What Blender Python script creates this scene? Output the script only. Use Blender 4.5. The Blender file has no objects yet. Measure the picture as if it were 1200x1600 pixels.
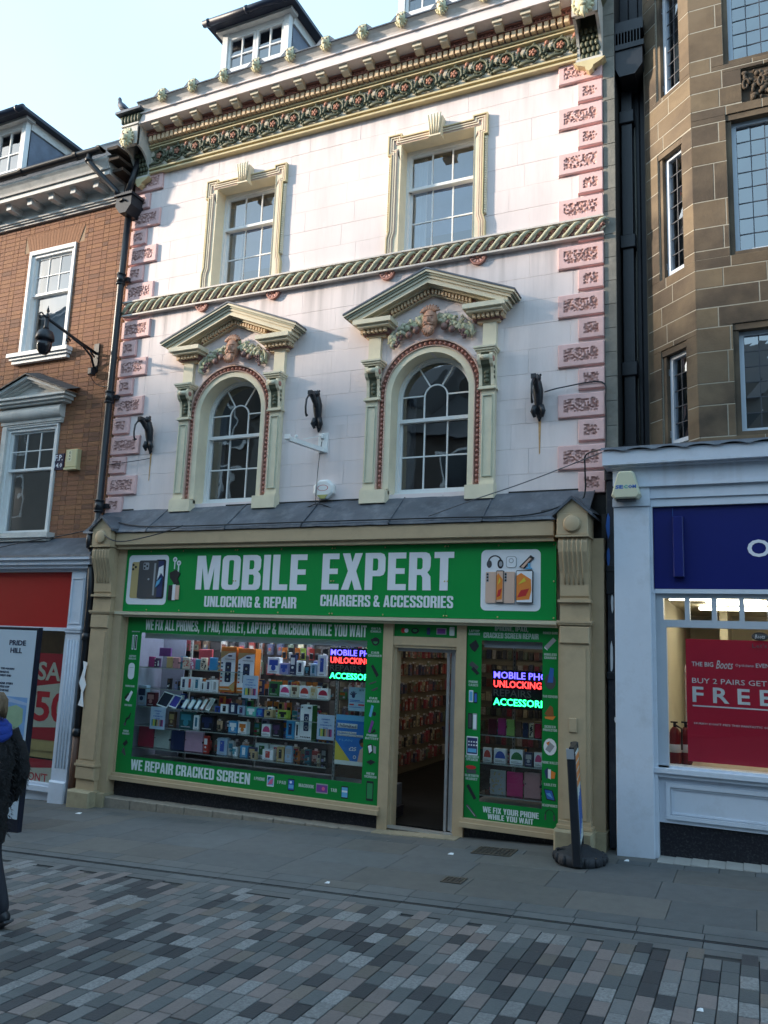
import bpy, math, random
from mathutils import Vector, Matrix, noise
R = random.Random(11)
PI = math.pi
scn = bpy.context.scene
# ------------------------------------------------------------------ camera
cam_d = bpy.data.cameras.new('camera'); cam = bpy.data.objects.new('camera', cam_d)
scn.collection.objects.link(cam); scn.camera = cam
yw, pt, rl = .43510, .1641, .03812
fw = Vector((-math.sin(yw)*math.cos(pt), math.cos(yw)*math.cos(pt), math.sin(pt)))
rt = Vector((math.cos(yw), math.sin(yw), 0)); up = rt.cross(fw)
rt2 = rt*math.cos(rl)+up*math.sin(rl); up2 = up*math.cos(rl)-rt*math.sin(rl)
cam.matrix_world = Matrix(((rt2.x, up2.x, -fw.x, 0), (rt2.y, up2.y, -fw.y, -9), (rt2.z, up2.z, -fw.z, 2.09), (0, 0, 0, 1)))
cam_d.sensor_fit = 'VERTICAL'; cam_d.sensor_height = 36; cam_d.lens = 36*1255.8/1600
cam_d.clip_start = .05; cam_d.clip_end = 3000
# ------------------------------------------------------------------ light
SUN_AZ = Vector((-2.2, -1.0)).normalized(); SUN_EL = math.radians(17)
sd = Vector((SUN_AZ.x*math.cos(SUN_EL), SUN_AZ.y*math.cos(SUN_EL), math.sin(SUN_EL)))
sun_d = bpy.data.lights.new('sun', 'SUN'); sun_d.energy = 2.1; sun_d.angle = math.radians(2.0); sun_d.color = (1, .86, .70)
sun = bpy.data.objects.new('sun', sun_d); scn.collection.objects.link(sun)
sun.rotation_euler = sd.to_track_quat('Z', 'Y').to_euler()
w = bpy.data.worlds.new('World'); scn.world = w; w.use_nodes = True
nt = w.node_tree; nt.nodes.clear()
out = nt.nodes.new('ShaderNodeOutputWorld'); bg = nt.nodes.new('ShaderNodeBackground'); sky = nt.nodes.new('ShaderNodeTexSky')
sky.sky_type = 'NISHITA'; sky.sun_disc = False; sky.sun_elevation = SUN_EL
sky.sun_rotation = math.atan2(sd.x, sd.y); sky.air_density = 1.0; sky.dust_density = 2.2; sky.ozone_density = 1.2
bg.inputs[1].default_value = .15
hz = nt.nodes.new('ShaderNodeMix'); hz.data_type = 'RGBA'; hz.inputs[7].default_value = (1.95, 3.1, 3.95, 1)      # thin bright high haze over the clear sky
cn = nt.nodes.new('ShaderNodeTexNoise'); cn.inputs['Scale'].default_value = 1.6; cn.inputs['Detail'].default_value = 4; cr = nt.nodes.new('ShaderNodeMapRange')
tc = nt.nodes.new('ShaderNodeTexCoord'); nt.links.new(tc.outputs['Generated'], cn.inputs['Vector']); cr.inputs[1].default_value = .3; cr.inputs[2].default_value = .7; cr.inputs[3].default_value = .42; cr.inputs[4].default_value = .82
nt.links.new(cn.outputs['Fac'], cr.inputs[0]); nt.links.new(cr.outputs[0], hz.inputs[0]); nt.links.new(sky.outputs[0], hz.inputs[6]); nt.links.new(hz.outputs[2], bg.inputs[0]); nt.links.new(bg.outputs[0], out.inputs[0])
vs = scn.view_settings; vs.view_transform = 'Standard'; vs.look = 'None'; vs.exposure = 1.78; vs.gamma = 1; vs.use_curve_mapping = False
# ------------------------------------------------------------------ materials
MATS = {}
def mat(name, col, rough=.6, var=.12, scale=6, bump=0, bscale=60, metal=0, spec=.4, dirt=0, dcol=(.05, .045, .04), dscale=2.2, orand=0, emit=None, estr=0, stretch=None, tint=None, spots=None, streaks=None):
    if name in MATS: return MATS[name]
    m = bpy.data.materials.new(name); m.use_nodes = True; t = m.node_tree; N = t.nodes; L = t.links
    b = N['Principled BSDF']; b.inputs['Roughness'].default_value = rough; b.inputs['Metallic'].default_value = metal
    b.inputs['Specular IOR Level'].default_value = spec
    g = N.new('ShaderNodeNewGeometry'); src = g.outputs['Position']
    if stretch:
        mp = N.new('ShaderNodeVectorMath'); mp.operation = 'MULTIPLY'; mp.inputs[1].default_value = stretch
        L.new(src, mp.inputs[0]); src = mp.outputs[0]
    n = N.new('ShaderNodeTexNoise'); n.inputs['Scale'].default_value = scale; n.inputs['Detail'].default_value = 6; n.inputs['Roughness'].default_value = .6
    L.new(src, n.inputs['Vector'])
    r = N.new('ShaderNodeMapRange'); r.inputs[1].default_value = .25; r.inputs[2].default_value = .75
    r.inputs[3].default_value = 1-var; r.inputs[4].default_value = 1+var; L.new(n.outputs['Fac'], r.inputs[0])
    c = N.new('ShaderNodeVectorMath'); c.operation = 'SCALE'; c.inputs[0].default_value = col; L.new(r.outputs[0], c.inputs['Scale'])
    last = c.outputs[0]
    if orand:
        oi = N.new('ShaderNodeObjectInfo'); r2 = N.new('ShaderNodeMapRange'); r2.inputs[3].default_value = 1-orand; r2.inputs[4].default_value = 1+orand
        L.new(oi.outputs['Random'], r2.inputs[0]); c2 = N.new('ShaderNodeVectorMath'); c2.operation = 'SCALE'
        L.new(last, c2.inputs[0]); L.new(r2.outputs[0], c2.inputs['Scale']); last = c2.outputs[0]
    if tint:
        n3 = N.new('ShaderNodeTexNoise'); n3.inputs['Scale'].default_value = tint[1]; n3.inputs['Detail'].default_value = 4; L.new(g.outputs['Position'], n3.inputs['Vector'])
        r4 = N.new('ShaderNodeMapRange'); r4.inputs[1].default_value = .42; r4.inputs[2].default_value = .62; L.new(n3.outputs['Fac'], r4.inputs[0])
        mx2 = N.new('ShaderNodeMix'); mx2.data_type = 'RGBA'; L.new(r4.outputs[0], mx2.inputs[0]); L.new(last, mx2.inputs[6]); mx2.inputs[7].default_value = (*tint[0], 1); last = mx2.outputs[2]
    if dirt:
        n2 = N.new('ShaderNodeTexNoise'); n2.inputs['Scale'].default_value = dscale; n2.inputs['Detail'].default_value = 10; n2.inputs['Roughness'].default_value = .72
        L.new(src, n2.inputs['Vector']); r3 = N.new('ShaderNodeMapRange'); r3.inputs[1].default_value = .5; r3.inputs[2].default_value = .78; r3.inputs[4].default_value = dirt
        L.new(n2.outputs['Fac'], r3.inputs[0]); mx = N.new('ShaderNodeMix'); mx.data_type = 'RGBA'
        L.new(r3.outputs[0], mx.inputs[0]); L.new(last, mx.inputs[6]); mx.inputs[7].default_value = (*dcol, 1); last = mx.outputs[2]
    if spots:
        vo = N.new('ShaderNodeTexVoronoi'); vo.inputs['Scale'].default_value = spots[1]; L.new(g.outputs['Position'], vo.inputs['Vector']); rs_ = N.new('ShaderNodeMapRange'); rs_.inputs[1].default_value = spots[2]; rs_.inputs[2].default_value = spots[2]*.7; L.new(vo.outputs['Distance'], rs_.inputs[0])
        mx3 = N.new('ShaderNodeMix'); mx3.data_type = 'RGBA'; L.new(rs_.outputs[0], mx3.inputs[0]); L.new(last, mx3.inputs[6]); mx3.inputs[7].default_value = (*spots[0], 1); last = mx3.outputs[2]
    for (zt, zb, sc_, amt) in (streaks or ()):          # rain-washed grime hanging below a ledge at height zt, fading out at zb
        sx = N.new('ShaderNodeSeparateXYZ'); L.new(g.outputs['Position'], sx.inputs[0]); r6 = N.new('ShaderNodeMapRange'); r6.inputs[1].default_value = zb; r6.inputs[2].default_value = zt; L.new(sx.outputs[2], r6.inputs[0])
        lt = N.new('ShaderNodeMath'); lt.operation = 'LESS_THAN'; lt.inputs[1].default_value = zt+.02; L.new(sx.outputs[2], lt.inputs[0]); m1 = N.new('ShaderNodeMath'); m1.operation = 'MULTIPLY'; L.new(r6.outputs[0], m1.inputs[0]); L.new(lt.outputs[0], m1.inputs[1])
        vm = N.new('ShaderNodeVectorMath'); vm.operation = 'MULTIPLY'; vm.inputs[1].default_value = (sc_, 1, .35); L.new(g.outputs['Position'], vm.inputs[0]); n5 = N.new('ShaderNodeTexNoise'); n5.inputs['Scale'].default_value = 1; n5.inputs['Detail'].default_value = 6; L.new(vm.outputs[0], n5.inputs['Vector'])
        r7 = N.new('ShaderNodeMapRange'); r7.inputs[1].default_value = .45; r7.inputs[2].default_value = .75; r7.inputs[4].default_value = amt; L.new(n5.outputs['Fac'], r7.inputs[0]); m2_ = N.new('ShaderNodeMath'); m2_.operation = 'MULTIPLY'; L.new(m1.outputs[0], m2_.inputs[0]); L.new(r7.outputs[0], m2_.inputs[1])
        mx4 = N.new('ShaderNodeMix'); mx4.data_type = 'RGBA'; L.new(m2_.outputs[0], mx4.inputs[0]); L.new(last, mx4.inputs[6]); mx4.inputs[7].default_value = (.33, .29, .28, 1); last = mx4.outputs[2]
    L.new(last, b.inputs['Base Color'])
    if bump:
        nb = N.new('ShaderNodeTexNoise'); nb.inputs['Scale'].default_value = bscale; nb.inputs['Detail'].default_value = 5
        L.new(src, nb.inputs['Vector']); bp = N.new('ShaderNodeBump'); bp.inputs['Strength'].default_value = bump; bp.inputs['Distance'].default_value = .01
        L.new(nb.outputs['Fac'], bp.inputs['Height']); L.new(bp.outputs[0], b.inputs['Normal'])
    if emit: b.inputs['Emission Color'].default_value = (*emit, 1); b.inputs['Emission Strength'].default_value = estr
    MATS[name] = m; return m
def glass(name, refl=.06, tint=(.9, .93, .95), wav=.02):
    m = bpy.data.materials.new(name); m.use_nodes = True; t = m.node_tree; N = t.nodes; L = t.links; N.clear()
    o = N.new('ShaderNodeOutputMaterial'); mx = N.new('ShaderNodeMixShader'); tr = N.new('ShaderNodeBsdfTransparent'); tr.inputs[0].default_value = (*tint, 1)
    gl = N.new('ShaderNodeBsdfGlossy'); gl.inputs['Roughness'].default_value = .015
    lw = N.new('ShaderNodeLayerWeight'); fr = N.new('ShaderNodeMath'); fr.operation = 'POWER'; fr.inputs[1].default_value = 4.5; L.new(lw.outputs['Facing'], fr.inputs[0]); ad = N.new('ShaderNodeMath'); ad.operation = 'ADD'; ad.inputs[1].default_value = refl; ad.use_clamp = True
    nb = N.new('ShaderNodeTexNoise'); nb.inputs['Scale'].default_value = 1.6; g = N.new('ShaderNodeNewGeometry'); L.new(g.outputs['Position'], nb.inputs['Vector'])
    bp = N.new('ShaderNodeBump'); bp.inputs['Strength'].default_value = wav*5; bp.inputs['Distance'].default_value = .05; L.new(nb.outputs['Fac'], bp.inputs['Height']); L.new(bp.outputs[0], gl.inputs['Normal'])
    L.new(fr.outputs[0], ad.inputs[0]); L.new(ad.outputs[0], mx.inputs[0]); L.new(tr.outputs[0], mx.inputs[1]); L.new(gl.outputs[0], mx.inputs[2]); L.new(mx.outputs[0], o.inputs[0])
    MATS[name] = m; return m
PINK = mat('pink_wall_paint', (.80, .70, .682), .7, .06, 2.2, .15, 30, dirt=.5, dcol=(.50, .43, .42), dscale=1.5, stretch=(1.6, 1.6, .22), tint=((.77, .665, .65), .9), streaks=((6.93, 6.1, 7, .9), (9.28, 8.7, 6, .6), (4.9, 3.9, 5, .35)))
QP = mat('quoin_pink_paint', (.76, .49, .47), .65, .08, 5, .1, 60, dirt=.4, dcol=(.45, .27, .25), dscale=6)
CREAM = mat('cream_paint', (.77, .68, .50), .55, .07, 5, .08, 50, dirt=.3, dcol=(.42, .38, .28), dscale=3)
GOLD = mat('yellow_ochre_paint', (.62, .51, .29), .5, .1, 6, dirt=.2, dcol=(.3, .24, .12))
ROSE = mat('dusty_rose_paint', (.62, .43, .36), .6, .12, 9, dirt=.3, dcol=(.22, .13, .11), dscale=7)
TERRA = mat('terracotta_paint', (.47, .21, .16), .6, .12, 12, dirt=.3, dcol=(.2, .1, .08), dscale=8)
PURP = mat('plum_brown_paint', (.24, .12, .105), .6, .15, 14)
CREAM2 = mat('greenish_shadow_cream', (.50, .50, .39), .6, .1, 8)  # moulding shade put into the cream of panel lines and raking fillet
GREEN = mat('dark_leaf_green_paint', (.105, .112, .07), .55, .2, 14, dirt=.05, dcol=(.3, .32, .24), dscale=14)
SAGE = mat('sage_green_paint', (.47, .45, .32), .6, .15, 16, dirt=.35, dcol=(.12, .13, .08), dscale=12)
WHITE = mat('white_gloss_paint', (.78, .78, .77), .35, .05, 6, dirt=.2, dcol=(.45, .44, .4), dscale=6)
OLDWHITE = mat('weathered_white_paint', (.62, .61, .58), .6, .12, 5, .15, 50, dirt=.55, dcol=(.25, .24, .22), dscale=4)
SHOPW = mat('pale_blue_white_paint', (.60, .65, .74), .42, .06, 4, .08, 25, streaks=((.75, -.1, 9, -.0), (4.05, 3.6, 9, .35)), dirt=.5, dcol=(.33, .34, .36), dscale=4)
LEAD = mat('lead_sheet', (.10, .112, .135), .5, .3, 3, .25, 22, metal=.3, dirt=.5, dcol=(.33, .35, .38), dscale=4, stretch=(1, 1, .5))
SLATE = mat('roof_slate', (.09, .085, .085), .6, .3, 8, .3, 30, orand=.2)
BLACK = mat('black_iron_paint', (.018, .02, .026), .38, .2, 10, .1, 60)
BEIGE = mat('shopfront_beige_paint', (.47, .355, .225), .45, .06, 4, .06, 40, dirt=.35, dcol=(.2, .17, .11), dscale=3)
VINYL = mat('green_vinyl', (.003, .20, .036), .35, .05, 3)
SIGNG = mat('green_sign_panel', (.003, .255, .05), .35, .05, 1.5)
SIGNW = mat('white_sign_letter', (.74, .75, .8), .4, .03, 5)
DARK = mat('dark_interior', (.03, .028, .026), .8, .2, 5)
ROOM = mat('room_plaster', (.17, .165, .16), .8, .1, 3)
RISER = mat('black_stallriser', (.012, .012, .018), .35, .2, 10, dirt=.25, dcol=(.3, .3, .3), dscale=45)
STEP = mat('worn_step_stone', (.24, .21, .17), .8, .2, 14, .4, 50, dirt=.5, dcol=(.1, .09, .08), dscale=9)
FLAG = [mat('flagstone_%s' % k, c, .72, .14, 9, .25, 70, dirt=.55, dcol=(.05, .055, .06), dscale=1.3, orand=.12, spots=((.16, .165, .165), 3.1, .035)) for k, c in (('grey', (.097, .102, .104)), ('blue', (.09, .098, .102)), ('buff', (.103, .102, .097)))]
SETT = [mat('paver_%s' % k, c, .7, v, 60, .45, 90, orand=.16, dirt=.4, dcol=(.055, .06, .065), dscale=2.2, spots=((.05, .052, .055), 3.7, .04)) for k, c, v in
        (('charcoal', (.038, .040, .045), .15), ('slate', (.08, .088, .092), .12), ('pink', (.155, .133, .128), .15), ('granite', (.175, .178, .18), .45), ('grey', (.115, .118, .12), .15), ('brown', (.122, .108, .096), .15))]
JOINT = mat('dark_joint', (.035, .036, .038), .9, .2, 20)
BRICKS = [mat('brick_%s' % k, c, .8, .2, 30, .4, 90, orand=.08, dirt=.25, dcol=(.10, .05, .035), dscale=9) for k, c in
          (('orange', (.275, .125, .062)), ('red', (.245, .108, .058)), ('brown', (.235, .105, .06)), ('dark', (.18, .085, .052)))]
MORTAR = mat('brick_mortar', (.38, .26, .17), .9, .2, 20)
STONES = [mat('ashlar_%s' % k, c, .8, .25, 5, .3, 40, orand=.1, dirt=.5, dcol=(.085, .065, .05), dscale=2.4, tint=((.17, .125, .08), 1.6)) for k, c in
          (('tan', (.13, .092, .057)), ('brown', (.08, .058, .040)), ('ochre', (.175, .128, .078)))]
PIERST = mat('grey_pier_stone', (.20, .19, .165), .8, .25, 6, .4, 40, dirt=.5, dcol=(.09, .085, .075), dscale=4, orand=.12)
SMORT = mat('pale_stone_mortar', (.36, .33, .27), .9, .15, 20)
TARBLACK = mat('tarred_boarding', (.012, .013, .02), .5, .3, 8, .3, 20)
GLASSUP = glass('upper_window_glass', .25, (.6, .68, .78))
GLASSSH = glass('shop_window_glass', .04, (.93, .95, .95), .008)
ALU = mat('aluminium', (.55, .56, .57), .35, .08, 8, metal=.8)
# ------------------------------------------------------------------ mesh helpers
class MB:
    def __init__(s): s.v = []; s.f = []; s.m = []; s.s = []
    def add(s, vs, fs, m=0, sm=False):
        b = len(s.v); s.v += [tuple(p) for p in vs]
        for f in fs: s.f.append(tuple(i+b for i in f)); s.m.append(m); s.s.append(sm)
        return s
    def box(s, x0, x1, y0, y1, z0, z1, m=0):
        return s.add([(x0, y0, z0), (x1, y0, z0), (x1, y1, z0), (x0, y1, z0), (x0, y0, z1), (x1, y0, z1), (x1, y1, z1), (x0, y1, z1)],
                     [(0, 1, 5, 4), (1, 2, 6, 5), (2, 3, 7, 6), (3, 0, 4, 7), (4, 5, 6, 7), (3, 2, 1, 0)], m)
    def bbox(s, x0, x1, y0, y1, z0, z1, b=.006, m=0):       # box with a chamfered front (-y) face
        o = [(x0, z0), (x1, z0), (x1, z1), (x0, z1)]; i = [(x0+b, z0+b), (x1-b, z0+b), (x1-b, z1-b), (x0+b, z1-b)]
        vs = [(x, y1, z) for x, z in o]+[(x, y0+b, z) for x, z in o]+[(x, y0, z) for x, z in i]
        fs = [(3, 2, 1, 0), (8, 9, 10, 11)]
        for k in range(4):
            j = (k+1) % 4; fs += [(k, j, j+4, k+4), (k+4, j+4, j+8, k+8)]
        return s.add(vs, fs, m)
    def prism(s, poly, a0, a1, m=0, ax='y', sm=False):
        n = len(poly)
        def P(p, a): return {'y': (p[0], a, p[1]), 'x': (a, p[0], p[1]), 'z': (p[0], p[1], a)}[ax]
        vs = [P(p, a0) for p in poly]+[P(p, a1) for p in poly]
        s.add(vs, [tuple(range(n)), tuple(range(2*n-1, n-1, -1))], m)
        return s.add(vs, [(i, (i+1) % n, (i+1) % n+n, i+n) for i in range(n)], m, sm)
    def ribbon(s, A, B, yf, yb, m=0, closed=False):          # front band between two (x,z) paths, with sides
        n = len(A); vs = [(x, yf, z) for x, z in A]+[(x, yf, z) for x, z in B]+[(x, yb, z) for x, z in A]+[(x, yb, z) for x, z in B]
        fs = []
        for i in range(n if closed else n-1):
            j = (i+1) % n; fs += [(i, j, j+n, i+n), (i+2*n, j+2*n, j, i), (i+n, j+n, j+3*n, i+3*n)]
        if not closed: fs += [(0, n, 3*n, 2*n), (n-1, 3*n-1, 4*n-1, 2*n-1)]
        return s.add(vs, fs, m)
    def tube(s, pts, r, n=8, m=0, cap=True, flat=1.0):
        pts = [Vector(p) for p in pts]; k = len(pts); rs = r if isinstance(r, (list, tuple)) else [r]*k
        vs = []; prev = None
        for i, p in enumerate(pts):
            t = (pts[min(i+1, k-1)]-pts[max(i-1, 0)]).normalized()
            if prev is None:
                a = Vector((0, 1, 0)) if abs(t.y) < .9 else Vector((1, 0, 0)); u = t.cross(a).normalized()
            else: u = (prev-t*prev.dot(t)).normalized()
            prev = u; q = t.cross(u)
            for j in range(n):
                a = 2*PI*j/n; vs.append(p+u*math.cos(a)*rs[i]+q*math.sin(a)*rs[i]*flat)
        fs = [(i*n+j, i*n+(j+1) % n, (i+1)*n+(j+1) % n, (i+1)*n+j) for i in range(k-1) for j in range(n)]
        if cap: fs += [tuple(range(n-1, -1, -1)), tuple(range((k-1)*n, k*n))]
        return s.add(vs, fs, m, True)
    def lathe(s, prof, c=(0, 0, 0), n=16, m=0, ax='z', sc=(1, 1)):
        vs = []
        for r, h in prof:
            for j in range(n):
                a = 2*PI*j/n; x, y = r*math.cos(a)*sc[0], r*math.sin(a)*sc[1]
                vs.append({'z': (c[0]+x, c[1]+y, c[2]+h), 'y': (c[0]+x, c[1]+h, c[2]+y), 'x': (c[0]+h, c[1]+x, c[2]+y)}[ax])
        k = len(prof)
        fs = [(i*n+j, i*n+(j+1) % n, (i+1)*n+(j+1) % n, (i+1)*n+j) for i in range(k-1) for j in range(n)]
        fs += [tuple(range(n-1, -1, -1)), tuple(range((k-1)*n, k*n))]
        return s.add(vs, fs, m, True)
    def ball(s, c, r, nu=8, nv=6, m=0):
        if not isinstance(r, tuple): r = (r, r, r)
        vs = [(c[0], c[1], c[2]-r[2])]
        for i in range(1, nv):
            p = PI*i/nv
            for j in range(nu):
                a = 2*PI*j/nu; vs.append((c[0]+r[0]*math.sin(p)*math.cos(a), c[1]+r[1]*math.sin(p)*math.sin(a), c[2]-r[2]*math.cos(p)))
        vs.append((c[0], c[1], c[2]+r[2])); e = len(vs)-1
        fs = [(0, 1+(j+1) % nu, 1+j) for j in range(nu)]
        fs += [(1+i*nu+j, 1+i*nu+(j+1) % nu, 1+(i+1)*nu+(j+1) % nu, 1+(i+1)*nu+j) for i in range(nv-2) for j in range(nu)]
        b = 1+(nv-2)*nu; fs += [(b+j, b+(j+1) % nu, e) for j in range(nu)]
        return s.add(vs, fs, m, True)
    def mesh(s, name, mats):
        me = bpy.data.meshes.new(name); me.from_pydata(s.v, [], s.f)
        for x in (mats if isinstance(mats, (list, tuple)) else [mats]): me.materials.append(x)
        me.polygons.foreach_set('material_index', s.m); me.polygons.foreach_set('use_smooth', s.s); me.update(); return me
WM = {}
def link(o, parent=None, M=None):
    M = M or Matrix.Identity(4)
    scn.collection.objects.link(o)
    if parent: o.parent = parent; o.matrix_parent_inverse = WM[parent.name].inverted()
    o.matrix_basis = M; WM[o.name] = M.copy(); return o
def part(name, mb, mats, parent=None, M=None, label=None, kind=None):
    me = mb if isinstance(mb, bpy.types.Mesh) else mb.mesh(name, mats)
    o = bpy.data.objects.new(name, me); link(o, parent, M)
    if label: o['label'] = label
    if kind: o['kind'] = kind
    return o
def tag(o, label, cat, group=None):
    o['label'] = label; o['category'] = cat
    if group: o['group'] = group
    return o
def thing(name, label, cat, loc, group=None, rotz=0):
    o = bpy.data.objects.new(name, None); o.empty_display_size = .1
    link(o, None, Matrix.Translation(loc) @ Matrix.Rotation(rotz, 4, 'Z')); return tag(o, label, cat, group)
def T(x, y, z): return Matrix.Translation((x, y, z))
def G(x): return .195+.046*x
SLOPE = Matrix.Rotation(-math.atan(.046), 4, 'Y')
def text(s, x0, x1, z0, z1, y, m, parent, bold=.0, name='lettering', M=None, thick=.003, shear=0, fit=True, res=3):
    cu = bpy.data.curves.new(name, 'FONT'); cu.body = s; cu.size = 1; cu.offset = bold; cu.resolution_u = res; cu.align_x = 'CENTER'; cu.space_line = .85; cu.shear = shear
    to = bpy.data.objects.new('t', cu); me = bpy.data.meshes.new_from_object(to); bpy.data.objects.remove(to); bpy.data.curves.remove(cu)
    co = [v.co.copy() for v in me.vertices]
    a0 = min(c.x for c in co); a1 = max(c.x for c in co); b0 = min(c.y for c in co); b1 = max(c.y for c in co)
    sx = (x1-x0)/(a1-a0); sz = (z1-z0)/(b1-b0); n0 = len(co)
    if not fit: sx = sz = min(sx, sz)
    cx = (x0+x1)/2; cz = (z0+z1)/2
    vs = []
    for c in co: vs.append((cx+(c.x-(a0+a1)/2)*sx, y-thick, cz+(c.y-(b0+b1)/2)*sz))
    fs = [tuple(p.vertices) for p in me.polygons]; mb = MB(); mb.add(vs, fs)
    # side walls along border edges
    cnt = {}
    for f in fs:
        for i in range(len(f)): e = (f[i], f[(i+1) % len(f)]); cnt[e] = 1
    vb = [(a, y, c) for a, _, c in vs]; mb.v += vb; sides = 0
    for (a, b) in cnt:
        if (b, a) not in cnt: mb.f.append((b, a, a+n0, b+n0)); mb.m.append(0); mb.s.append(False)
    bpy.data.meshes.remove(me)
    return part(name, mb, m, parent, M)
def rects_minus(rects, holes):
    for h in holes:
        o = []
        for (a, b, c, d) in rects:
            if h[0] >= b-1e-5 or h[1] <= a+1e-5 or h[2] >= d-1e-5 or h[3] <= c+1e-5: o.append((a, b, c, d)); continue
            if h[2] > c: o.append((a, b, c, h[2]))
            if h[3] < d: o.append((a, b, h[3], d))
            z0, z1 = max(c, h[2]), min(d, h[3])
            if h[0] > a: o.append((a, h[0], z0, z1))
            if h[1] < b: o.append((h[1], b, z0, z1))
        rects = o
    return [r for r in rects if r[1]-r[0] > .012 and r[3]-r[2] > .008]
def plates(name, rows, holes, y0, y1, mats, parent, M=None, bev=.004, keep=None, stuff_at=None, kind_rest='stuff'):
    """every cell of rows clipped by holes becomes a plate of its own; cells past keep() join one stuff part"""
    rest = MB(); nrest = 0
    for cell in rows:
        rs = rects_minus([cell], holes)
        if not rs: continue
        mi = R.choices(range(len(mats)), weights=WEI.get(len(mats)))[0]
        dy = R.uniform(-.0012, .0012)
        if keep and not keep(cell):
            for r in rs: rest.box(r[0], r[1], y0+dy, y1, r[2], r[3], mi)
            nrest += 1; continue
        mb = MB()
        for r in rs:
            if bev and min(r[1]-r[0], r[3]-r[2]) > 3*bev: mb.bbox(r[0], r[1], y0+dy, y1, r[2], r[3], bev)
            else: mb.box(r[0], r[1], y0+dy, y1, r[2], r[3])
        part(name, mb, mats[mi], parent, M)
    if nrest: part(name+'s', rest, list(mats), parent, M, kind='stuff')
WEI = {1: [1], 2: [1, 1], 3: [3, 3, 1.3], 4: [4, 4, 2, 1], 6: [3, 3, 3, 2.4, 3, 1]}
def courses(x0, x1, zs, ln, off, gap, alt=None, jit=0):
    out = []
    for k in range(len(zs)-1):
        a, b = sorted((zs[k], zs[k+1])); x = x0-(off if k % 2 else 0)
        i = 0
        while x < x1:
            l = ln if not alt or (i+k) % 2 == 0 else alt
            l *= 1+R.uniform(-jit, jit); xa, xb = max(x, x0), min(x+l, x1)
            if xb-xa > .02: out.append((xa+gap/2, xb-gap/2, a+gap/2, b-gap/2))
            x += l; i += 1
    return out
def offset(path, d):
    """offset an open (x,z) polyline to its right-hand side by d with mitred joints"""
    n = len(path); o = []
    for i in range(n):
        p = Vector(path[i]); a = (p-Vector(path[i-1])).normalized() if i > 0 else None; b = (Vector(path[i+1])-p).normalized() if i < n-1 else None
        na = Vector((a.y, -a.x)) if a else None; nb = Vector((b.y, -b.x)) if b else None
        if na is None: q = p+nb*d
        elif nb is None: q = p+na*d
        else:
            mm = (na+nb); l = mm.length
            mm = mm/l; q = p+mm*(d/max(.3, mm.dot(na)))
        o.append((q.x, q.y))
    return o
def arc(c, zs, r, zb=None, n=20, a0=0, a1=PI):
    p = [(c-r*math.cos(a0+(a1-a0)*i/n), zs+r*math.sin(a0+(a1-a0)*i/n)) for i in range(n+1)]
    if zb is not None: p = [(c-r, zb)]+p+[(c+r, zb)]
    return p
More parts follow.
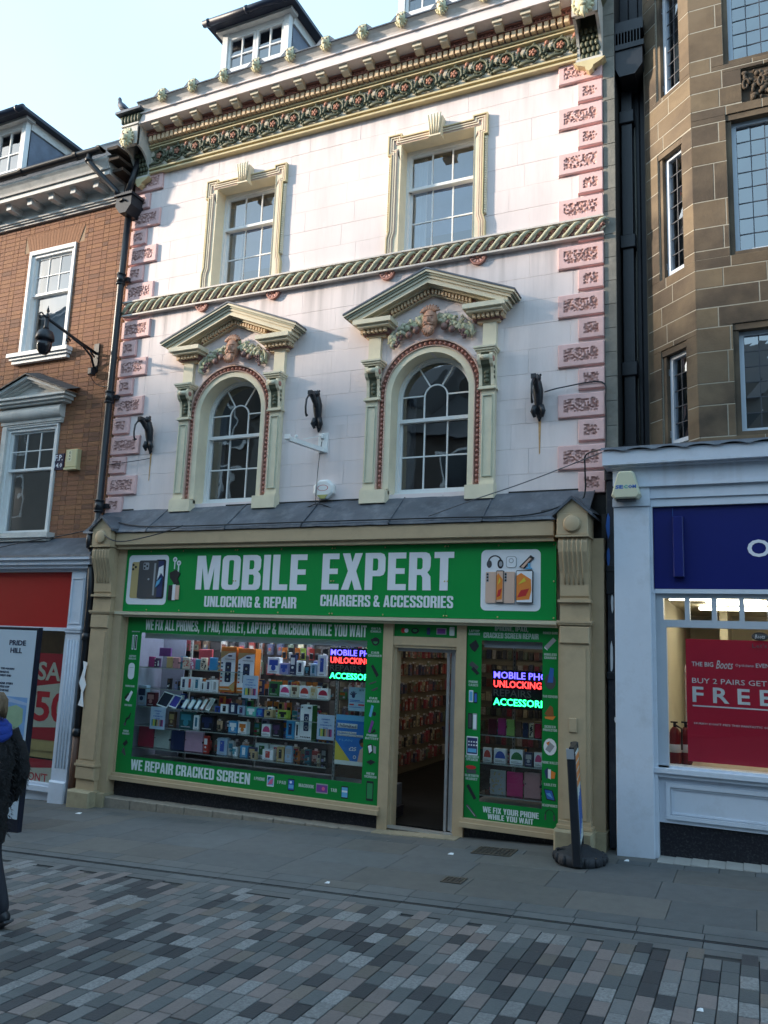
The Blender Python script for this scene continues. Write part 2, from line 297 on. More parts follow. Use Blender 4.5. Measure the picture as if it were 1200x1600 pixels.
# heavy condensed capitals drawn as outlines (outer loop, holes) on a unit-high grid
def _ro(x0, x1, y0, y1, c): return [(x0, y0+c), (x0+c*.3, y0+c*.3), (x0+c, y0), (x1-c, y0), (x1-c*.3, y0+c*.3), (x1, y0+c), (x1, y1-c), (x1-c*.3, y1-c*.3), (x1-c, y1), (x0+c, y1), (x0+c*.3, y1-c*.3), (x0, y1-c)]
GL = {
 'A': (.58, [(0, 0), (.19, 0), (.215, .18), (.365, .18), (.39, 0), (.58, 0), (.405, 1), (.175, 1)], [(.235, .33), (.345, .33), (.29, .74)]),
 'B': (.55, [(0, 0), (.42, 0), (.51, .04), (.55, .14), (.55, .38), (.52, .47), (.46, .52), (.52, .58), (.54, .66), (.54, .86), (.50, .96), (.41, 1), (0, 1)], [(.2, .15), (.2, .44), (.32, .44), (.35, .39), (.35, .20), (.32, .15)], [(.2, .59), (.2, .85), (.31, .85), (.34, .80), (.34, .64), (.31, .59)]),
 'C': (.54, [(.54, .62), (.35, .62), (.35, .80), (.32, .86), (.23, .86), (.2, .80), (.2, .2), (.23, .14), (.32, .14), (.35, .2), (.35, .40), (.54, .40), (.54, .14), (.5, .04), (.42, 0), (.12, 0), (.04, .04), (0, .14), (0, .86), (.04, .96), (.12, 1), (.42, 1), (.5, .96), (.54, .86)]),
 'D': (.54, [(0, 0), (.40, 0), (.50, .04), (.54, .14), (.54, .86), (.50, .96), (.40, 1), (0, 1)], [(.2, .15), (.2, .85), (.31, .85), (.34, .80), (.34, .20), (.31, .15)]),
 'E': (.47, [(0, 0), (.47, 0), (.47, .16), (.2, .16), (.2, .43), (.43, .43), (.43, .58), (.2, .58), (.2, .84), (.46, .84), (.46, 1), (0, 1)]),
 'F': (.44, [(0, 0), (.2, 0), (.2, .41), (.40, .41), (.40, .56), (.2, .56), (.2, .84), (.44, .84), (.44, 1), (0, 1)]),
 'G': (.55, [(.54, .64), (.35, .64), (.35, .80), (.32, .86), (.23, .86), (.2, .80), (.2, .2), (.23, .14), (.32, .14), (.35, .2), (.35, .38), (.28, .38), (.28, .52), (.55, .52), (.55, 0), (.43, 0), (.40, .06), (.34, .01), (.26, -.01), (.12, 0), (.04, .04), (0, .14), (0, .86), (.04, .96), (.12, 1), (.42, 1), (.5, .96), (.54, .86)]),
 'H': (.55, [(0, 0), (.2, 0), (.2, .42), (.35, .42), (.35, 0), (.55, 0), (.55, 1), (.35, 1), (.35, .58), (.2, .58), (.2, 1), (0, 1)]),
 'I': (.2, [(0, 0), (.2, 0), (.2, 1), (0, 1)]),
 'K': (.57, [(0, 0), (.2, 0), (.2, .28), (.25, .40), (.37, 0), (.58, 0), (.38, .58), (.55, 1), (.35, 1), (.2, .62), (.2, 1), (0, 1)]),
 'L': (.44, [(0, 0), (.44, 0), (.44, .16), (.2, .16), (.2, 1), (0, 1)]),
 'M': (.73, [(0, 0), (.18, 0), (.18, .66), (.29, 0), (.44, 0), (.55, .66), (.55, 0), (.73, 0), (.73, 1), (.47, 1), (.365, .42), (.26, 1), (0, 1)]),
 'N': (.55, [(0, 0), (.18, 0), (.18, .58), (.35, 0), (.55, 0), (.55, 1), (.37, 1), (.37, .44), (.2, 1), (0, 1)]),
 'O': (.55, _ro(0, .55, 0, 1, .13), _ro(.2, .35, .14, .86, .04)),
 'P': (.53, [(0, 0), (.2, 0), (.2, .37), (.40, .37), (.49, .41), (.53, .51), (.53, .86), (.49, .96), (.40, 1), (0, 1)], [(.2, .52), (.2, .85), (.31, .85), (.34, .80), (.34, .57), (.31, .52)]),
 'R': (.56, [(0, 0), (.2, 0), (.2, .40), (.30, .40), (.34, .34), (.35, 0), (.56, 0), (.54, .36), (.46, .47), (.52, .54), (.54, .64), (.54, .86), (.50, .96), (.41, 1), (0, 1)], [(.2, .55), (.2, .85), (.31, .85), (.34, .80), (.34, .60), (.31, .55)]),
 'S': (.54, [(.54, .68), (.35, .68), (.35, .80), (.32, .86), (.22, .86), (.2, .80), (.2, .72), (.23, .65), (.48, .48), (.54, .37), (.54, .14), (.5, .04), (.42, 0), (.12, 0), (.04, .04), (0, .14), (0, .34), (.19, .34), (.19, .2), (.22, .14), (.32, .14), (.35, .2), (.35, .31), (.31, .38), (.06, .56), (0, .66), (0, .86), (.04, .96), (.12, 1), (.42, 1), (.5, .96), (.54, .86)]),
 'T': (.48, [(.14, 0), (.34, 0), (.34, .84), (.48, .84), (.48, 1), (0, 1), (0, .84), (.14, .84)]),
 'U': (.55, [(0, 1), (0, .14), (.04, .04), (.12, 0), (.43, 0), (.51, .04), (.55, .14), (.55, 1), (.35, 1), (.35, .2), (.32, .14), (.23, .14), (.2, .2), (.2, 1)]),
 'V': (.56, [(.18, 0), (.38, 0), (.56, 1), (.36, 1), (.28, .36), (.20, 1), (0, 1)]),
 'W': (.82, [(.12, 0), (.30, 0), (.41, .56), (.52, 0), (.70, 0), (.82, 1), (.64, 1), (.59, .42), (.49, 1), (.33, 1), (.23, .42), (.18, 1), (0, 1)]),
 'X': (.56, [(0, 0), (.20, 0), (.28, .28), (.36, 0), (.56, 0), (.39, .51), (.55, 1), (.35, 1), (.28, .75), (.21, 1), (.01, 1), (.17, .51)]),
 'Y': (.56, [(.18, 0), (.38, 0), (.38, .40), (.56, 1), (.36, 1), (.28, .66), (.20, 1), (0, 1), (.18, .40)]),
 '&': (.62, [(0, .14), (.04, .04), (.12, 0), (.32, 0), (.40, .06), (.44, 0), (.63, 0), (.51, .18), (.58, .40), (.42, .40), (.39, .33), (.28, .52), (.40, .66), (.43, .78), (.41, .93), (.32, 1), (.15, 1), (.06, .94), (.03, .83), (.05, .70), (.11, .57), (.03, .45), (0, .34)], [(.2, .68), (.26, .75), (.26, .85), (.18, .86), (.17, .76)], [(.18, .42), (.17, .2), (.23, .14), (.31, .19)]),
 ',': (.18, [(.0, -.18), (.08, -.18), (.18, 0), (.18, .18), (0, .18), (0, 0), (.05, 0)]), '.': (.18, [(0, 0), (.18, 0), (.18, .18), (0, .18)]),
}
def heavy(s, x0, x1, z0, z1, y, m, parent, name='lettering', th=.0035, gap=.07, space=.24):
    adv = 0; place = []
    for ch in s:
        if ch == ' ': adv += space; continue
        place.append((ch, adv)); adv += GL[ch][0]+gap
    adv -= gap; sx = (x1-x0)/adv; sz = z1-z0; mb = MB()
    for ch, a in place:
        loops = [list(l) for l in GL[ch][1:]]
        def area(l): return sum(l[i][0]*l[(i+1) % len(l)][1]-l[(i+1) % len(l)][0]*l[i][1] for i in range(len(l)))
        if area(loops[0]) < 0: loops[0].reverse()
        for h in loops[1:]:
            if area(h) > 0: h.reverse()
        poly = list(loops[0])
        for h in loops[1:]:
            i, j = min(((i, j) for i in range(len(poly)) for j in range(len(h))), key=lambda t: (poly[t[0]][0]-h[t[1]][0])**2+(poly[t[0]][1]-h[t[1]][1])**2)
            poly = poly[:i+1]+h[j:]+h[:j+1]+poly[i:]
        W = lambda p, yy: (x0+(a+p[0])*sx, yy, z0+p[1]*sz)
        from mathutils.geometry import tessellate_polygon
        flat = [p for l in loops for p in l]
        tris = tessellate_polygon([[Vector((p[0], p[1], 0)) for p in l] for l in loops])
        mb.add([W(p, y-th) for p in flat], [tuple(t) for t in tris])
        for l in loops:
            n = len(l); mb.add([W(p, y-th) for p in l]+[W(p, y) for p in l], [(i, (i+1) % n, (i+1) % n+n, i+n) for i in range(n)])
    return part(name, mb, m, parent)
# ================================================================== GROUND
def slab(x0, x1, y0, y1, zt, m=0, mb=None):
    mb = mb or MB()
    mb.add([(x, y, G(x)+z) for z in (zt-.05, zt) for x, y in ((x0, y0), (x1, y0), (x1, y1), (x0, y1))],
           [(0, 1, 5, 4), (1, 2, 6, 5), (2, 3, 7, 6), (3, 0, 4, 7), (4, 5, 6, 7)], m); return mb
gm = MB(); gm.add([(x, y, G(x)-.03) for x, y in ((-220, -220), (220, -220), (220, 220), (-220, 220))], [(0, 1, 2, 3)])
gr = part('ground', gm, JOINT, kind='structure')
pv = part('pavement', slab(-30, 14, -2.53, .02, -.012), JOINT, kind='structure')
rd = part('road', slab(-30, 14, -14, -2.84, -.012), JOINT, kind='structure')
# flagstones
rowsY = [(-.74, -.56), (-1.22, -.74), (-1.78, -1.22), (-2.32, -1.78), (-2.52, -2.32)]
for k, (ya, yb) in enumerate(rowsY):
    x = -14.0-R.random()*.4
    while x < 3.5:
        ln = .3 if k == 0 else (.45 if k == 4 else R.choice((.62, .75, .9, 1.05)) if x > -6.9 else R.choice((.42, .5, .6)))
        g = .004; dz = R.uniform(-.0008, .0008); mb = MB(); b = .003
        vs = []
        for z, i in ((-.04, 0), (-b, 0), (0, b)):
            vs += [(px, py, G(px)+z+dz) for px, py in ((x+g/2+i, ya+g/2+i), (x+ln-g/2-i, ya+g/2+i), (x+ln-g/2-i, yb-g/2-i), (x+g/2+i, yb-g/2-i))]
        fs = [(8, 9, 10, 11)]+[(j+4*q, (j+1) % 4+4*q, (j+1) % 4+4*q+4, j+4*q+4) for q in (0, 1) for j in range(4)]
        mb.add(vs, fs); part('flagstone' if k else 'edging_sett', mb, R.choice(FLAG), pv); x += ln
mb = slab(-14, 3.5, -.56, -.02, -.002); part('threshold_strip', mb, FLAG[2], pv)
# drainage channel: granite blocks either side of a narrow slot
dc = thing('drainage_channel', 'narrow slot drain with two dark grooves between the smooth pavement and the small pavers', 'drain', (-3, -2.68, G(-3)))
slab(-30, 14, -2.70, -2.66, -.03, 0, mb := MB()); part('slot', mb, BLACK, dc)
def cy(x): return 0 if x > -4.2 else -.05*(x+4.2)*-1
for ya, yb in ((-2.655, -2.53), (-2.84, -2.705)):
    x = -13.0
    while x < 3.5:
        mb = MB(); slab(x+.003, x+.447, ya, yb, -.002, 0, mb); part('channel_block', mb, FLAG[1], dc); x += .45
slab(-13, 3.5, -2.688, -2.674, -.004, 0, mb := MB()); part('steel_rib', mb, BLACK, dc)
# pavers laid in staggered columns running away from the shops
def sett_mesh(m):
    a, b, g = .054, .1025, .0025; mb = MB(); c = .003; vs = []
    for z, i in ((-.03, 0), (-c, 0), (0, c)):
        vs += [(sx*(a-g-i), sy*(b-g-i), z) for sx, sy in ((-1, -1), (1, -1), (1, 1), (-1, 1))]
    mb.add(vs, [(8, 9, 10, 11)]+[(j+4*q, (j+1) % 4+4*q, (j+1) % 4+4*q+4, j+4*q+4) for q in (0, 1) for j in range(4)]); return mb.mesh('paver', m)
SM = [sett_mesh(m) for m in SETT]; cells = []
for i in range(-118, 30):
    x = i*.108; off = R.choice((0, .03, .07, .1025, .14, .17))
    for j in range(28):
        y = -2.95-off-j*.205
        if y < -8.4: continue
        cells.append((x, y))
slab(-12.8, 3.3, -2.95-.0, -2.845, -.002, 0, mb := MB()); part('border_course', mb, FLAG[0], rd)
def inview(x, y):                                                    # camera frustum footprint
    d = Vector((x, y, G(x)))-Vector((0, -9, 2.09)); zz = d.dot(fw)
    if zz <= 0: return None
    u, v = 600+1255.8*d.dot(rt2)/zz, 800-1255.8*d.dot(up2)/zz
    return zz if -10 < u < 1210 and v < 1610 else None
vis = sorted([(inview(*c), c) for c in cells if inview(*c)])[:300]; near = set(c for _, c in vis)
rest = MB()
for c in cells:
    k = R.choices(range(6), weights=WEI[6])[0]; x, y = c; dz = R.uniform(-.0015, .0012)
    if c in near: part('paver', SM[k], None, rd, T(x, y, G(x)+dz) @ SLOPE @ Matrix.Rotation(R.uniform(-.012, .012), 4, 'Z') @ Matrix.Rotation(R.uniform(-.006, .006), 4, 'X') @ Matrix.Diagonal((R.uniform(.965, 1.0), R.uniform(.975, 1.005), 1, 1)))
    else:
        a, b = .0515, .1; rest.add([(x+sx*a, y+sy*b, G(x+sx*a)+dz+z) for z in (-.03, 0) for sx, sy in ((-1, -1), (1, -1), (1, 1), (-1, 1))], [(4, 5, 6, 7)]+[(j, (j+1) % 4, (j+1) % 4+4, j+4) for j in range(4)], k)
part('pavers', rest, SETT, rd, kind='stuff')
# iron covers and litter
def grate(x, y, wx, wy, nx, name, lab):
    t = thing(name, lab, 'drain cover', (x, y, G(x))); z = G(x)
    mb = MB(); mb.box(-wx/2, wx/2, -wy/2, wy/2, -.01, .003); part('tray', mb, BLACK, t, T(x, y, z) @ SLOPE)
    mb = MB(); f = .018
    for a in ((-wx/2, wx/2, -wy/2, -wy/2+f), (-wx/2, wx/2, wy/2-f, wy/2), (-wx/2, -wx/2+f, -wy/2+f, wy/2-f), (wx/2-f, wx/2, -wy/2+f, wy/2-f)): mb.box(*a, .003, .009)
    part('rim', mb, mat('worn_iron', (.12, .105, .09), .5, .4, 30, .3, 60, metal=.5), t, T(x, y, z) @ SLOPE)
    for i in range(nx):
        for j in range(max(2, int(nx*wy/wx))):
            px = -wx/2+f+(i+.5)*(wx-2*f)/nx; py = -wy/2+f+(j+.5)*(wy-2*f)/max(2, int(nx*wy/wx)); q = .3*(wx-2*f)/nx
            mb2 = MATS.setdefault('_gb%s' % name, None) or MB().box(-q, q, -q, q, .003, .009).mesh('cover_stud', MATS['worn_iron']); MATS['_gb%s' % name] = mb2
            part('cover_stud', mb2, None, t, T(x, y, z) @ SLOPE @ T(px, py, 0))
grate(-2.47, -.74, .40, .32, 8, 'coal_hole_grate', 'larger rectangular iron grate in the pavement near the shop doorway')
grate(-2.48, -1.92, .19, .19, 4, 'water_stopcock_cover', 'small square iron cover set in the middle of the grey pavement')
litter = mat('litter_paper', (.75, .76, .78), .7)
for n_, (x, y, s, l) in enumerate(((-2.83, -1.03, .05, 'white scrap of paper left of the iron grate'), (-3.45, -2.45, .04, 'white scrap of paper beside the drain slot'), (-7.9, -.85, .07, 'crumpled white tissue at the foot of the left beige pilaster'), (-1.2, -.62, .04, 'small white litter at the foot of the blue white pilaster'), (-.35, -3.9, .03, 'white cap lying on the pavers at lower right'))):
    s *= .6; mb = MB(); mb.add([(-s, -s*.6, .004), (s, -s*.5, .006), (s*.8, s*.6, .016), (-s*.7, s*.5, .01), (0, 0, .02)], [(0, 1, 4), (1, 2, 4), (2, 3, 4), (3, 0, 4)])
    tag(part('litter', mb, litter, None, T(x, y, G(x))), l, 'litter', 'litter on the pavement')

# ================================================================== PINK BUILDING
pb = thing('pink_building', 'pale pink stuccoed building with carved quoins, sculpted cornice and green phone shop below', 'building', (-5.1, 0, G(-5.1)))
XL, XR = -8.75, -1.47
CW = (-6.61, -3.603); CA = (-6.605, -3.605)
def arch_holes(c, r, zs, zb):
    h = [(c-r-.02, c+r+.02, zb, zs)]; n = 6
    for i in range(n):
        z1, z2 = zs+r*i/n, zs+r*(i+1)/n; ww = math.sqrt(max(0, r*r-(z1-zs)**2))+.015; h.append((c-ww, c+ww, z1, z2))
    return h
holes = []
for c in CW: holes.append((c-.515, c+.515, 7.17, 8.745))
for c in CA: holes += arch_holes(c, .517, 5.228, 3.95)
wm = MB()
for r in rects_minus([(XL, XR, 3.6, 10.0)], holes): wm.box(r[0], r[1], .009, .33, r[2], r[3])
wall = part('wall', wm, PINK, pb)
zs = [9.305-.305*k for k in range(19)]; zs = [z for z in zs if z > 3.8]+[3.8]
qh = [(XL, -8.435, 3.6, 9.4), (-1.765, XR, 3.6, 9.4), (XL, XR, 6.93, 7.175)]
for k in range(0, 20, 2): qh += [(XL, -8.205, 9.305-.305*(k+1), 9.305-.305*k), (-2.0, XR, 9.305-.305*(k+1), 9.305-.305*k)]
plates('ashlar_block', courses(XL, XR, zs, .80, .27, .0016, jit=.03), holes+qh, 0, .01, [PINK], wall, bev=.0015)
plates('ashlar_block', [(XL, XR, 9.307, 9.4)], [], 0, .01, [PINK], wall, bev=0)
# back volume, floors and roof
bm = MB(); bm.box(XL, XR, 1.6, 9.0, 3.62, 10.0); bm.box(XL, XR, .33, 1.6, 3.62, 3.75); bm.box(XL, XR, .33, 1.6, 6.7, 6.9); bm.box(XL, XR, .33, 1.6, 9.5, 9.6)
bm.box(-5.3, -5.1, .33, 1.6, 3.75, 9.5); bm.box(XL-.01, XL+.12, .33, 1.6, 3.75, 9.6); bm.box(XR-.12, XR+.01, .33, 1.6, 3.75, 9.6)
part('interior_wall', bm, ROOM, pb)
# quoins with worm-like carving
def quoin_mesh(wd, h, seed):
    mb = MB(); mb.bbox(0, wd, -.04, .012, 0, h, .008)
    mb.f.pop(1); mb.m.pop(1); mb.s.pop(1)
    m_x, m_z = (.065 if wd > .4 else .06), .055; nx, nz = int((wd-2*m_x)/.0115), int((h-2*m_z)/.0115)
    vs = []; b = .008; y0 = -.04
    o = [(b, y0, b), (wd-b, y0, b), (wd-b, y0, h-b), (b, y0, h-b)]; i = [(m_x, y0, m_z), (wd-m_x, y0, m_z), (wd-m_x, y0, h-m_z), (m_x, y0, h-m_z)]
    mb.add(o+i, [(k, (k+1) % 4, (k+1) % 4+4, k+4) for k in range(4)])
    for q in range(nz+1):
        for p in range(nx+1):
            x = m_x+(wd-2*m_x)*p/nx; z = m_z+(h-2*m_z)*q/nz; d = 0
            if 0 < p < nx and 0 < q < nz:
                n = noise.noise(Vector((x*26, z*30, seed*7.3)))+.35*noise.noise(Vector((x*60, z*60, seed)))
                d = .026*max(0, 1-(abs(n)/.19)**2) if abs(n) < .19 else 0
                if abs(n) > .62: d = .016
            vs.append((x, y0+d, z))
    fs = [(q*(nx+1)+p, q*(nx+1)+p+1, (q+1)*(nx+1)+p+1, (q+1)*(nx+1)+p) for q in range(nz) for p in range(nx)]
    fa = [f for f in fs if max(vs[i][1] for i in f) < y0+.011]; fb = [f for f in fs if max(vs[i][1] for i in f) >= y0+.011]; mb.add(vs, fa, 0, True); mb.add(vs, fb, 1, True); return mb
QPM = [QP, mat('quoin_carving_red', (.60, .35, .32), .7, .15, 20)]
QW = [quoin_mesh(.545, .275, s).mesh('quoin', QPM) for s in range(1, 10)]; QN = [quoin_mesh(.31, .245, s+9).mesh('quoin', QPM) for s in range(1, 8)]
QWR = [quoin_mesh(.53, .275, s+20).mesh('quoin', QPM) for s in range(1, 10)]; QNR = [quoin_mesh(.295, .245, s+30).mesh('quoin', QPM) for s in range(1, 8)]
for k in range(18):
    zt = 9.305-.305*k
    if 6.9 < zt < 7.15: continue
    zb = zt-.285 if k % 2 == 0 else zt-.265
    if zb < 3.85: continue
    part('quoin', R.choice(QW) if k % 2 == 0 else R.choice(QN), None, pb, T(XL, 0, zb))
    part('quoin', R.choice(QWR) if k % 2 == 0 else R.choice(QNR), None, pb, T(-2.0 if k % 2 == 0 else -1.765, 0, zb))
# ---- string course of twisted leaves
mb = MB(); mb.box(XL, XR, -.03, .012, 6.955, 7.15, 1); mb.box(XL-.01, XR+.01, -.085, .01, 7.15, 7.172, 0); mb.box(XL-.01, XR+.01, -.08, .01, 6.932, 6.955, 0); mb.box(XL, XR, -.06, .01, 6.955, 6.968, 0); mb.box(XL, XR, -.06, .01, 7.137, 7.15, 0)
sc = part('string_course', mb, [mat('pale_moulding_paint', (.66, .60, .55), .6, .08, 5, dirt=.4, dcol=(.3, .25, .2)), PURP], pb)
mb = MB()
mb.tube([(-.125, -.035, .03), (-.08, -.06, .018), (-.03, -.075, .045), (.02, -.085, .095), (.06, -.075, .14), (.10, -.06, .162), (.14, -.035, .15)], [.010, .022, .027, .028, .027, .020, .006], 7, 0)
mb.tube([(-.075, -.04, .012), (-.03, -.07, .016), (.02, -.08, .06), (.055, -.07, .115)], [.006, .011, .011, .006], 5, 1)
for x, z in ((.045, .045), (.02, .03), (.06, .075), (.085, .10), (-.06, .12)): mb.ball((x, -.045, z), .017, 6, 4, 2)
mb.tube([(.03, -.03, .02), (.07, -.06, .04), (.10, -.04, .075)], [.008, .012, .006], 5, 1)
LT = mb.mesh('leaf_twist', [SAGE, CREAM, TERRA]); n = 48; dx = (XR-XL)/n
for k in range(n): part('leaf_twist', LT, None, sc, T(XL+dx*(k+.5), 0, 6.965))
# ---- rosettes (half flowers) below the string course
mb = MB(); pts = [(.105*math.cos(PI+PI*i/12), .105*math.sin(PI+PI*i/12)) for i in range(13)]
mb.prism(pts, -.035, .01, 0)
inn = [(.088*math.cos(PI+PI*i/12), .088*math.sin(PI+PI*i/12)) for i in range(13)]
mb.ribbon(pts, inn, -.05, -.035, 0)
for i in range(5):
    a = PI+PI*(i+.5)/5; mb.add([(.03*math.cos(a)-.0, -.037, .03*math.sin(a)), (.078*math.cos(a-.2), -.048, .078*math.sin(a-.2)), (.084*math.cos(a), -.056, .084*math.sin(a)), (.078*math.cos(a+.2), -.048, .078*math.sin(a+.2))], [(0, 1, 2, 3)], 1)
mb.ball((0, -.045, -.012), (.022, .014, .014), 8, 5, 0)
RS = mb.mesh('half_rosette', [TERRA, mat('rosette_petal_paint', (.66, .36, .3), .6, .1)])
for x in (-7.25, -6.02, -4.255, -3.005): part('half_rosette', RS, None, pb, T(x, 0, 6.93))
# ---- sash glazing helpers
def panes(xs, zz, y, parent, glm, nm='pane'):
    for a in range(len(xs)-1):
        for b in range(len(zz)-1):
            g = .009; mb = MB(); x0, x1, z0, z1 = xs[a]+g, xs[a+1]-g, zz[b]+g, zz[b+1]-g
            t1, t2 = R.uniform(-.002, .002), R.uniform(-.002, .002)
            mb.add([(x0, y+t1, z0), (x1, y-t1, z0), (x1, y-t1+t2, z1), (x0, y+t1+t2, z1)], [(0, 1, 2, 3)]); part(nm, mb, glm, parent)
def bars(mb, xs, zz, y0, y1, x0, x1, z0, z1, hw=.009):
    for x in xs: mb.box(x-hw, x+hw, y0, y1, z0, z1)
    for z in zz: mb.box(x0, x1, y0+.001, y1-.001, z-hw, z+hw)
def curtain(parent, x0, x1, z0, z1, y, m):
    n = 24; A = [(x0+(x1-x0)*i/n, y+.02*math.sin(i*1.9)) for i in range(n+1)]; mb = MB()
    mb.add([(a, b, z) for z in (z0, z1) for a, b in A], [(i, i+1, i+n+2, i+n+1) for i in range(n)], 0, True); part('curtain', mb, m, parent)
BLIND = mat('pale_blind', (.58, .60, .58), .8, .08, 3)
# ---- upper sash windows
def upper_window(c):
    wn = part('sash_window', MB().box(c-.515, c+.515, .17, .25, 8.695, 8.745).box(c-.515, c-.475, .17, .25, 7.17, 8.695).box(c+.475, c+.515, .17, .25, 7.17, 8.695), WHITE, pb)
    fr = MB(); x0, x1 = c-.475, c+.475
    for z0, z1, y in ((8.15, 8.695, .19), (7.17, 8.185, .225)):
        fr.box(x0, x0+.04, y, y+.03, z0, z1); fr.box(x1-.04, x1, y, y+.03, z0, z1)
    fr.box(x0+.04, x1-.04, .19, .22, 8.65, 8.695); fr.box(x0, x1, .165, .255, 8.15, 8.19); fr.box(x0+.04, x1-.04, .226, .254, 7.17, 7.22)
    xi = [x0+.04+(x1-x0-.08)*i/3 for i in range(4)]
    bars(fr, xi[1:3], [], .192, .216, 0, 0, 8.19, 8.65); bars(fr, xi[1:3], [7.70], .227, .25, x0+.04, x1-.04, 7.22, 8.15)
    part('sash_frame', fr, WHITE, wn)
    panes(xi, [8.19, 8.65], .205, wn, GLASSUP); panes(xi, [7.22, 7.70, 8.15], .24, wn, GLASSUP)
    curtain(wn, x0+.02, x0+.2, 7.1, 8.7, .34, BLIND)
    mb = MB().box(x0, x1, .45, .455, 7.6, 8.75); part('blind', mb, mat('grey_blind', (.15, .19, .28), .8), wn)
    # surround
    L_ = [(-.685, 7.17), (-.685, 7.40), (-.655, 7.50), (-.655, 8.60), (-.70, 8.60), (-.70, 8.893), (-.50, 8.893), (-.50, 8.845)]
    path = [(c+x, z) for x, z in L_]+[(c-x, z) for x, z in reversed(L_)]
    sur = MB(); prev = path
    for i, (d, y, m) in enumerate(((.016, -.062, 0), (.034, -.046, 1), (.046, -.052, 2), (.064, -.040, 1), (.076, -.046, 2), (.092, -.034, 1))):
        nx = offset(path, d); sur.ribbon(prev, nx, y, .0, m); prev = nx
    op = [(c-.515, 7.17), (c-.515, 7.4), (c-.515, 7.5), (c-.515, 8.5), (c-.515, 8.55), (c-.515, 8.745), (c-.45, 8.745), (c-.42, 8.745)]
    op = op+[(2*c-x, z) for x, z in reversed(op)]
    sur.ribbon(prev, op, -.026, 0, 3)
    for s in (-1, 1): sur.box(min(c+s*.515, c+s*.512), max(c+s*.515, c+s*.512), -.035, .17, 7.17, 8.745, 3)
    sur.box(c-.515, c+.515, -.035, .17, 8.743, 8.747, 3)
    so = part('window_surround', sur, [GOLD, ROSE, CREAM, CREAM], pb)
    for s in (-1, 1):
        rp = MB(); zz = 7.52
        rp.box(min(c+s*.655, c+s*.69), max(c+s*.655, c+s*.69), -.03, .0, 7.50, 8.585, 0)
        while zz < 8.57: rp.ball((c+s*.675, -.035, zz), (.017, .022, .02), 6, 4, 0); zz += .034
        part('beading', rp, [CREAM, GREEN], so, kind='stuff')
    k = MB(); k.prism([(c-.075, 8.70), (c+.075, 8.70), (c+.105, 8.96), (c-.105, 8.96)], -.12, 0, 0)
    for i in range(-2, 3): k.tube([(c+i*.026, -.135, 8.71), (c+i*.034, -.15, 8.82), (c+i*.042, -.165, 8.95), (c+i*.044, -.15, 8.99)], [.011, .014, .017, .009], 6, 0)
    k.box(c-.085, c+.085, -.14, 0, 8.685, 8.705, 0); part('keystone', k, [CREAM], so)
for c in CW: upper_window(c)
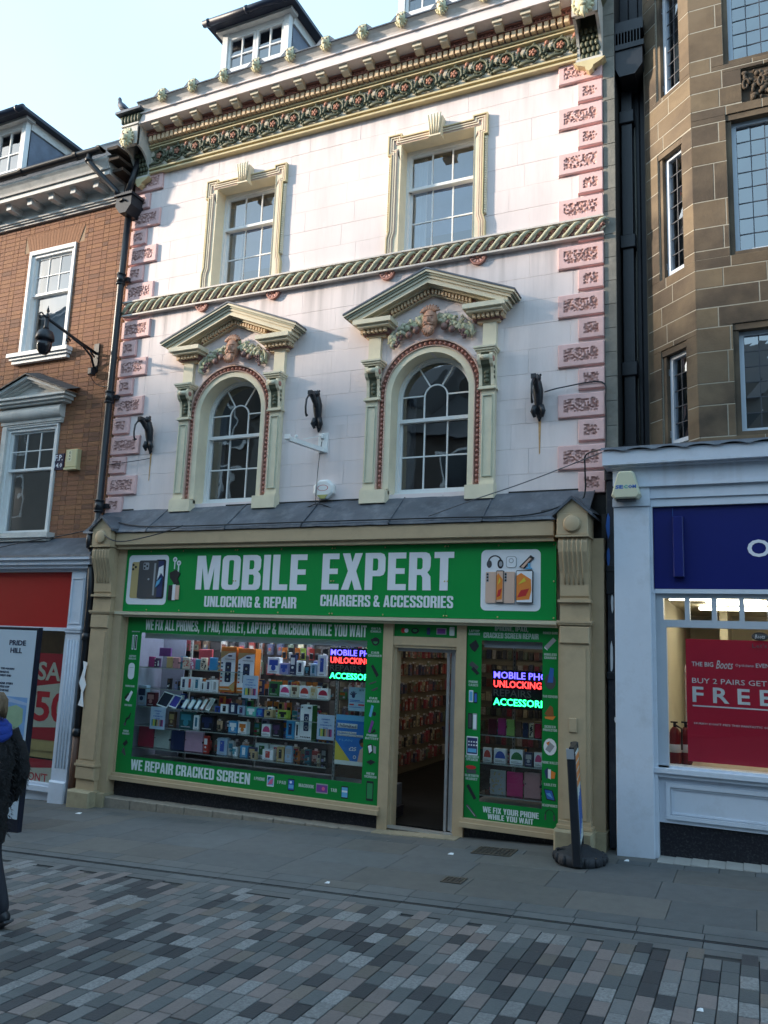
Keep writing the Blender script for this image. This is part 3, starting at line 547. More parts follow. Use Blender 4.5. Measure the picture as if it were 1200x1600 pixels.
# ---- arched windows with pediments
def arched_window(c):
    zs_, r, zb = 5.228, .517, 3.95
    fr = MB(); o = arc(c, zs_, r, zb, 20); i1 = arc(c, zs_, r-.03, zb, 20); fr.ribbon(o, i1, .17, .26, 0); fr.box(c-r, c+r, .15, .28, 3.95, 3.995)
    wn = part('arched_sash_window', fr, WHITE, pb)
    sm = MB(); i2 = arc(c, zs_, r-.058, 4.93, 20); sm.ribbon(arc(c, zs_, r-.031, 4.93, 20), i2, .185, .215, 0)
    sm.box(c-.486, c+.486, .175, .25, 4.915, 4.96); sm.box(c-.486, c-.458, .22, .25, 3.995, 4.915); sm.box(c+.458, c+.486, .22, .25, 3.995, 4.915); sm.box(c-.458, c+.458, .22, .25, 3.995, 4.05)
    bars(sm, (c-.155, c+.155), (4.47,), .222, .246, c-.458, c+.458, 4.05, 4.915)
    hw = .009
    sm.ribbon(arc(c, 5.24, .164, 4.96, 14), arc(c, 5.24, .146, 4.96, 14), .19, .212, 0)
    sm.box(c-.458, c-.164, .191, .211, 5.25, 5.268); sm.box(c+.164, c+.458, .191, .211, 5.25, 5.268)
    for s in (-1, 1):
        a = math.radians(58); p0 = Vector((s*math.cos(a)*.158, math.sin(a)*.158)); p1 = Vector((s*math.cos(a)*.45, math.sin(a)*.45)); nn = Vector((-(p1-p0).y, (p1-p0).x)).normalized()*hw
        sm.prism([(c+p.x, 5.25+p.y) for p in (p0-nn, p1-nn, p1+nn, p0+nn)], .192, .210, 0)
    part('sash_frame', sm, WHITE, wn)
    panes([c-.458, c-.155, c+.155, c+.458], [4.05, 4.47, 4.915], .235, wn, GLASSUP)
    g = MB(); g.add([(x, .202, z) for x, z in arc(c, zs_, r-.045, 4.94, 20)], [tuple(range(22, -1, -1))]); part('pane', g, GLASSUP, wn)
    curtain(wn, c-.45, c-.34, 3.9, 5.3, .36, ROOM)
    # arch surround
    so = MB(); a1 = arc(c, zs_, .595, 4.02, 24); so.ribbon(a1, arc(c, zs_, .517, 4.02, 24), -.045, 0, 0)
    so.ribbon(arc(c, zs_, .604, 4.02, 24), a1, -.065, 0, 1); so.ribbon(arc(c, zs_, .672, 4.02, 24), arc(c, zs_, .604, 4.02, 24), -.03, 0, 2); so.ribbon(arc(c, zs_, .69, 4.02, 24), arc(c, zs_, .672, 4.02, 24), -.07, 0, 1)
    A = arc(c, zs_, .518, 3.95, 24); so.add([(x, y, z) for y in (-.045, .17) for x, z in A], [(i+1, i, i+27, i+28) for i in range(26)], 0, True)
    ws = part('arch_surround', so, [CREAM, mat('flesh_pink_paint', (.66, .45, .36), .6, .1, 8, dirt=.3, dcol=(.3, .18, .14)), mat('egg_ground_paint', (.40, .22, .17), .6, .15, 10)], pb)
    eg = MB(); L = []; n = 30
    for s in (-1, 1):
        for k in range(19): L.append((c+s*.638, 4.06+k*.0615, 0))
    for k in range(n+1): a = PI*k/n; L.append((c+.638*math.cos(a), zs_+.638*math.sin(a), a))
    for x, z, a in L:
        eg.ball((x, -.045, z), (.022, .02, .024), 7, 5, 0)
    for k, (x, z, a) in enumerate(L[:-1]):
        x2, z2, _ = L[k+1]
        if abs(x-x2)+abs(z-z2) < .12:
            mx_, mz_ = (x+x2)/2, (z+z2)/2; dx_, dz_ = (x2-x), (z2-z); l = math.hypot(dx_, dz_); nx_, nz_ = -dz_/l*.026, dx_/l*.026
            eg.tube([(mx_-nx_, -.04, mz_-nz_), (mx_+nx_, -.04, mz_+nz_)], .006, 5, 0)
    part('egg_moulding', eg, [TERRA], ws, kind='stuff')
    # aedicule: bases, pilasters, consoles
    pm = part('pediment', MB().box(c-.02, c+.02, -.01, .005, 6.5, 6.52), CREAM, pb)
    for s in (-1, 1):
        def bx(mb, a, b, y0, z0, z1, m=0, y1=.0): mb.box(min(c+s*a, c+s*b), max(c+s*a, c+s*b), y0, y1, z0, z1, m)
        p = MB(); bx(p, .518, .875, -.13, 3.83, 4.0); bx(p, .69, .87, -.10, 4.0, 4.03)
        bx(p, .692, .86, -.075, 4.03, 5.17); bx(p, .71, .72, -.092, 4.1, 5.1, 1); bx(p, .825, .835, -.092, 4.1, 5.1, 1); bx(p, .72, .825, -.092, 5.09, 5.10, 1); bx(p, .72, .825, -.092, 4.1, 4.11, 1)
        bx(p, .65, .88, -.115, 5.17, 5.185); bx(p, .66, .87, -.10, 5.185, 5.21)
        bx(p, .69, .86, -.06, 5.21, 6.10)
        bx(p, .615, .895, -.20, 5.665, 5.69); bx(p, .63, .88, -.185, 5.64, 5.665); bx(p, .645, .865, -.165, 5.615, 5.64)
        part('pilaster', p, [CREAM, CREAM2], pm)
        q = MB(); ctr = c+s*.755
        prof = [(-.06, 5.22), (-.085, 5.22), (-.09, 5.36), (-.11, 5.44), (-.15, 5.47), (-.175, 5.52), (-.175, 5.575), (-.15, 5.615), (-.06, 5.615)]
        q.prism(prof, ctr-.095, ctr-.055, 0, 'x'); q.prism(prof, ctr+.055, ctr+.095, 0, 'x')
        q.prism([(y+.012 if y < -.07 else y, z) for y, z in prof], ctr-.055, ctr+.055, 1, 'x')
        for z in (5.28, 5.33, 5.38): q.ball((ctr, -.085, z), (.035, .018, .03), 7, 4, 1)
        q.tube([(ctr-.06, -.16, 5.55), (ctr+.06, -.16, 5.55)], .035, 8, 0)
        for e in (-1, 1): q.lathe([(.035, 0), (.035, .006), (.02, .012)] if e > 0 else [(.02, -.012), (.035, -.006), (.035, 0)], (ctr+e*.095, -.125, 5.535), 10, 2, 'x')
        for e in range(3): q.ball((ctr+.1, -.09, 5.32+.06*e), (.008, .018, .026), 6, 4, 1)
        part('console', q, [CREAM, GREEN, TERRA], pm)
        h = MB(); bx(h, .48, 1.01, -.25, 6.165, 6.225); bx(h, .52, .97, -.21, 6.13, 6.165); bx(h, .57, .93, -.10, 6.06, 6.13, 1); bx(h, .62, .90, -.07, 6.03, 6.06, 2)
        for k in range(6): bx(h, .585+k*.058, .620+k*.058, -.155, 6.075, 6.125, 2)
        for k in range(3): h.box(c+s*.93-(.03 if s < 0 else 0), c+s*.93+(.03 if s > 0 else 0), -.12+k*.045, -.095+k*.045, 6.075, 6.125, 2)
        part('return_block', h, [CREAM, PURP, mat('dentil_flesh_paint', (.76, .56, .36), .6, .1)], pm)
    # raking cornice
    def chev(z_off0, z_off1, hw, yf, mb, m, hin=0):
        sl = .40; top = 6.76
        def pt(x, o): return (c+x, top+o-abs(x)*sl)
        A = [pt(-hw, z_off0), pt(0, z_off0), pt(hw, z_off0)]; B = [pt(-hw, z_off1), pt(0, z_off1), pt(hw, z_off1)]
        mb.ribbon(A, B, yf, .0, m); mb.ribbon(A, B, -.0, yf+.001, m) if False else None
        mb.add([(A[i][0], yf, A[i][1]) for i in range(3)]+[(A[i][0], 0, A[i][1]) for i in range(3)], [(0, 1, 4, 3), (1, 2, 5, 4)], m)
        mb.add([(B[i][0], yf, B[i][1]) for i in range(3)]+[(B[i][0], 0, B[i][1]) for i in range(3)], [(3, 4, 1, 0), (4, 5, 2, 1)], m)
    rk = MB(); chev(.022, 0, 1.15, -.285, rk, 0); part('lead_cap', rk, LEAD, pm)
    rk = MB(); chev(-.002, -.03, 1.14, -.275, rk, 0); chev(-.03, -.055, 1.11, -.25, rk, 1); chev(-.055, -.09, 1.08, -.23, rk, 0); chev(-.09, -.155, 1.04, -.21, rk, 0); chev(-.155, -.175, .98, -.12, rk, 0); part('raking_cornice', rk, [CREAM, CREAM2], pm)
    rk = MB(); chev(-.175, -.237, .58, -.05, rk, 1); chev(-.237, -.254, .56, -.055, rk, 2)
    for s in (-1, 1):
        for k in range(12):
            x = s*(.03+k*.045); z = 6.76-.185-abs(x)*.40; rk.box(c+x-.013, c+x+.013, -.105, -.05, z-.052, z, 0)
    part('raking_dentils', rk, [MATS['dentil_flesh_paint'], PURP, CREAM], pm, kind='stuff')
    # bearded mask and garland
    m = MB(); y = -.07; z = 6.13
    m.ball((c, y, z+.02), (.085, .07, .13), 14, 12, 0); m.ball((c, y-.07, z), (.018, .03, .04), 8, 6, 0); m.ball((c, y-.055, z+.05), (.065, .02, .015), 8, 5, 0)
    for s in (-1, 1): m.ball((c+s*.035, y-.055, z+.025), (.016, .01, .009), 6, 4, 1); m.ball((c+s*.045, y-.045, z-.02), (.028, .025, .03), 7, 5, 0); m.tube([(c+s*.005, y-.08, z-.045), (c+s*.04, y-.075, z-.055), (c+s*.07, y-.05, z-.05)], [.012, .012, .006], 6, 0)
    m.ball((c, y-.045, z-.11), (.07, .05, .07), 10, 8, 0)
    for k in range(9):
        a = PI*(k+.5)/9; m.tube([(c+.04*math.cos(a), y-.02, z+.11), (c+.09*math.cos(a), y-.03, z+.11+.05*math.sin(a)), (c+.12*math.cos(a), y-.01, z+.10+.10*math.sin(a))], [.022, .02, .005], 6, 0)
    for k in range(7):
        a = -PI*(k+.5)/7; m.tube([(c+.03*math.cos(a), y-.08, z-.09+.02*math.sin(a)), (c+.055*math.cos(a+.3), y-.09, z-.11+.05*math.sin(a)), (c+.06*math.cos(a), y-.07, z-.12+.075*math.sin(a))], [.014, .014, .006], 6, 0)
    M_ = T(c, 0, 6.12) @ Matrix.Scale(1.16, 4) @ T(-c, 0, -6.12)
    part('carved_mask', m, [mat('mask_flesh_paint', (.46, .25, .17), .55, .2, 25, dirt=.45, dcol=(.15, .07, .05), dscale=16), PURP], pm, M_)
    for s in (-1, 1):
        g = MB()
        for k in range(40):
            t_ = k/39; x = s*(.10+.44*t_); zc = 6.17-.26*t_**1.8; a = R.uniform(0, 2*PI); l = R.uniform(.07, .11)
            x += R.uniform(-.03, .03); zc += R.uniform(-.05, .06); d = Vector((math.cos(a), -.25, math.sin(a)))*l
            p0 = Vector((c+x, -.05+R.uniform(-.02, .01), zc)); g.tube([p0-d*.5, p0+Vector((0, -.025, 0)), p0+d*.4, p0+d*.75+Vector((0, .02, -.01))], [.008, .031, .026, .006], 6, R.choice((0, 0, 3)), flat=.6)
        for k in range(8):
            a = k*.9; x = s*(.34+.1*math.cos(a)); g.tube([(c+x, -.07, 6.10+.05*math.sin(a)), (c+x+.03, -.09, 6.12+.05*math.sin(a)), (c+x+.05, -.06, 6.09+.05*math.sin(a))], [.009, .014, .007], 6, 0)
        for (a, b, rr) in ((.19, 6.05, .05), (.29, 6.0, .045), (.24, 6.10, .034)): g.ball((c+s*a, -.075, b), (rr, rr*.8, rr), 10, 8, 1)
        for k in range(26):
            aa, bb = R.uniform(-1, 1), R.random(); g.ball((c+s*(.42+.05*bb)+aa*.045*(1-bb*.6), -.07-R.random()*.025, 5.99-.13*bb+R.uniform(-.01, .01)), .0165, 6, 5, 2)
        g.tube([(c+s*.50, -.05, 6.08), (c+s*.56, -.07, 6.0), (c+s*.555, -.07, 5.93), (c+s*.52, -.06, 5.91)], [.02, .026, .018, .008], 7, 0)
        part('carved_garland', g, [SAGE, mat('fruit_mauve_paint', (.24, .14, .12), .5, .15, 20, dirt=.3, dcol=(.1, .05, .05), dscale=20), mat('grape_paint', (.19, .10, .095), .45, .2, 30), mat('leaf_pale_paint', (.42, .44, .27), .6, .15, 15)], pm)
for c in CA: arched_window(c)
# ---- cornice
cx0, cx1 = -8.45, -1.76
mb = MB()
mb.box(cx0, cx1, -.085, .005, 9.275, 9.30, 1); mb.box(cx0, cx1, -.06, .005, 9.30, 9.33, 0); mb.box(cx0, cx1, -.10, .005, 9.33, 9.355, 1)
mb.box(cx0, cx1, -.07, .005, 9.355, 9.67, 0); mb.box(cx0, cx1, -.125, .005, 9.67, 9.69, 1); mb.box(cx0, cx1, -.10, .005, 9.69, 9.705, 0); mb.box(cx0, cx1, -.14, .005, 9.705, 9.73, 1)
mb.box(cx0, cx1, -.12, .005, 9.73, 9.85, 2); mb.box(cx0, cx1, -.20, .005, 9.85, 9.865, 3); mb.box(cx0, cx1, -.17, .005, 9.865, 9.91, 2); mb.box(cx0, cx1, -.215, .005, 9.91, 9.93, 3)
mb.box(cx0-.02, cx1+.02, -.40, .2, 9.935, 10.10, 4); mb.box(cx0-.02, cx1+.02, -.425, .2, 10.08, 10.10, 4)
prof = [(-.38, 10.10), (-.40, 10.11), (-.41, 10.15), (-.44, 10.20), (-.475, 10.235), (-.475, 10.25), (.0, 10.25), (0, 10.10)]
mb.prism(prof, cx0, cx1, 5, 'x')
co = part('cornice', mb, [mat('frieze_cream', (.60, .55, .45), .6, .1, 6), GOLD, PURP, TERRA, mat('soffit_mauve_paint', (.76, .67, .64), .6, .08, 4, dirt=.35, dcol=(.35, .28, .26)), mat('gutter_stone_paint', (.62, .57, .53), .6, .15, 6, .2, 40, dirt=.5, dcol=(.22, .19, .17), dscale=4)], pb)
lead = MB(); pts = []; x = cx0
HX = [-7.96+.568*k for k in range(11)]
n = 200
for i in range(n+1):
    x = cx0+(cx1-cx0)*i/n; z = 10.252
    for h in HX:
        d = abs(x-h)
        if d < .14: z = max(z, 10.252+.10*math.cos(d/.14*PI/2)**.8)
    pts.append((x, z))
lead.ribbon(pts, [(x, 10.235) for x, z in pts], -.49, -.46, 0)
lead.add([(x, -.49, z) for x, z in pts]+[(x, .25, max(10.25, z-.05)+.012) for x, z in pts], [(i, i+1, i+n+2, i+n+1) for i in range(n)], 0)
part('lead_gutter_edge', lead, LEAD, co)
mb = MB()
mb.ball((0, -.47, .065), (.072, .05, .085), 12, 10, 0); mb.ball((0, -.52, .04), (.038, .035, .032), 8, 6, 0); mb.ball((0, -.535, .015), (.03, .02, .018), 8, 6, 0); mb.ball((0, -.545, .058), (.014, .012, .012), 6, 4, 1)
for s in (-1, 1): mb.ball((s*.03, -.515, .085), (.012, .01, .009), 6, 4, 1); mb.ball((s*.05, -.49, .125), (.018, .015, .02), 6, 5, 0)
for k in range(14):
    a = 2*PI*k/14; mb.tube([(.05*math.cos(a), -.465, .06+.06*math.sin(a)), (.08*math.cos(a), -.475, .055+.09*math.sin(a)), (.082*math.cos(a+.2), -.45, .045+.105*math.sin(a+.2))], [.016, .02, .007], 6, 0)
mb.tube([(0, -.52, .0), (.0, -.51, -.04), (.01, -.48, -.09)], [.02, .018, .006], 6, 0)
LH = mb.mesh('lion_head', [mat('lion_cream_paint', (.60, .55, .36), .6, .2, 25, dirt=.5, dcol=(.2, .16, .1), dscale=12), PURP])
for h in HX: part('lion_head', LH, None, co, T(h, 0, 10.20))
mb = MB(); mb.box(-.055, .055, -.35, -.15, 9.91, 9.935, 0); mb.prism([(-.345, 9.89), (-.33, 9.86), (-.26, 9.835), (-.19, 9.86), (-.18, 9.935), (-.345, 9.935)], -.05, .05, 0, 'x'); mb.box(-.065, .065, -.365, -.345, 9.885, 9.935, 0)
MU = mb.mesh('mutule', [mat('mutule_ochre', (.64, .56, .42), .6, .1, 8)])
x = -8.16
while x < -1.85: part('mutule', MU, None, co, T(x, 0, 0)); x += .3635
DN = MB().bbox(-.029, .029, -.205, -.12, 9.74, 9.835, .005).mesh('dentil', MATS['dentil_flesh_paint']); x = -8.38
while x < -1.8: part('dentil', DN, None, co, T(x, 0, 0)); x += .0835
mb = MB(); x = -8.41
while x < -1.8: mb.ball((x, -.185, 9.888), (.018, .02, .018), 6, 5, 0); mb.box(x+.024, x+.03, -.195, -.17, 9.87, 9.905, 0); x += .054
part('egg_moulding', mb, TERRA, co, kind='stuff')
# scroll unit
mb = MB(); P_ = []; rr = []
for i in range(26):
    a = -.6+i*.42; r = .108*(1-i/27)**.8; P_.append((r*math.cos(a), -.10-.01*math.sin(i*.3), .02+r*math.sin(a))); rr.append(.021*(1-i/40))
mb.tube(P_, rr, 6, 0)
for k in range(7):
    a = 2*PI*k/7+.3; mb.tube([(.10*math.cos(a), -.09, .02+.10*math.sin(a)), (.125*math.cos(a+.25), -.12, .02+.115*math.sin(a+.25)), (.12*math.cos(a+.5), -.09, .02+.125*math.sin(a+.5))], [.018, .022, .006], 6, 0)
mb.ball((0, -.075, .02), (.10, .022, .10), 12, 8, 0); mb.ball((0, -.115, .02), (.026, .024, .026), 8, 6, 1)
for k in range(5): a = 2*PI*k/5; mb.ball((.034*math.cos(a), -.118, .02+.034*math.sin(a)), (.021, .014, .021), 6, 5, 1)
mb.tube([(-.20, -.09, -.09), (-.14, -.11, -.10), (-.08, -.12, -.10), (.0, -.11, -.105), (.06, -.10, -.08)], [.014, .022, .024, .02, .008], 6, 0)
mb.tube([(.11, -.09, -.06), (.15, -.11, .0), (.17, -.11, .06), (.175, -.10, .10)], [.018, .022, .02, .01], 6, 0)
mb.ball((.178, -.115, .105), (.03, .026, .032), 7, 6, 1); mb.ball((.155, -.11, .075), (.02, .02, .02), 6, 5, 1)
for x, z in ((.13, -.07), (.17, -.04), (.2, -.08), (.16, -.10), (.2, .02), (.14, .03)): mb.ball((x, -.095, z), (.026, .024, .022), 6, 5, 0)
SU = mb.mesh('scroll_flower', [GREEN, mat('flower_red_paint', (.36, .155, .10), .55, .2, 25, dirt=.15, dcol=(.5, .3, .2), dscale=20)])
for k in range(19): part('scroll_flower', SU, None, co, T(-8.25+.3495*k, 0, 9.50))
# ---- end consoles
def end_console(c, label):
    a, b = c-.15, c+.15; r = part('end_console', MB().box(a, b, -.36, .0, 9.9, 10.05, 0), [mat('console_white_paint', (.60, .57, .52), .6, .12, 6, dirt=.4, dcol=(.3, .26, .22))], pb, label=label)
    cb = MB(); arcp = [(-.38+.30*math.sin(PI/2*i/10)*1.0, 9.60-.34*(1-math.cos(PI/2*i/10))) for i in range(11)]
    side = [(-.40, 9.9), (-.40, 9.60)]+[(-.38+.31*math.sin(PI/2*i/10), 9.60-.36*(i/10)**1.0*0-.36*(1-math.cos(PI/2*i/10))) for i in range(11)]+[(0, 9.24), (0, 9.9)]
    cb.prism(side, a, a+.035, 0, 'x'); cb.prism(side, b-.035, b, 0, 'x'); cb.box(a+.035, b-.035, -.04, 0, 9.25, 9.9, 1); cb.box(a-.01, b+.01, -.12, 0, 9.20, 9.24, 0)
    for i in range(5):
        for j in range(4): cb.ball((a+.065+j*.058+(.02 if i % 2 else 0), -.07-.035*i*.6, 9.30+.07*i), (.028, .02, .045), 7, 5, 1)
    part('scaled_bracket', cb, [MATS['console_white_paint'], GREEN], r)
    hb = MB(); hb.box(a, b, -.42, -.36, 9.60, 9.92, 0); hb.box(a-.02, b+.02, -.44, -.36, 9.92, 9.95, 0)
    part('head_block', hb, [MATS['console_white_paint']], r)
    me = LH; part('lion_mask', me, None, r, T(c, -.0, 9.62) @ Matrix.Diagonal((1.5, 1.0, 1.45, 1)))
    lf = MB(); lf.prism([(c-.24, 10.13), (c+.24, 10.13), (c+.15, 9.96), (c-.15, 9.96)], -.42, .0, 0)
    for i in range(6): lf.ball((c-.16+i*.064, -.43, 10.04), (.026, .02, .07), 7, 5, 0)
    part('leaf_capital', lf, GREEN, r); lc = MB(); lc.box(c-.26, c+.24, -.50, .0, 10.13, 10.17); part('lead_cap', lc, LEAD, r)
    dp = MB(); dp.prism([(c-.19, 9.20), (c+.19, 9.20), (c+.14, 9.16), (c+.05, 9.12), (c+.04, 9.08), (c, 9.05), (c-.04, 9.08), (c-.05, 9.12), (c-.14, 9.16)], -.13, 0, 0); part('drop_bracket', dp, GOLD, r)
end_console(-8.60, 'left console with white lion mask below leafy capital'); end_console(-1.61, 'right console with scaled green back')
# ---- side pier on the right
pz = [3.75+.29*k for k in range(24)]
pier = part('side_pier', MB().box(-1.46, -1.335, .01, .6, 3.75, 10.6), JOINT, pb)
plates('pier_stone', [(-1.465, -1.33, z+.002, z+.288) for z in pz], [], -.012, .012, [PIERST], pier, bev=.003)
# ---- roof and dormers
rf = MB(); rf.prism([(-.05, 10.2), (4.6, 12.6), (9.2, 10.0), (0, 10.0)], XL, XR, 0, 'x'); roof = part('roof', rf, SLATE, pb)
NAVY = mat('dark_blue_black_felt', (.02, .025, .045), .45, .2, 6)
def dormer(x0, x1, y, zb, zt, nm, depth=2.6, parent=pb, cas=2):
    d = part('dormer', MB().box(x0+.06, x1-.06, y+.06, y+.10, zb-.3, zb-.02), WHITE, parent, label=nm)
    k = MB(); CK = mat('dormer_lead_cheek', (.13, .15, .2), .5, .3, 4, .2, 10, dirt=.4, dcol=(.06, .06, .07)); k.box(x0, x0+.05, y+.10, y+depth, zb-.6, zt-.02); part('cheek', k, CK, d); k = MB(); k.box(x1-.05, x1, y+.10, y+depth, zb-.6, zt-.02); part('cheek', k, CK, d)
    k = MB(); k.box(x0-.18, x1+.18, y-.22, y+depth, zt+.03, zt+.09, 0); part('flat_roof', k, NAVY, d)
    k = MB(); k.box(x0-.08, x1+.08, y-.08, y+.12, zt-.02, zt+.03); k.box(x1-.0, x1+.03, y+.1, y+depth-.1, zt-.14, zt+.03); part('fascia_board', k, OLDWHITE, d)
    k = MB(); k.tube([(x0-.2, y-.26, zt+.04), (x1+.2, y-.26, zt+.04)], .055, 8)
    for gx in (x0-.1, (x0+x1)/2, x1+.05): k.tube([(gx-.02, y-.26, zt+.04), (gx+.02, y-.26, zt+.04)], .066, 8)
    part('gutter', k, NAVY, d)
    f = MB(); f.box(x0, x0+.10, y, y+.12, zb-.3, zt-.02); f.box(x1-.10, x1, y, y+.12, zb-.3, zt-.02); f.box(x0+.1, x1-.1, y+.02, y+.10, zt-.09, zt-.02); f.box(x0+.1, x1-.1, y+.02, y+.12, zb-.02, zb+.05)
    W_ = (x1-x0-.2)/cas; part('window_frame', f, WHITE, d)
    for i in range(cas):
        a, b = x0+.1+W_*i, x0+.1+W_*(i+1); q = MB(); q.box(a+.004, a+.05, y+.03, y+.08, zb+.05, zt-.09); q.box(b-.05, b-.004, y+.03, y+.08, zb+.05, zt-.09); q.box(a+.05, b-.05, y+.03, y+.08, zb+.05, zb+.10); q.box(a+.05, b-.05, y+.03, y+.08, zt-.13, zt-.09)
        zm = zb+.10+(zt-.13-zb-.1)*.42
        bars(q, ((a+b)/2,), (zm,), y+.04, y+.075, a+.05, b-.05, zb+.10, zt-.13, .012); part('casement', q, WHITE, d)
        panes([a+.05, (a+b)/2, b-.05], [zb+.10, zm, zt-.13], y+.06, d, GLASSUP)
    k = MB(); k.box(x0+.05, x1-.05, y+.5, y+.52, zb-.5, zt); part('blind', k, MATS['pale_blind'], d)
dormer(-7.60, -6.33, .4, 11.1, 11.85, 'dormer window above the left upper sash window')
dormer(-4.45, -3.2, .4, 11.1, 11.85, 'dormer window above the right upper sash window')
# ================================================================== SHOPFRONT
sf = thing('shopfront', 'beige timber shopfront with fluted console pilasters and green vinyl framed windows', 'shopfront', (-5.1, -.2, G(-5.1)))
def shop_pilaster(a, b, s0, s1, ybk, lab):
    g = G((a+b)/2)-.05; c = (a+b)/2
    p = MB(); p.box(a, b, -.40, .0, g+.2, 3.30); p.box(s0, s1, ybk, .0, g, 3.31)
    p.box(a+.04, b-.04, -.412, -.40, .42, 2.13)
    p.bbox(a-.0, b, -.425, -.40, 2.18, 2.36, .01); p.box(a-.03, b+.03, -.44, -.3, 2.395, 2.42); p.box(a-.02, b+.02, -.43, -.3, 2.375, 2.395)
    p.box(a-.02, b+.02, -.44, -.3, 2.61, 2.64)
    p.box(a-.01, b+.01, -.425, -.3, .36, .40); p.box(a-.025, b+.025, -.44, -.3, .33, .36); p.bbox(a-.01, b+.01, -.43, -.3, .16, .32, .01)
    o = part('pilaster', p, BEIGE, sf, label=lab)
    k = MB(); k.bbox(a-.04, b+.04, -.52, -.2, g, g+.26, .02); k.box(s0-.01, s1+.015, ybk-.06, -.0, g, g+.24); part('plinth', k, mat('plinth_beige', (.37, .31, .2), .7, .15, 8, .2, 50, dirt=.5, dcol=(.13, .11, .08), dscale=7), o)
    k = MB(); prof = [(-.40, 2.66), (-.415, 2.68), (-.42, 2.80), (-.44, 2.92), (-.48, 3.04), (-.515, 3.14), (-.52, 3.24), (-.50, 3.29), (-.40, 3.29)]
    k.prism(prof, a+.005, b-.005, 0, 'x'); n = 5
    for i in range(n):
        x = a+.035+(b-a-.07)*(i+.5)/n; k.tube([(x, y-.002, z) for y, z in prof[2:8]], .010, 6)
    part('fluted_console', k, BEIGE, o)
    k = MB(); k.bbox(a-.01, b+.01, -.53, -.2, 3.315, 3.55, .008); k.box(a-.02, b+.02, -.545, -.2, 3.295, 3.315)
    k.prism([(a-.01, 3.55), (b+.01, 3.55), (c, 3.70)], -.525, -.0)
    k.lathe([(.095, -.545), (.095, -.53)], (c, 0, 3.435), 24, 0, 'y'); k.lathe([(.075, -.552), (.09, -.545)], (c, 0, 3.435), 24, 0, 'y')
    part('capital', k, BEIGE, o)
    k = MB(); k.ribbon([(a-.055, 3.545), (c, 3.735), (b+.055, 3.545)], [(a-.055, 3.515), (c, 3.70), (b+.055, 3.515)], -.56, .0, 0); k.add([(a-.055, -.56, 3.545), (c, -.56, 3.735), (b+.055, -.56, 3.545), (a-.055, 0, 3.60), (c, 0, 3.79), (b+.055, 0, 3.60)], [(0, 1, 4, 3), (1, 2, 5, 4)]); part('lead_cap', k, LEAD, o)
    return o
pl = shop_pilaster(-8.44, -8.12, -8.12, -7.975, -.33, 'left beige pilaster next to the red shop')
pr = shop_pilaster(-1.89, -1.58, -1.58, -1.455, -.26, 'right beige pilaster behind the rubber based stand')
k = MB(); k.bbox(-1.79, -1.71, -.43, -.412, 1.28, 1.42, .004); part('socket_plate', k, BEIGE, pr)
mb = MB(); mb.bbox(-8.10, -1.95, -.44, -.05, 3.325, 3.495, .008); mb.box(-8.09, -1.96, -.40, -.05, 3.275, 3.325); mb.box(-8.11, -1.92, -.30, -.02, 3.20, 3.275); part('fascia_beam', mb, BEIGE, sf)
mb = MB(); mb.box(-8.09, -1.94, -.345, -.15, 2.375, 2.415); mb.box(-8.0, -1.94, -.31, -.15, 2.345, 2.375); mb.box(-8.0, -1.94, -.15, -.0, 2.345, 3.3)
part('lower_fascia_ledge', mb, mat('cream_ledge_paint', (.56, .50, .36), .5, .08, 5), sf)
# lead flashing over the fascia, in sheets with welted joints
xs_ = [-8.70, -7.55, -6.25, -5.1, -3.9, -2.75, -1.58]
for a, b in zip(xs_, xs_[1:]):
    f = MB(); n = 10
    pr_ = [(.0, 3.90), (-.02, 3.885), (-.06, 3.86), (-.25, 3.70), (-.44, 3.545), (-.46, 3.53), (-.462, 3.50)]
    vs = []
    for i in range(n+1):
        x = a+(b-a)*i/n-.0
        for y, z in pr_: vs.append((x, y+R.uniform(-.004, .004), z+R.uniform(-.004, .004)))
    q = len(pr_); f.add(vs, [(i*q+j, i*q+j+1, (i+1)*q+j+1, (i+1)*q+j) for i in range(n) for j in range(q-1)], 0, True)
    f.tube([(b-.005, y-.004, z+.004) for y, z in pr_], .009, 6); part('lead_sheet', f, LEAD, sf)
# window bays
def hframe(x0, x1, z0, z1, hole, y0, y1, mb, m=0):
    for r in rects_minus([(x0, x1, z0, z1)], [hole]): mb.box(r[0], r[1], y0, y1, r[2], r[3], m)
W1 = (-7.945, -4.02, .265, 2.345); H1 = (-7.69, -4.24, .49, 2.135)
W2 = (-2.985, -1.945, .265, 2.375); H2 = (-2.81, -2.12, .45, 2.185)
for (W_, H_, lab) in ((W1, H1, 'wide display window with green vinyl border'), (W2, H2, 'narrow display window with green vinyl border')):
    g = MB(); g.box(W_[0]-.02, W_[1]+.02, -.205, -.197, W_[2]-.02, W_[3]+.01); gw = part('window', g, GLASSSH, sf, label=lab)
    v = MB(); hframe(*W_, H_, -.212, -.207, v); part('vinyl_border', v, VINYL, gw)
    v = MB(); hframe(W_[0]-.05, W_[1]+.05, W_[2]-.05, W_[3]+.03, W_, -.225, -.12, v); part('window_frame', v, BEIGE, gw)
    s = MB(); s.box(W_[0]-.03, W_[1]+.03, -.29, -.1, .175, .225); s.box(W_[0]-.03, W_[1]+.03, -.26, -.1, .225, .262); part('sill', s, BEIGE, gw)
    s = MB(); s.box(W_[0]-.02, W_[1]+.02, -.185, .5, -.3, .175); part('stall_riser', s, RISER, sf)
    s = MB(); s.box(H_[0]+.01, H_[1]-.01, -.15, -.12, H_[3]-.075, H_[3]+.03); part('shutter_rail', s, mat('grey_rail', (.36, .37, .39), .5, .08, 3), gw)
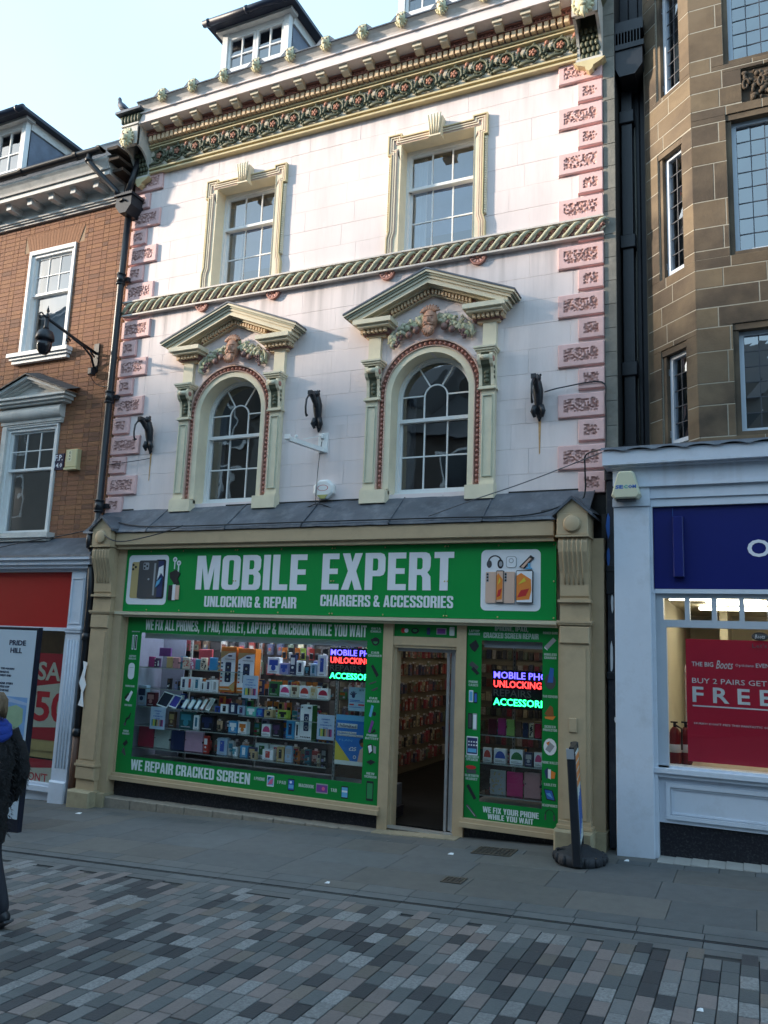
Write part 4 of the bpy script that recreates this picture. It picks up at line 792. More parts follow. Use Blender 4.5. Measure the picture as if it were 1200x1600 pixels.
# step under the left window
s = MB()
for i in range(9):
    x0 = -7.96+i*.44; x1 = x0+.435; zt = -.035+.006*i; s2 = MB(); s2.bbox(x0, min(x1, -4.0), -.36, -.15, G(x0)-.06, max(zt, G(x0)+.015), .012); part('step_stone', s2, STEP, sf)
# door opening
d = MB(); d.box(-4.02, -3.895, -.235, .0, G(-4)-.05, 2.345); d.box(-3.10, -2.985, -.235, .0, G(-3)-.05, 2.345); d.box(-3.895, -3.10, -.21, -.05, 2.07, 2.10); d.box(-3.895, -3.10, -.225, -.05, 2.10, 2.20); d.box(-3.895, -3.86, -.19, -.05, .05, 2.07); d.box(-3.125, -3.10, -.19, -.05, .05, 2.07)
df = part('door_frame', d, BEIGE, sf)
d = MB(); d.box(-3.895, -3.10, -.2, -.19, 2.2, 2.345); part('transom_panel', d, VINYL, df)
d = MB(); d.box(-3.86, -3.125, -.15, -.09, 2.03, 2.07); d.box(-3.245, -3.215, -.14, -.11, .08, 2.03); d.box(-3.2, -3.165, -.12, -.08, .08, 2.03); d.box(-3.155, -3.128, -.16, -.10, .08, 2.03); part('sliding_door_rail', d, ALU, df)
d = MB(); d.box(-3.90, -3.10, -.22, -.16, .045, .072); part('door_threshold', d, ALU, df)
for i in range(8):
    x = -4.0+i*.125; t = MB(); t.bbox(x, x+.121, -.42, -.22, G(x)-.04, G(x)+.012, .003); part('threshold_tile', t, mat('buff_tile', (.30, .25, .17), .6, .15, 20, dirt=.4), sf)
# ---- sign
sg = thing('shop_sign', 'large green fascia sign reading MOBILE EXPERT in bold white capitals', 'sign', (-5, -.3, 2.42))
mb = MB()
for a, b in ((-8.065, -6.14), (-6.137, -4.70), (-4.697, -3.22), (-3.217, -1.95)): mb.bbox(a, b, -.315, -.295, 2.42, 3.272, .002)
part('sign_panel', mb, SIGNG, sg)
heavy('MOBILE', -6.755, -5.06, 2.725, 3.175, -.316, SIGNW, sg); heavy('EXPERT', -4.845, -3.125, 2.735, 3.18, -.316, SIGNW, sg)
heavy('UNLOCKING & REPAIR', -6.595, -5.19, 2.50, 2.64, -.316, SIGNW, sg); heavy('CHARGERS & ACCESSORIES', -4.85, -3.125, 2.535, 2.672, -.316, SIGNW, sg)
def rrect(x0, x1, z0, z1, r, n=5):
    p = []
    for cx_, cz_, a0 in ((x1-r, z1-r, 0), (x0+r, z1-r, PI/2), (x0+r, z0+r, PI), (x1-r, z0+r, 1.5*PI)):
        for i in range(n+1): a = a0+PI/2*i/n; p.append((cx_+r*math.cos(a), cz_+r*math.sin(a)))
    return p[::-1]
PAL = {}
def P_(n, c, r=.45, **k): PAL[n] = mat('print_'+n, c, r, .04, 4, **k); return PAL[n]
for n_, c_ in dict(white=(.72, .74, .78), black=(.02, .02, .025), gold=(.48, .36, .16), grey=(.30, .31, .33), graph=(.07, .07, .075), navyp=(.03, .04, .12), orange=(.70, .22, .04), rosegold=(.62, .42, .33), red=(.50, .03, .03), blue=(.03, .12, .42), skyb=(.12, .38, .62), cap=(.62, .68, .66), yellow=(.62, .50, .05), brown=(.25, .10, .03), teal=(.04, .35, .33), purple=(.18, .05, .25), green=(.03, .22, .08), lime=(.30, .48, .08), pink=(.65, .12, .25)).items(): P_(n_, c_)
def printed(name, shapes, y, parent, lab=None):
    """a flat print: shapes = (polygon, colour), each layer a hair in front of the last"""
    mb = MB(); ms = []; 
    for i, (pg, c) in enumerate(shapes):
        if c not in ms: ms.append(c)
        mb.prism(pg, y-.0012*(i+1), y, ms.index(c))
    return part(name, mb, [PAL[c] for c in ms], parent, label=lab)
def rc(a, b, c, d): return [(a, c), (b, c), (b, d), (a, d)]
def circ(x, z, r, n=14, e=1): return [(x+r*math.cos(-2*PI*i/n), z+r*e*math.sin(-2*PI*i/n)) for i in range(n)]
# left logo: three phones, earphones and power bank
sh = [(rrect(-7.93, -7.235, 2.515, 3.195, .06), 'white'), (rrect(-7.87, -7.70, 2.60, 3.10, .03), 'gold')]
for x, z in ((-7.845, 3.06), (-7.845, 3.0), (-7.80, 3.03)): sh.append((circ(x, z, .018), 'black'))
sh += [(rrect(-7.74, -7.52, 2.60, 3.12, .03), 'graph'), (rrect(-7.45, -7.28, 2.60, 3.13, .03), 'black'), (rc(-7.45, -7.31, 2.62, 3.11), 'navyp'), (rrect(-7.70, -7.40, 2.60, 3.12, .03), 'graph'), (rc(-7.655, -7.455, 2.62, 3.10), 'gold')]
sh[-1] = (rc(-7.47, -7.44, 2.64, 3.08), 'grey')
sh += [(rrect(-7.66, -7.56, 2.99, 3.09, .02), 'grey')]
for x, z in ((-7.635, 3.065), (-7.635, 3.015), (-7.59, 3.04)): sh.append((circ(x, z, .015), 'black'))
sh += [(circ(-7.55, 2.86, .015), 'grey'), ([(-7.40, 2.85), (-7.34, 2.95), (-7.30, 2.9), (-7.31, 3.05), (-7.38, 3.02)], 'white'), ([(-7.42, 2.75), (-7.36, 2.80), (-7.33, 2.88), (-7.40, 2.83)], 'skyb')]
printed('phone_picture', sh, -.316, sg)
sh = []
for x, z in ((-7.13, 3.13), (-7.06, 3.08)): sh += [(circ(x, z, .035), 'white'), (circ(x, z, .016), 'grey'), (rc(x-.008, x+.008, z-.13, z-.02), 'white')]
sh += [([(-7.20, 2.95), (-7.10, 2.99), (-7.02, 2.94), (-7.06, 2.87), (-7.02, 2.80), (-7.10, 2.78), (-7.15, 2.84), (-7.19, 2.88)], 'black'), (rc(-7.20, -7.13, 2.58, 2.78), 'black'), (rc(-7.13, -7.08, 2.58, 2.79), 'white'), (rc(-7.08, -7.02, 2.59, 2.78), 'rosegold')]
printed('earphone_picture', sh, -.316, sg)
# right logo
sh = [(rrect(-2.80, -2.12, 2.515, 3.195, .06), 'white')]
n = 12; A_ = [(-2.64+.085*math.cos(PI*i/n), 3.05+.085*math.sin(PI*i/n)) for i in range(n+1)]; B_ = [(-2.64+.068*math.cos(PI*i/n), 3.05+.07*math.sin(PI*i/n)) for i in range(n+1)]
sh += [(A_[::-1]+B_, 'black'), (circ(-2.705, 3.035, .03, e=1.5), 'graph'), (circ(-2.575, 3.035, .035, e=1.5), 'black'), (circ(-2.572, 3.035, .02, e=1.5), 'grey')]
sh += [(rrect(-2.51, -2.39, 2.99, 3.12, .03), 'grey'), (rrect(-2.503, -2.397, 2.997, 3.113, .026), 'white'), (circ(-2.45, 3.07, .028), 'grey'), (circ(-2.45, 3.07, .02), 'white')]
sh += [([(-2.36, 3.0), (-2.23, 3.13), (-2.19, 3.10), (-2.30, 2.98)], 'black'), ([(-2.34, 3.0), (-2.24, 3.10), (-2.22, 3.09), (-2.31, 2.99)], 'rosegold'), (rc(-2.26, -2.235, 2.99, 3.04), 'skyb'), (rc(-2.285, -2.215, 2.975, 2.99), 'skyb')]
for x0, m_ in ((-2.74, 'rosegold'), (-2.53, 'rosegold')):
    sh += [(rrect(x0, x0+.125, 2.60, 2.945, .012), m_), (rrect(x0+.008, x0+.035, 2.83, 2.935, .008), 'grey')]
    for j in range(3): sh.append((circ(x0+.022, 2.85+.034*j, .011), 'black'))
for x0 in (-2.615, -2.385):
    w_ = .085 if x0 < -2.5 else .185
    sh += [(rrect(x0, x0+w_, 2.60, 2.96, .012), 'black'), (rc(x0+.006, x0+w_-.006, 2.61, 2.95), 'white' if w_ > .1 else 'rosegold'), ([(x0+.006, 2.63), (x0+w_*.8, 2.64), (x0+w_-.012, 2.74), (x0+w_*.9, 2.86), (x0+w_*.3, 2.93), (x0+.006, 2.9)], 'orange'), ([(x0+.01, 2.66), (x0+w_*.6, 2.68), (x0+w_*.8, 2.76), (x0+w_*.3, 2.74)], 'red'), ([(x0+.02, 2.80), (x0+w_*.6, 2.84), (x0+w_*.5, 2.88)], 'yellow')]
printed('phone_picture', sh, -.316, sg)
mb = MB()
for x in (-8.04, -7.55, -7.0, -6.155, -6.12, -5.45, -4.715, -4.68, -4.0, -3.235, -3.2, -2.6, -1.975):
    for z in (2.445, 3.245): mb.lathe([(.011, -.320), (.006, -.326)], (x, 0, z), 8, 0, 'y')
for x in (-8.04, -6.155, -6.12, -4.715, -4.68, -3.235, -3.2, -1.975): mb.lathe([(.011, -.320), (.006, -.326)], (x, 0, 2.84), 8, 0, 'y')
part('screw_cap', mb, mat('brass_screw', (.5, .42, .2), .35, .1, 5, metal=.6), sg, kind='stuff')
# vinyl lettering and pictures on the windows
VT = mat('vinyl_lettering', (.60, .68, .70), .45, .05, 4); VT2 = mat('vinyl_caption', (.42, .52, .47), .5, .05, 4)
yv = -.213
heavy('WE FIX ALL PHONES,   I PAD, TABLET, LAPTOP & MACBOOK WHILE YOU WAIT', -7.63, -4.255, 2.175, 2.315, yv, mat('vinyl_dull_lettering', (.62, .68, .66), .5), sf, th=.002)
heavy('WE REPAIR CRACKED SCREEN', -7.68, -5.78, .32, .455, yv, VT, sf, th=.002)
heavy('IPHONE, IPAD,', -2.66, -2.28, 2.295, 2.345, yv, VT2, sf, th=.002); heavy('CRACKED SCREEN REPAIR', -2.79, -2.165, 2.215, 2.275, yv, VT2, sf, th=.002)
heavy('WE FIX YOUR PHONE', -2.765, -2.15, .345, .405, yv, VT, sf, th=.002); heavy('WHILE YOU WAIT', -2.71, -2.21, .28, .335, yv, VT, sf, th=.002)
def cap(s, cx_, z, w_=.15, h=.026): heavy(s, cx_-w_/2, cx_+w_/2, z, z+h, yv, VT2, sf, name='caption', th=.0015)
for s, x0, x1, z in (('I PHONE', -5.72, -5.56, .385), ('I PAD', -5.38, -5.26, .375), ('MACBOOK', -5.08, -4.87, .37), ('TAB', -4.64, -4.56, .36)): heavy(s, x0, x1, z, z+.038, yv, VT2, sf, name='caption', th=.0015)
def dev(x0, x1, z0, z1, scr, fr_='white', nm='device_picture', extra=()):
    printed(nm, [(rrect(x0, x1, z0, z1, .006, 2), fr_), (rc(x0+.007, x1-.007, z0+.014, z1-.014), scr)]+list(extra), yv, sf)
dev(-5.53, -5.43, .33, .46, 'skyb', extra=[([(-5.52, .35), (-5.45, .36), (-5.44, .44), (-5.49, .40)], 'pink'), ([(-5.52, .40), (-5.47, .44), (-5.51, .44)], 'navyp')])
dev(-5.23, -5.14, .31, .45, 'blue', 'black', extra=[(rc(-5.22, -5.15, .34, .38), 'skyb'), (circ(-5.19, .41, .015), 'white')])
dev(-4.84, -4.68, .325, .435, 'purple', 'grey', extra=[(circ(-4.74, .38, .022), 'pink')])
dev(-4.50, -4.41, .30, .44, 'skyb', 'black', extra=[(rc(-4.49, -4.42, .37, .39), 'white')])
# left band
lx = -7.815
cap('SCREEN REPAIR', lx+.02, 2.14, .14, .014); dev(lx-.03, lx+.0, 1.90, 2.1, 'grey', 'white'); dev(lx+.02, lx+.055, 1.90, 2.1, 'black', 'white')
cap('AIRPODS', lx, 1.80, .12); cap('WIRELESS', lx, 1.765, .13)
printed('airpods_picture', [(rrect(lx-.055, lx+.055, 1.50, 1.72, .05), 'white'), (rc(lx-.035, lx+.035, 1.655, 1.66), 'grey')], yv, sf)
cap('POWER BANK', lx, 1.395, .16); printed('power_bank_picture', [([(lx-.06, 1.22), (lx+.03, 1.35), (lx+.06, 1.33), (lx+.0, 1.20)], 'white'), ([(lx-.08, 1.25), (lx-.02, 1.32), (lx, 1.30), (lx-.05, 1.23)], 'black')], yv, sf)
cap('USB CABLE', lx, 1.14, .13); printed('cable_picture', [([(lx-.04, .90), (lx-.02, .98), (lx+.02, 1.0), (lx+.05, 1.06), (lx+.06, 1.05), (lx+.04, .98), (lx, .96), (lx-.02, .90)], 'black'), (circ(lx-.03, .90, .022), 'graph')], yv, sf)
cap('HOUSE', lx, .80, .10); cap('CHARGER', lx, .765, .12); printed('charger_picture', [([(lx-.04, .64), (lx+.02, .70), (lx+.05, .66), (lx, .61)], 'black'), ([(lx-.05, .52), (lx-.02, .60), (lx, .58), (lx+.03, .50), (lx+.01, .49), (lx-.03, .53)], 'graph')], yv, sf)
rx = -4.13
for s, z in (('DATA', 2.27), ('CABLE', 2.235), ('CAR', 1.985), ('CHARGER', 1.95), ('CAR', 1.455), ('HOLDER', 1.42), ('PHONE', 1.03), ('BATTERY', .995), ('NEW', .60), ('SCREEN', .565)): cap(s, rx, z, .03*len(s)**.8+.03)
printed('cable_picture', [(circ(rx, 2.13, .05), 'black'), (circ(rx, 2.13, .03), 'green'), (rc(rx-.06, rx+.05, 2.13, 2.16), 'black')], yv, sf)
printed('charger_picture', [([(rx-.05, 1.84), (rx-.02, 1.86), (rx+.06, 1.74), (rx+.03, 1.71)], 'black'), ([(rx-.06, 1.64), (rx+.03, 1.67), (rx+.03, 1.655), (rx-.06, 1.62)], 'graph'), ([(rx-.04, 1.56), (rx+.05, 1.60), (rx+.05, 1.58), (rx, 1.55)], 'graph')], yv, sf)
printed('holder_picture', [([(rx-.05, 1.26), (rx-.02, 1.39), (rx+.01, 1.38), (rx-.02, 1.25)], 'skyb'), (circ(rx+.02, 1.29, .025), 'black'), ([(rx-.05, 1.08), (rx-.01, 1.22), (rx+.02, 1.20), (rx-.02, 1.07)], 'purple'), ([(rx-.02, 1.06), (rx+.05, 1.09), (rx+.03, 1.12)], 'black')], yv, sf)
printed('battery_picture', [([(rx-.055, .93), (rx+.0, .95), (rx+.02, .86), (rx-.03, .82)], 'black'), ([(rx-.045, .92), (rx-.005, .935), (rx+.01, .87), (rx-.025, .84)], 'white'), ([(rx+.02, .93), (rx+.06, .92), (rx+.06, .84), (rx+.03, .85)], 'grey'), ([(rx-.06, .74), (rx, .77), (rx+.06, .75), (rx, .71)], 'black')], yv, sf)
printed('screen_picture', [(rrect(rx-.045, rx+.045, .31, .53, .01, 2), 'black'), (rc(rx-.035, rx+.035, .335, .505), 'green')], yv, sf)
lx = -2.90
for s, z in (('LAPTOP', 2.275), ('CHARGER', 2.24), ('PHONE', 1.71), ('CASES', 1.675), ('IPADS', 1.13+.0), ('BLUETOOTH', .90-.0), ('SPEAKER', .87), ('BLUETOOTH', .72-.02), ('HEADSET', .665)):
    cap(s, lx, z-.09 if z < 1.2 and z > 1 else z, .022*len(s)**.8+.03)
printed('laptop_charger_picture', [([(lx-.06, 2.13), (lx+.02, 2.19), (lx+.06, 2.12), (lx+.01, 2.05), (lx-.03, 2.08)], 'black'), ([(lx-.06, 1.91), (lx-.02, 1.95), (lx+.06, 1.89), (lx+.03, 1.85)], 'graph'), ([(lx-.03, 1.86), (lx, 1.89), (lx+.07, 1.82), (lx+.04, 1.80)], 'black')], yv, sf)
dev(lx-.05, lx-.0, 1.50, 1.63, 'skyb', 'white'); dev(lx+.01, lx+.05, 1.49, 1.61, 'blue', 'black'); dev(lx-.055, lx-.005, 1.21, 1.38, 'graph', 'black'); dev(lx+.0, lx+.05, 1.20, 1.38, 'white', 'grey')
dev(lx-.065, lx+.065, .97-.04, 1.13-.0, 'navyp', 'white', extra=[(rc(lx-.05, lx+.05, .96, 1.0), 'skyb')]+[(rc(lx-.045+.03*i, lx-.03+.03*i, 1.03+.035*j, 1.045+.035*j), 'white') for i in range(4) for j in range(2)])
printed('speaker_picture', [(circ(lx-.01, .80+.0, .06, e=.35), 'red'), (rrect(lx-.06, lx+.05, .735, .775, .008, 2), 'graph')], yv, sf)
printed('headset_picture', [([(lx-.06, .60), (lx-.03, .62), (lx+.06, .48), (lx+.03, .46)], 'black'), ([(lx-.06, .39), (lx-.04, .41), (lx+.07, .29), (lx+.05, .28)], 'graph'), ([(lx-.05, .39), (lx-.045, .395), (lx+.05, .30), (lx+.045, .29)], 'grey')], yv, sf)
rx = -2.035
for s, z in (('POWER BANK', 2.275), ('WIRELESS', 2.045), ('CHARGER', 2.01), ('TAB COVERS', 1.60), ('SCREEN', 1.285), ('PROTECTOR', 1.25), ('PHONE WALLET', .915), ('TABLETS', .67+.02), ('HEADPHONES', .50-.02)): cap(s, rx, z, .02*len(s)**.8+.035)
printed('power_bank_picture', [([(rx-.065, 2.14), (rx+.03, 2.24), (rx+.065, 2.21), (rx-.03, 2.11)], 'grey'), ([(rx-.065, 2.14), (rx-.03, 2.11), (rx-.03, 2.10), (rx-.065, 2.125)], 'white')], yv, sf)
printed('wireless_charger_picture', [(circ(rx, 1.77, .06, e=1.4), 'graph'), ([(rx-.03, 1.76), (rx+.0, 1.92), (rx+.04, 1.91), (rx+.03, 1.76)], 'blue')], yv, sf)
printed('tab_cover_picture', [([(rx-.06, 1.43), (rx+.0, 1.52), (rx+.03, 1.50), (rx+.04, 1.40), (rx, 1.38)], 'brown'), ([(rx-.06, 1.40), (rx+.06, 1.41), (rx+.03, 1.37), (rx-.05, 1.38)], 'orange')], yv, sf)
printed('screen_protector_picture', [(circ(rx, 1.09, .07, e=1.25), 'white'), ([(rx-.05, 1.06), (rx+.0, 1.14), (rx+.05, 1.10), (rx, 1.03)], 'grey'), ([(rx-.04, 1.13), (rx-.0, 1.15), (rx-.02, 1.10)], 'orange')], yv, sf)
printed('phone_wallet_picture', [([(rx-.06, .84), (rx-.02, .88), (rx+.0, .78), (rx-.04, .76)], 'navyp'), ([(rx-.02, .86), (rx+.01, .86), (rx+.01, .76), (rx-.02, .77)], 'white'), ([(rx+.01, .85), (rx+.06, .83), (rx+.05, .77), (rx+.01, .77)], 'orange')], yv, sf)
printed('tablet_picture', [([(rx-.065, .66), (rx+.03, .65), (rx+.065, .54), (rx-.035, .55)], 'black'), ([(rx-.055, .65), (rx+.022, .643), (rx+.05, .552), (rx-.028, .56)], 'blue'), ([(rx-.04, .61), (rx+.0, .62), (rx+.03, .57), (rx-.01, .59)], 'skyb')], yv, sf)
n = 10; A_ = [(rx+.05*math.cos(PI*i/n), .40+.055*math.sin(PI*i/n)) for i in range(n+1)]; B_ = [(rx+.043*math.cos(PI*i/n), .40+.048*math.sin(PI*i/n)) for i in range(n+1)]
printed('headphone_picture', [(A_[::-1]+B_, 'black'), (rc(rx-.055, rx-.038, .345, .40), 'graph'), (rc(rx+.038, rx+.055, .345, .40), 'graph')], yv, sf)
# transom pictures
printed('transom_pictures', [(circ(-3.78, 2.27, .03), 'red'), (circ(-3.74, 2.27, .025), 'white'), (circ(-3.63, 2.27, .05, e=.7), 'black'), (circ(-3.63, 2.275, .03, e=.6), 'green'), (rc(-3.48, -3.44, 2.23, 2.31), 'navyp'), (rc(-3.36, -3.24, 2.235, 2.31), 'grey'), (rc(-3.35, -3.25, 2.245, 2.30), 'purple'), (rrect(-3.20, -3.14, 2.225, 2.325, .01, 2), 'cap')], -.201, df)
# ================================================================== SHOP INTERIOR
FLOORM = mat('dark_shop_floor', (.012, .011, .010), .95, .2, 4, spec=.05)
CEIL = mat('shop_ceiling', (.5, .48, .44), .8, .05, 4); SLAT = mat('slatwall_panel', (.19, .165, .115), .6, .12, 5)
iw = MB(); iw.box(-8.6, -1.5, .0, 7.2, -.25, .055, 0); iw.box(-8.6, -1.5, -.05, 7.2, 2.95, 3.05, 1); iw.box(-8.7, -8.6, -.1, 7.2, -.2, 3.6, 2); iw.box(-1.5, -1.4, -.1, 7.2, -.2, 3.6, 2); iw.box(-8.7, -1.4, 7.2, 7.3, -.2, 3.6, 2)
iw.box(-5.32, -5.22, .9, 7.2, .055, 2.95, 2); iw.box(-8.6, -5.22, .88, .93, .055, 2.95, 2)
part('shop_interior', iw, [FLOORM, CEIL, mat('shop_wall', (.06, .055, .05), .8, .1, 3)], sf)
# the wall above shopfront behind lead
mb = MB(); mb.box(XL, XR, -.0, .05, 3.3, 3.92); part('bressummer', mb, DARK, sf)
LIGHTP = mat('ceiling_light_panel', (.8, .8, .8), emit=(1, .90, .72), estr=1.4)
LED_M = mat('violet_led_strip', (.1, .1, .6), emit=(.12, .14, 1), estr=6)
for x, y in ((-4.3, 1.6), (-4.3, 3.6), (-4.3, 5.6), (-2.6, 2.4), (-2.6, 5.0)):
    tag(part('ceiling_light', MB().box(x-.3, x+.3, y-.3, y+.3, 2.925, 2.95), LIGHTP), 'square ceiling light panel inside the phone shop', 'ceiling light', 'ceiling lights in the phone shop')
for x in (-7.2, -6.0, -4.75):
    tag(part('strip_light', MB().box(x-.11, x+.11, -.11, -.09, 2.322, 2.335), LED_M), 'violet LED strip shining above the %s part of the wide window' % {-7.2: 'left', -6.0: 'middle', -4.75: 'right'}[x], 'strip light')
tag(part('strip_light', MB().box(-7.6, -4.3, .35, .40, 2.40, 2.43), mat('display_tube', (.8, .8, .8), emit=(.72, .84, 1), estr=18)), 'long cool white tube over the wide window display', 'strip light')
# slat walls
def slat(x0, x1, y, rows, ax, lab, nm='slatwall', mm=None):
    t = thing(nm, lab, 'slatwall', (x0, y, .06) if ax == 'x' else (y, x0, .06))
    for z0, z1 in zip(rows, rows[1:]):
        m = MB(); m.box(x0, x1, y, y+.015, z0+.006, z1-.006) if ax == 'x' else m.box(y-.0, y+.015, x0, x1, z0+.006, z1-.006)
        part('panel', m, mm or SLAT, t)
    return t
rows = [.09+.14*i for i in range(20)]
slat(1.0, 7.15, -5.215, rows, 'y', 'long ochre slatwall seen through the open doorway'); slat(-5.2, -1.55, 7.15, rows, 'x', 'ochre slatwall across the far end of the shop'); slat(-8.5, -5.3, .86, rows, 'x', 'slatwall close behind the wide window display', mm=mat('dark_slatwall', (.035, .03, .03), .6))
COLS = [(.22, .04, .035), (.36, .33, .30), (.03, .028, .032), (.10, .13, .09), (.15, .05, .035), (.07, .07, .085), (.26, .05, .07), (.38, .33, .22), (.05, .06, .11), (.12, .075, .05)]
PKM = [mat('packet_%d' % i, c, .4, .5, 45, dirt=.5, dcol=(.3, .27, .22), dscale=28) for i, c in enumerate(COLS)]
PK = []
for i in range(10):
    m = MB(); m.box(-.02, .015, -.0635, -.062, .03+.004*i, .06+.006*i, 3); m.box(-.045, .045, -.06, -.012, 0, .17, 0); m.box(-.035, .035, -.062, -.06, .015, .11, 1); m.box(-.02, .02, -.03, -.02, .17, .20, 2); m.tube([(0, .01, .19), (0, -.08, .19)], .003, 4, 2)
    PK.append(m.mesh('packet', [PKM[i], PKM[(i*3+1) % 10], MATS['aluminium'], PKM[(i*7+4) % 10]]))
PKL = []
def packets(x0, x1, y, zl, step, ax, lab, grp, cap_n):
    global NP
    x = x0; L = []
    while x < x1:
        for z in zl: L.append((x, z))
        x += step
    n = 0; rest = MB()
    for x, z in L:
        if R.random() < .07: continue
        M = (T(x, y, z) if ax == 'x' else T(y, x, z) @ Matrix.Rotation(PI/2, 4, 'Z')) @ Matrix.Diagonal((R.uniform(.75, 1.15), R.uniform(.6, 1.2), R.uniform(.8, 1.15), 1))
        if n < cap_n: tag(part('hanging_packet', R.choice(PK), None, None, M), lab, 'packet', grp)
        else:
            i = R.randrange(10); P8 = [M @ Vector(v) for v in ((-.045, -.06, 0), (.045, -.06, 0), (.045, -.012, 0), (-.045, -.012, 0), (-.045, -.06, .17), (.045, -.06, .17), (.045, -.012, .17), (-.045, -.012, .17))]
            rest.add(P8, [(0, 1, 5, 4), (1, 2, 6, 5), (3, 0, 4, 7), (4, 5, 6, 7)], i)
        n += 1
    if rest.v: o = part('hanging_packets', rest, PKM, None, kind='stuff'); o['label'] = 'mass of small hanging packets on the far shop wall'; o['category'] = 'packets'
zl = [.22+.28*i for i in range(9)]
packets(1.1, 7.1, -5.2, zl[:8], .135, 'y', 'small packaged phone accessory hanging on the slatwall seen through the doorway', 'packets on the slatwall beyond the doorway', 210)
packets(-5.1, -1.6, 7.14, zl, .11, 'x', 'small packet on the far shop wall', 'packets on the far shop wall', 0)
packets(-8.0, -5.35, .85, [.5, .78, 1.06, 1.34, 1.62, 1.9], .16, 'x', 'small dark packet hanging close behind the wide window display', 'packets behind the wide window display', 90)
packets(-5.2, -4.68, 1.35, [.9, 1.18, 1.46, 1.74, 2.02], .13, 'x', 'small packet hanging on the short rack behind the right end of the wide display', 'packets on the short rack', 40)
mb = MB(); mb.box(-5.21, -4.66, 1.36, 1.40, .055, 2.3); tag(part('display_rack', mb, mat('rack_back', (.10, .085, .07), .6)), 'dark rack behind the lit sign in the wide window', 'rack')
# counter seen below
mb = MB(); mb.bbox(-4.95, -4.32, .45, .8, .06, .80, .01); mb.box(-4.98, -4.29, .42, .82, .80, .83); tag(part('shop_counter', mb, mat('counter_wood', (.16, .085, .045), .5, .2, 6)), 'brown wooden counter low behind the blue poster', 'counter')
# display fittings: floor platforms, side panel and uprights
mb = MB(); mb.box(-8.0, -4.05, -.12, .55, .15, .42); tag(part('display_platform', mb, mat('grey_platform', (.10, .10, .11), .6)), 'grey display platform inside the wide window', 'platform')
mb = MB(); mb.box(-2.95, -1.98, -.12, .5, .15, .40); tag(part('display_platform', mb, MATS['print_graph']), 'dark display platform inside the narrow window', 'platform')
mb = MB(); mb.box(-7.97, -7.95, -.15, .6, .42, 2.3); mb.box(-7.95, -7.55, .58, .60, .42, 2.3); tag(part('side_panel', mb, mat('lilac_grey_panel', (.24, .25, .33), .6)), 'lilac grey panel at the left side of the wide window', 'panel')
SHELFM = glass('shelf_glass', .08, (.75, .85, .82)); UP = mat('perforated_upright', (.38, .40, .40), .4, .3, 60, metal=.5)
SH= {'A': 1.667, 'B': 1.381, 'C': 1.133, 'D': 0.875, 'E': 0.581, 'M': 1.393, 'K': 1.673, 'R': 1.393, 'S': 1.116, 'S2': 1.116, 'T': 0.878, 'U': 0.584, 'U2': 0.584, 'U1': 0.584, 'V': 1.136, 'X': 0.827, 'Z': 0.483}
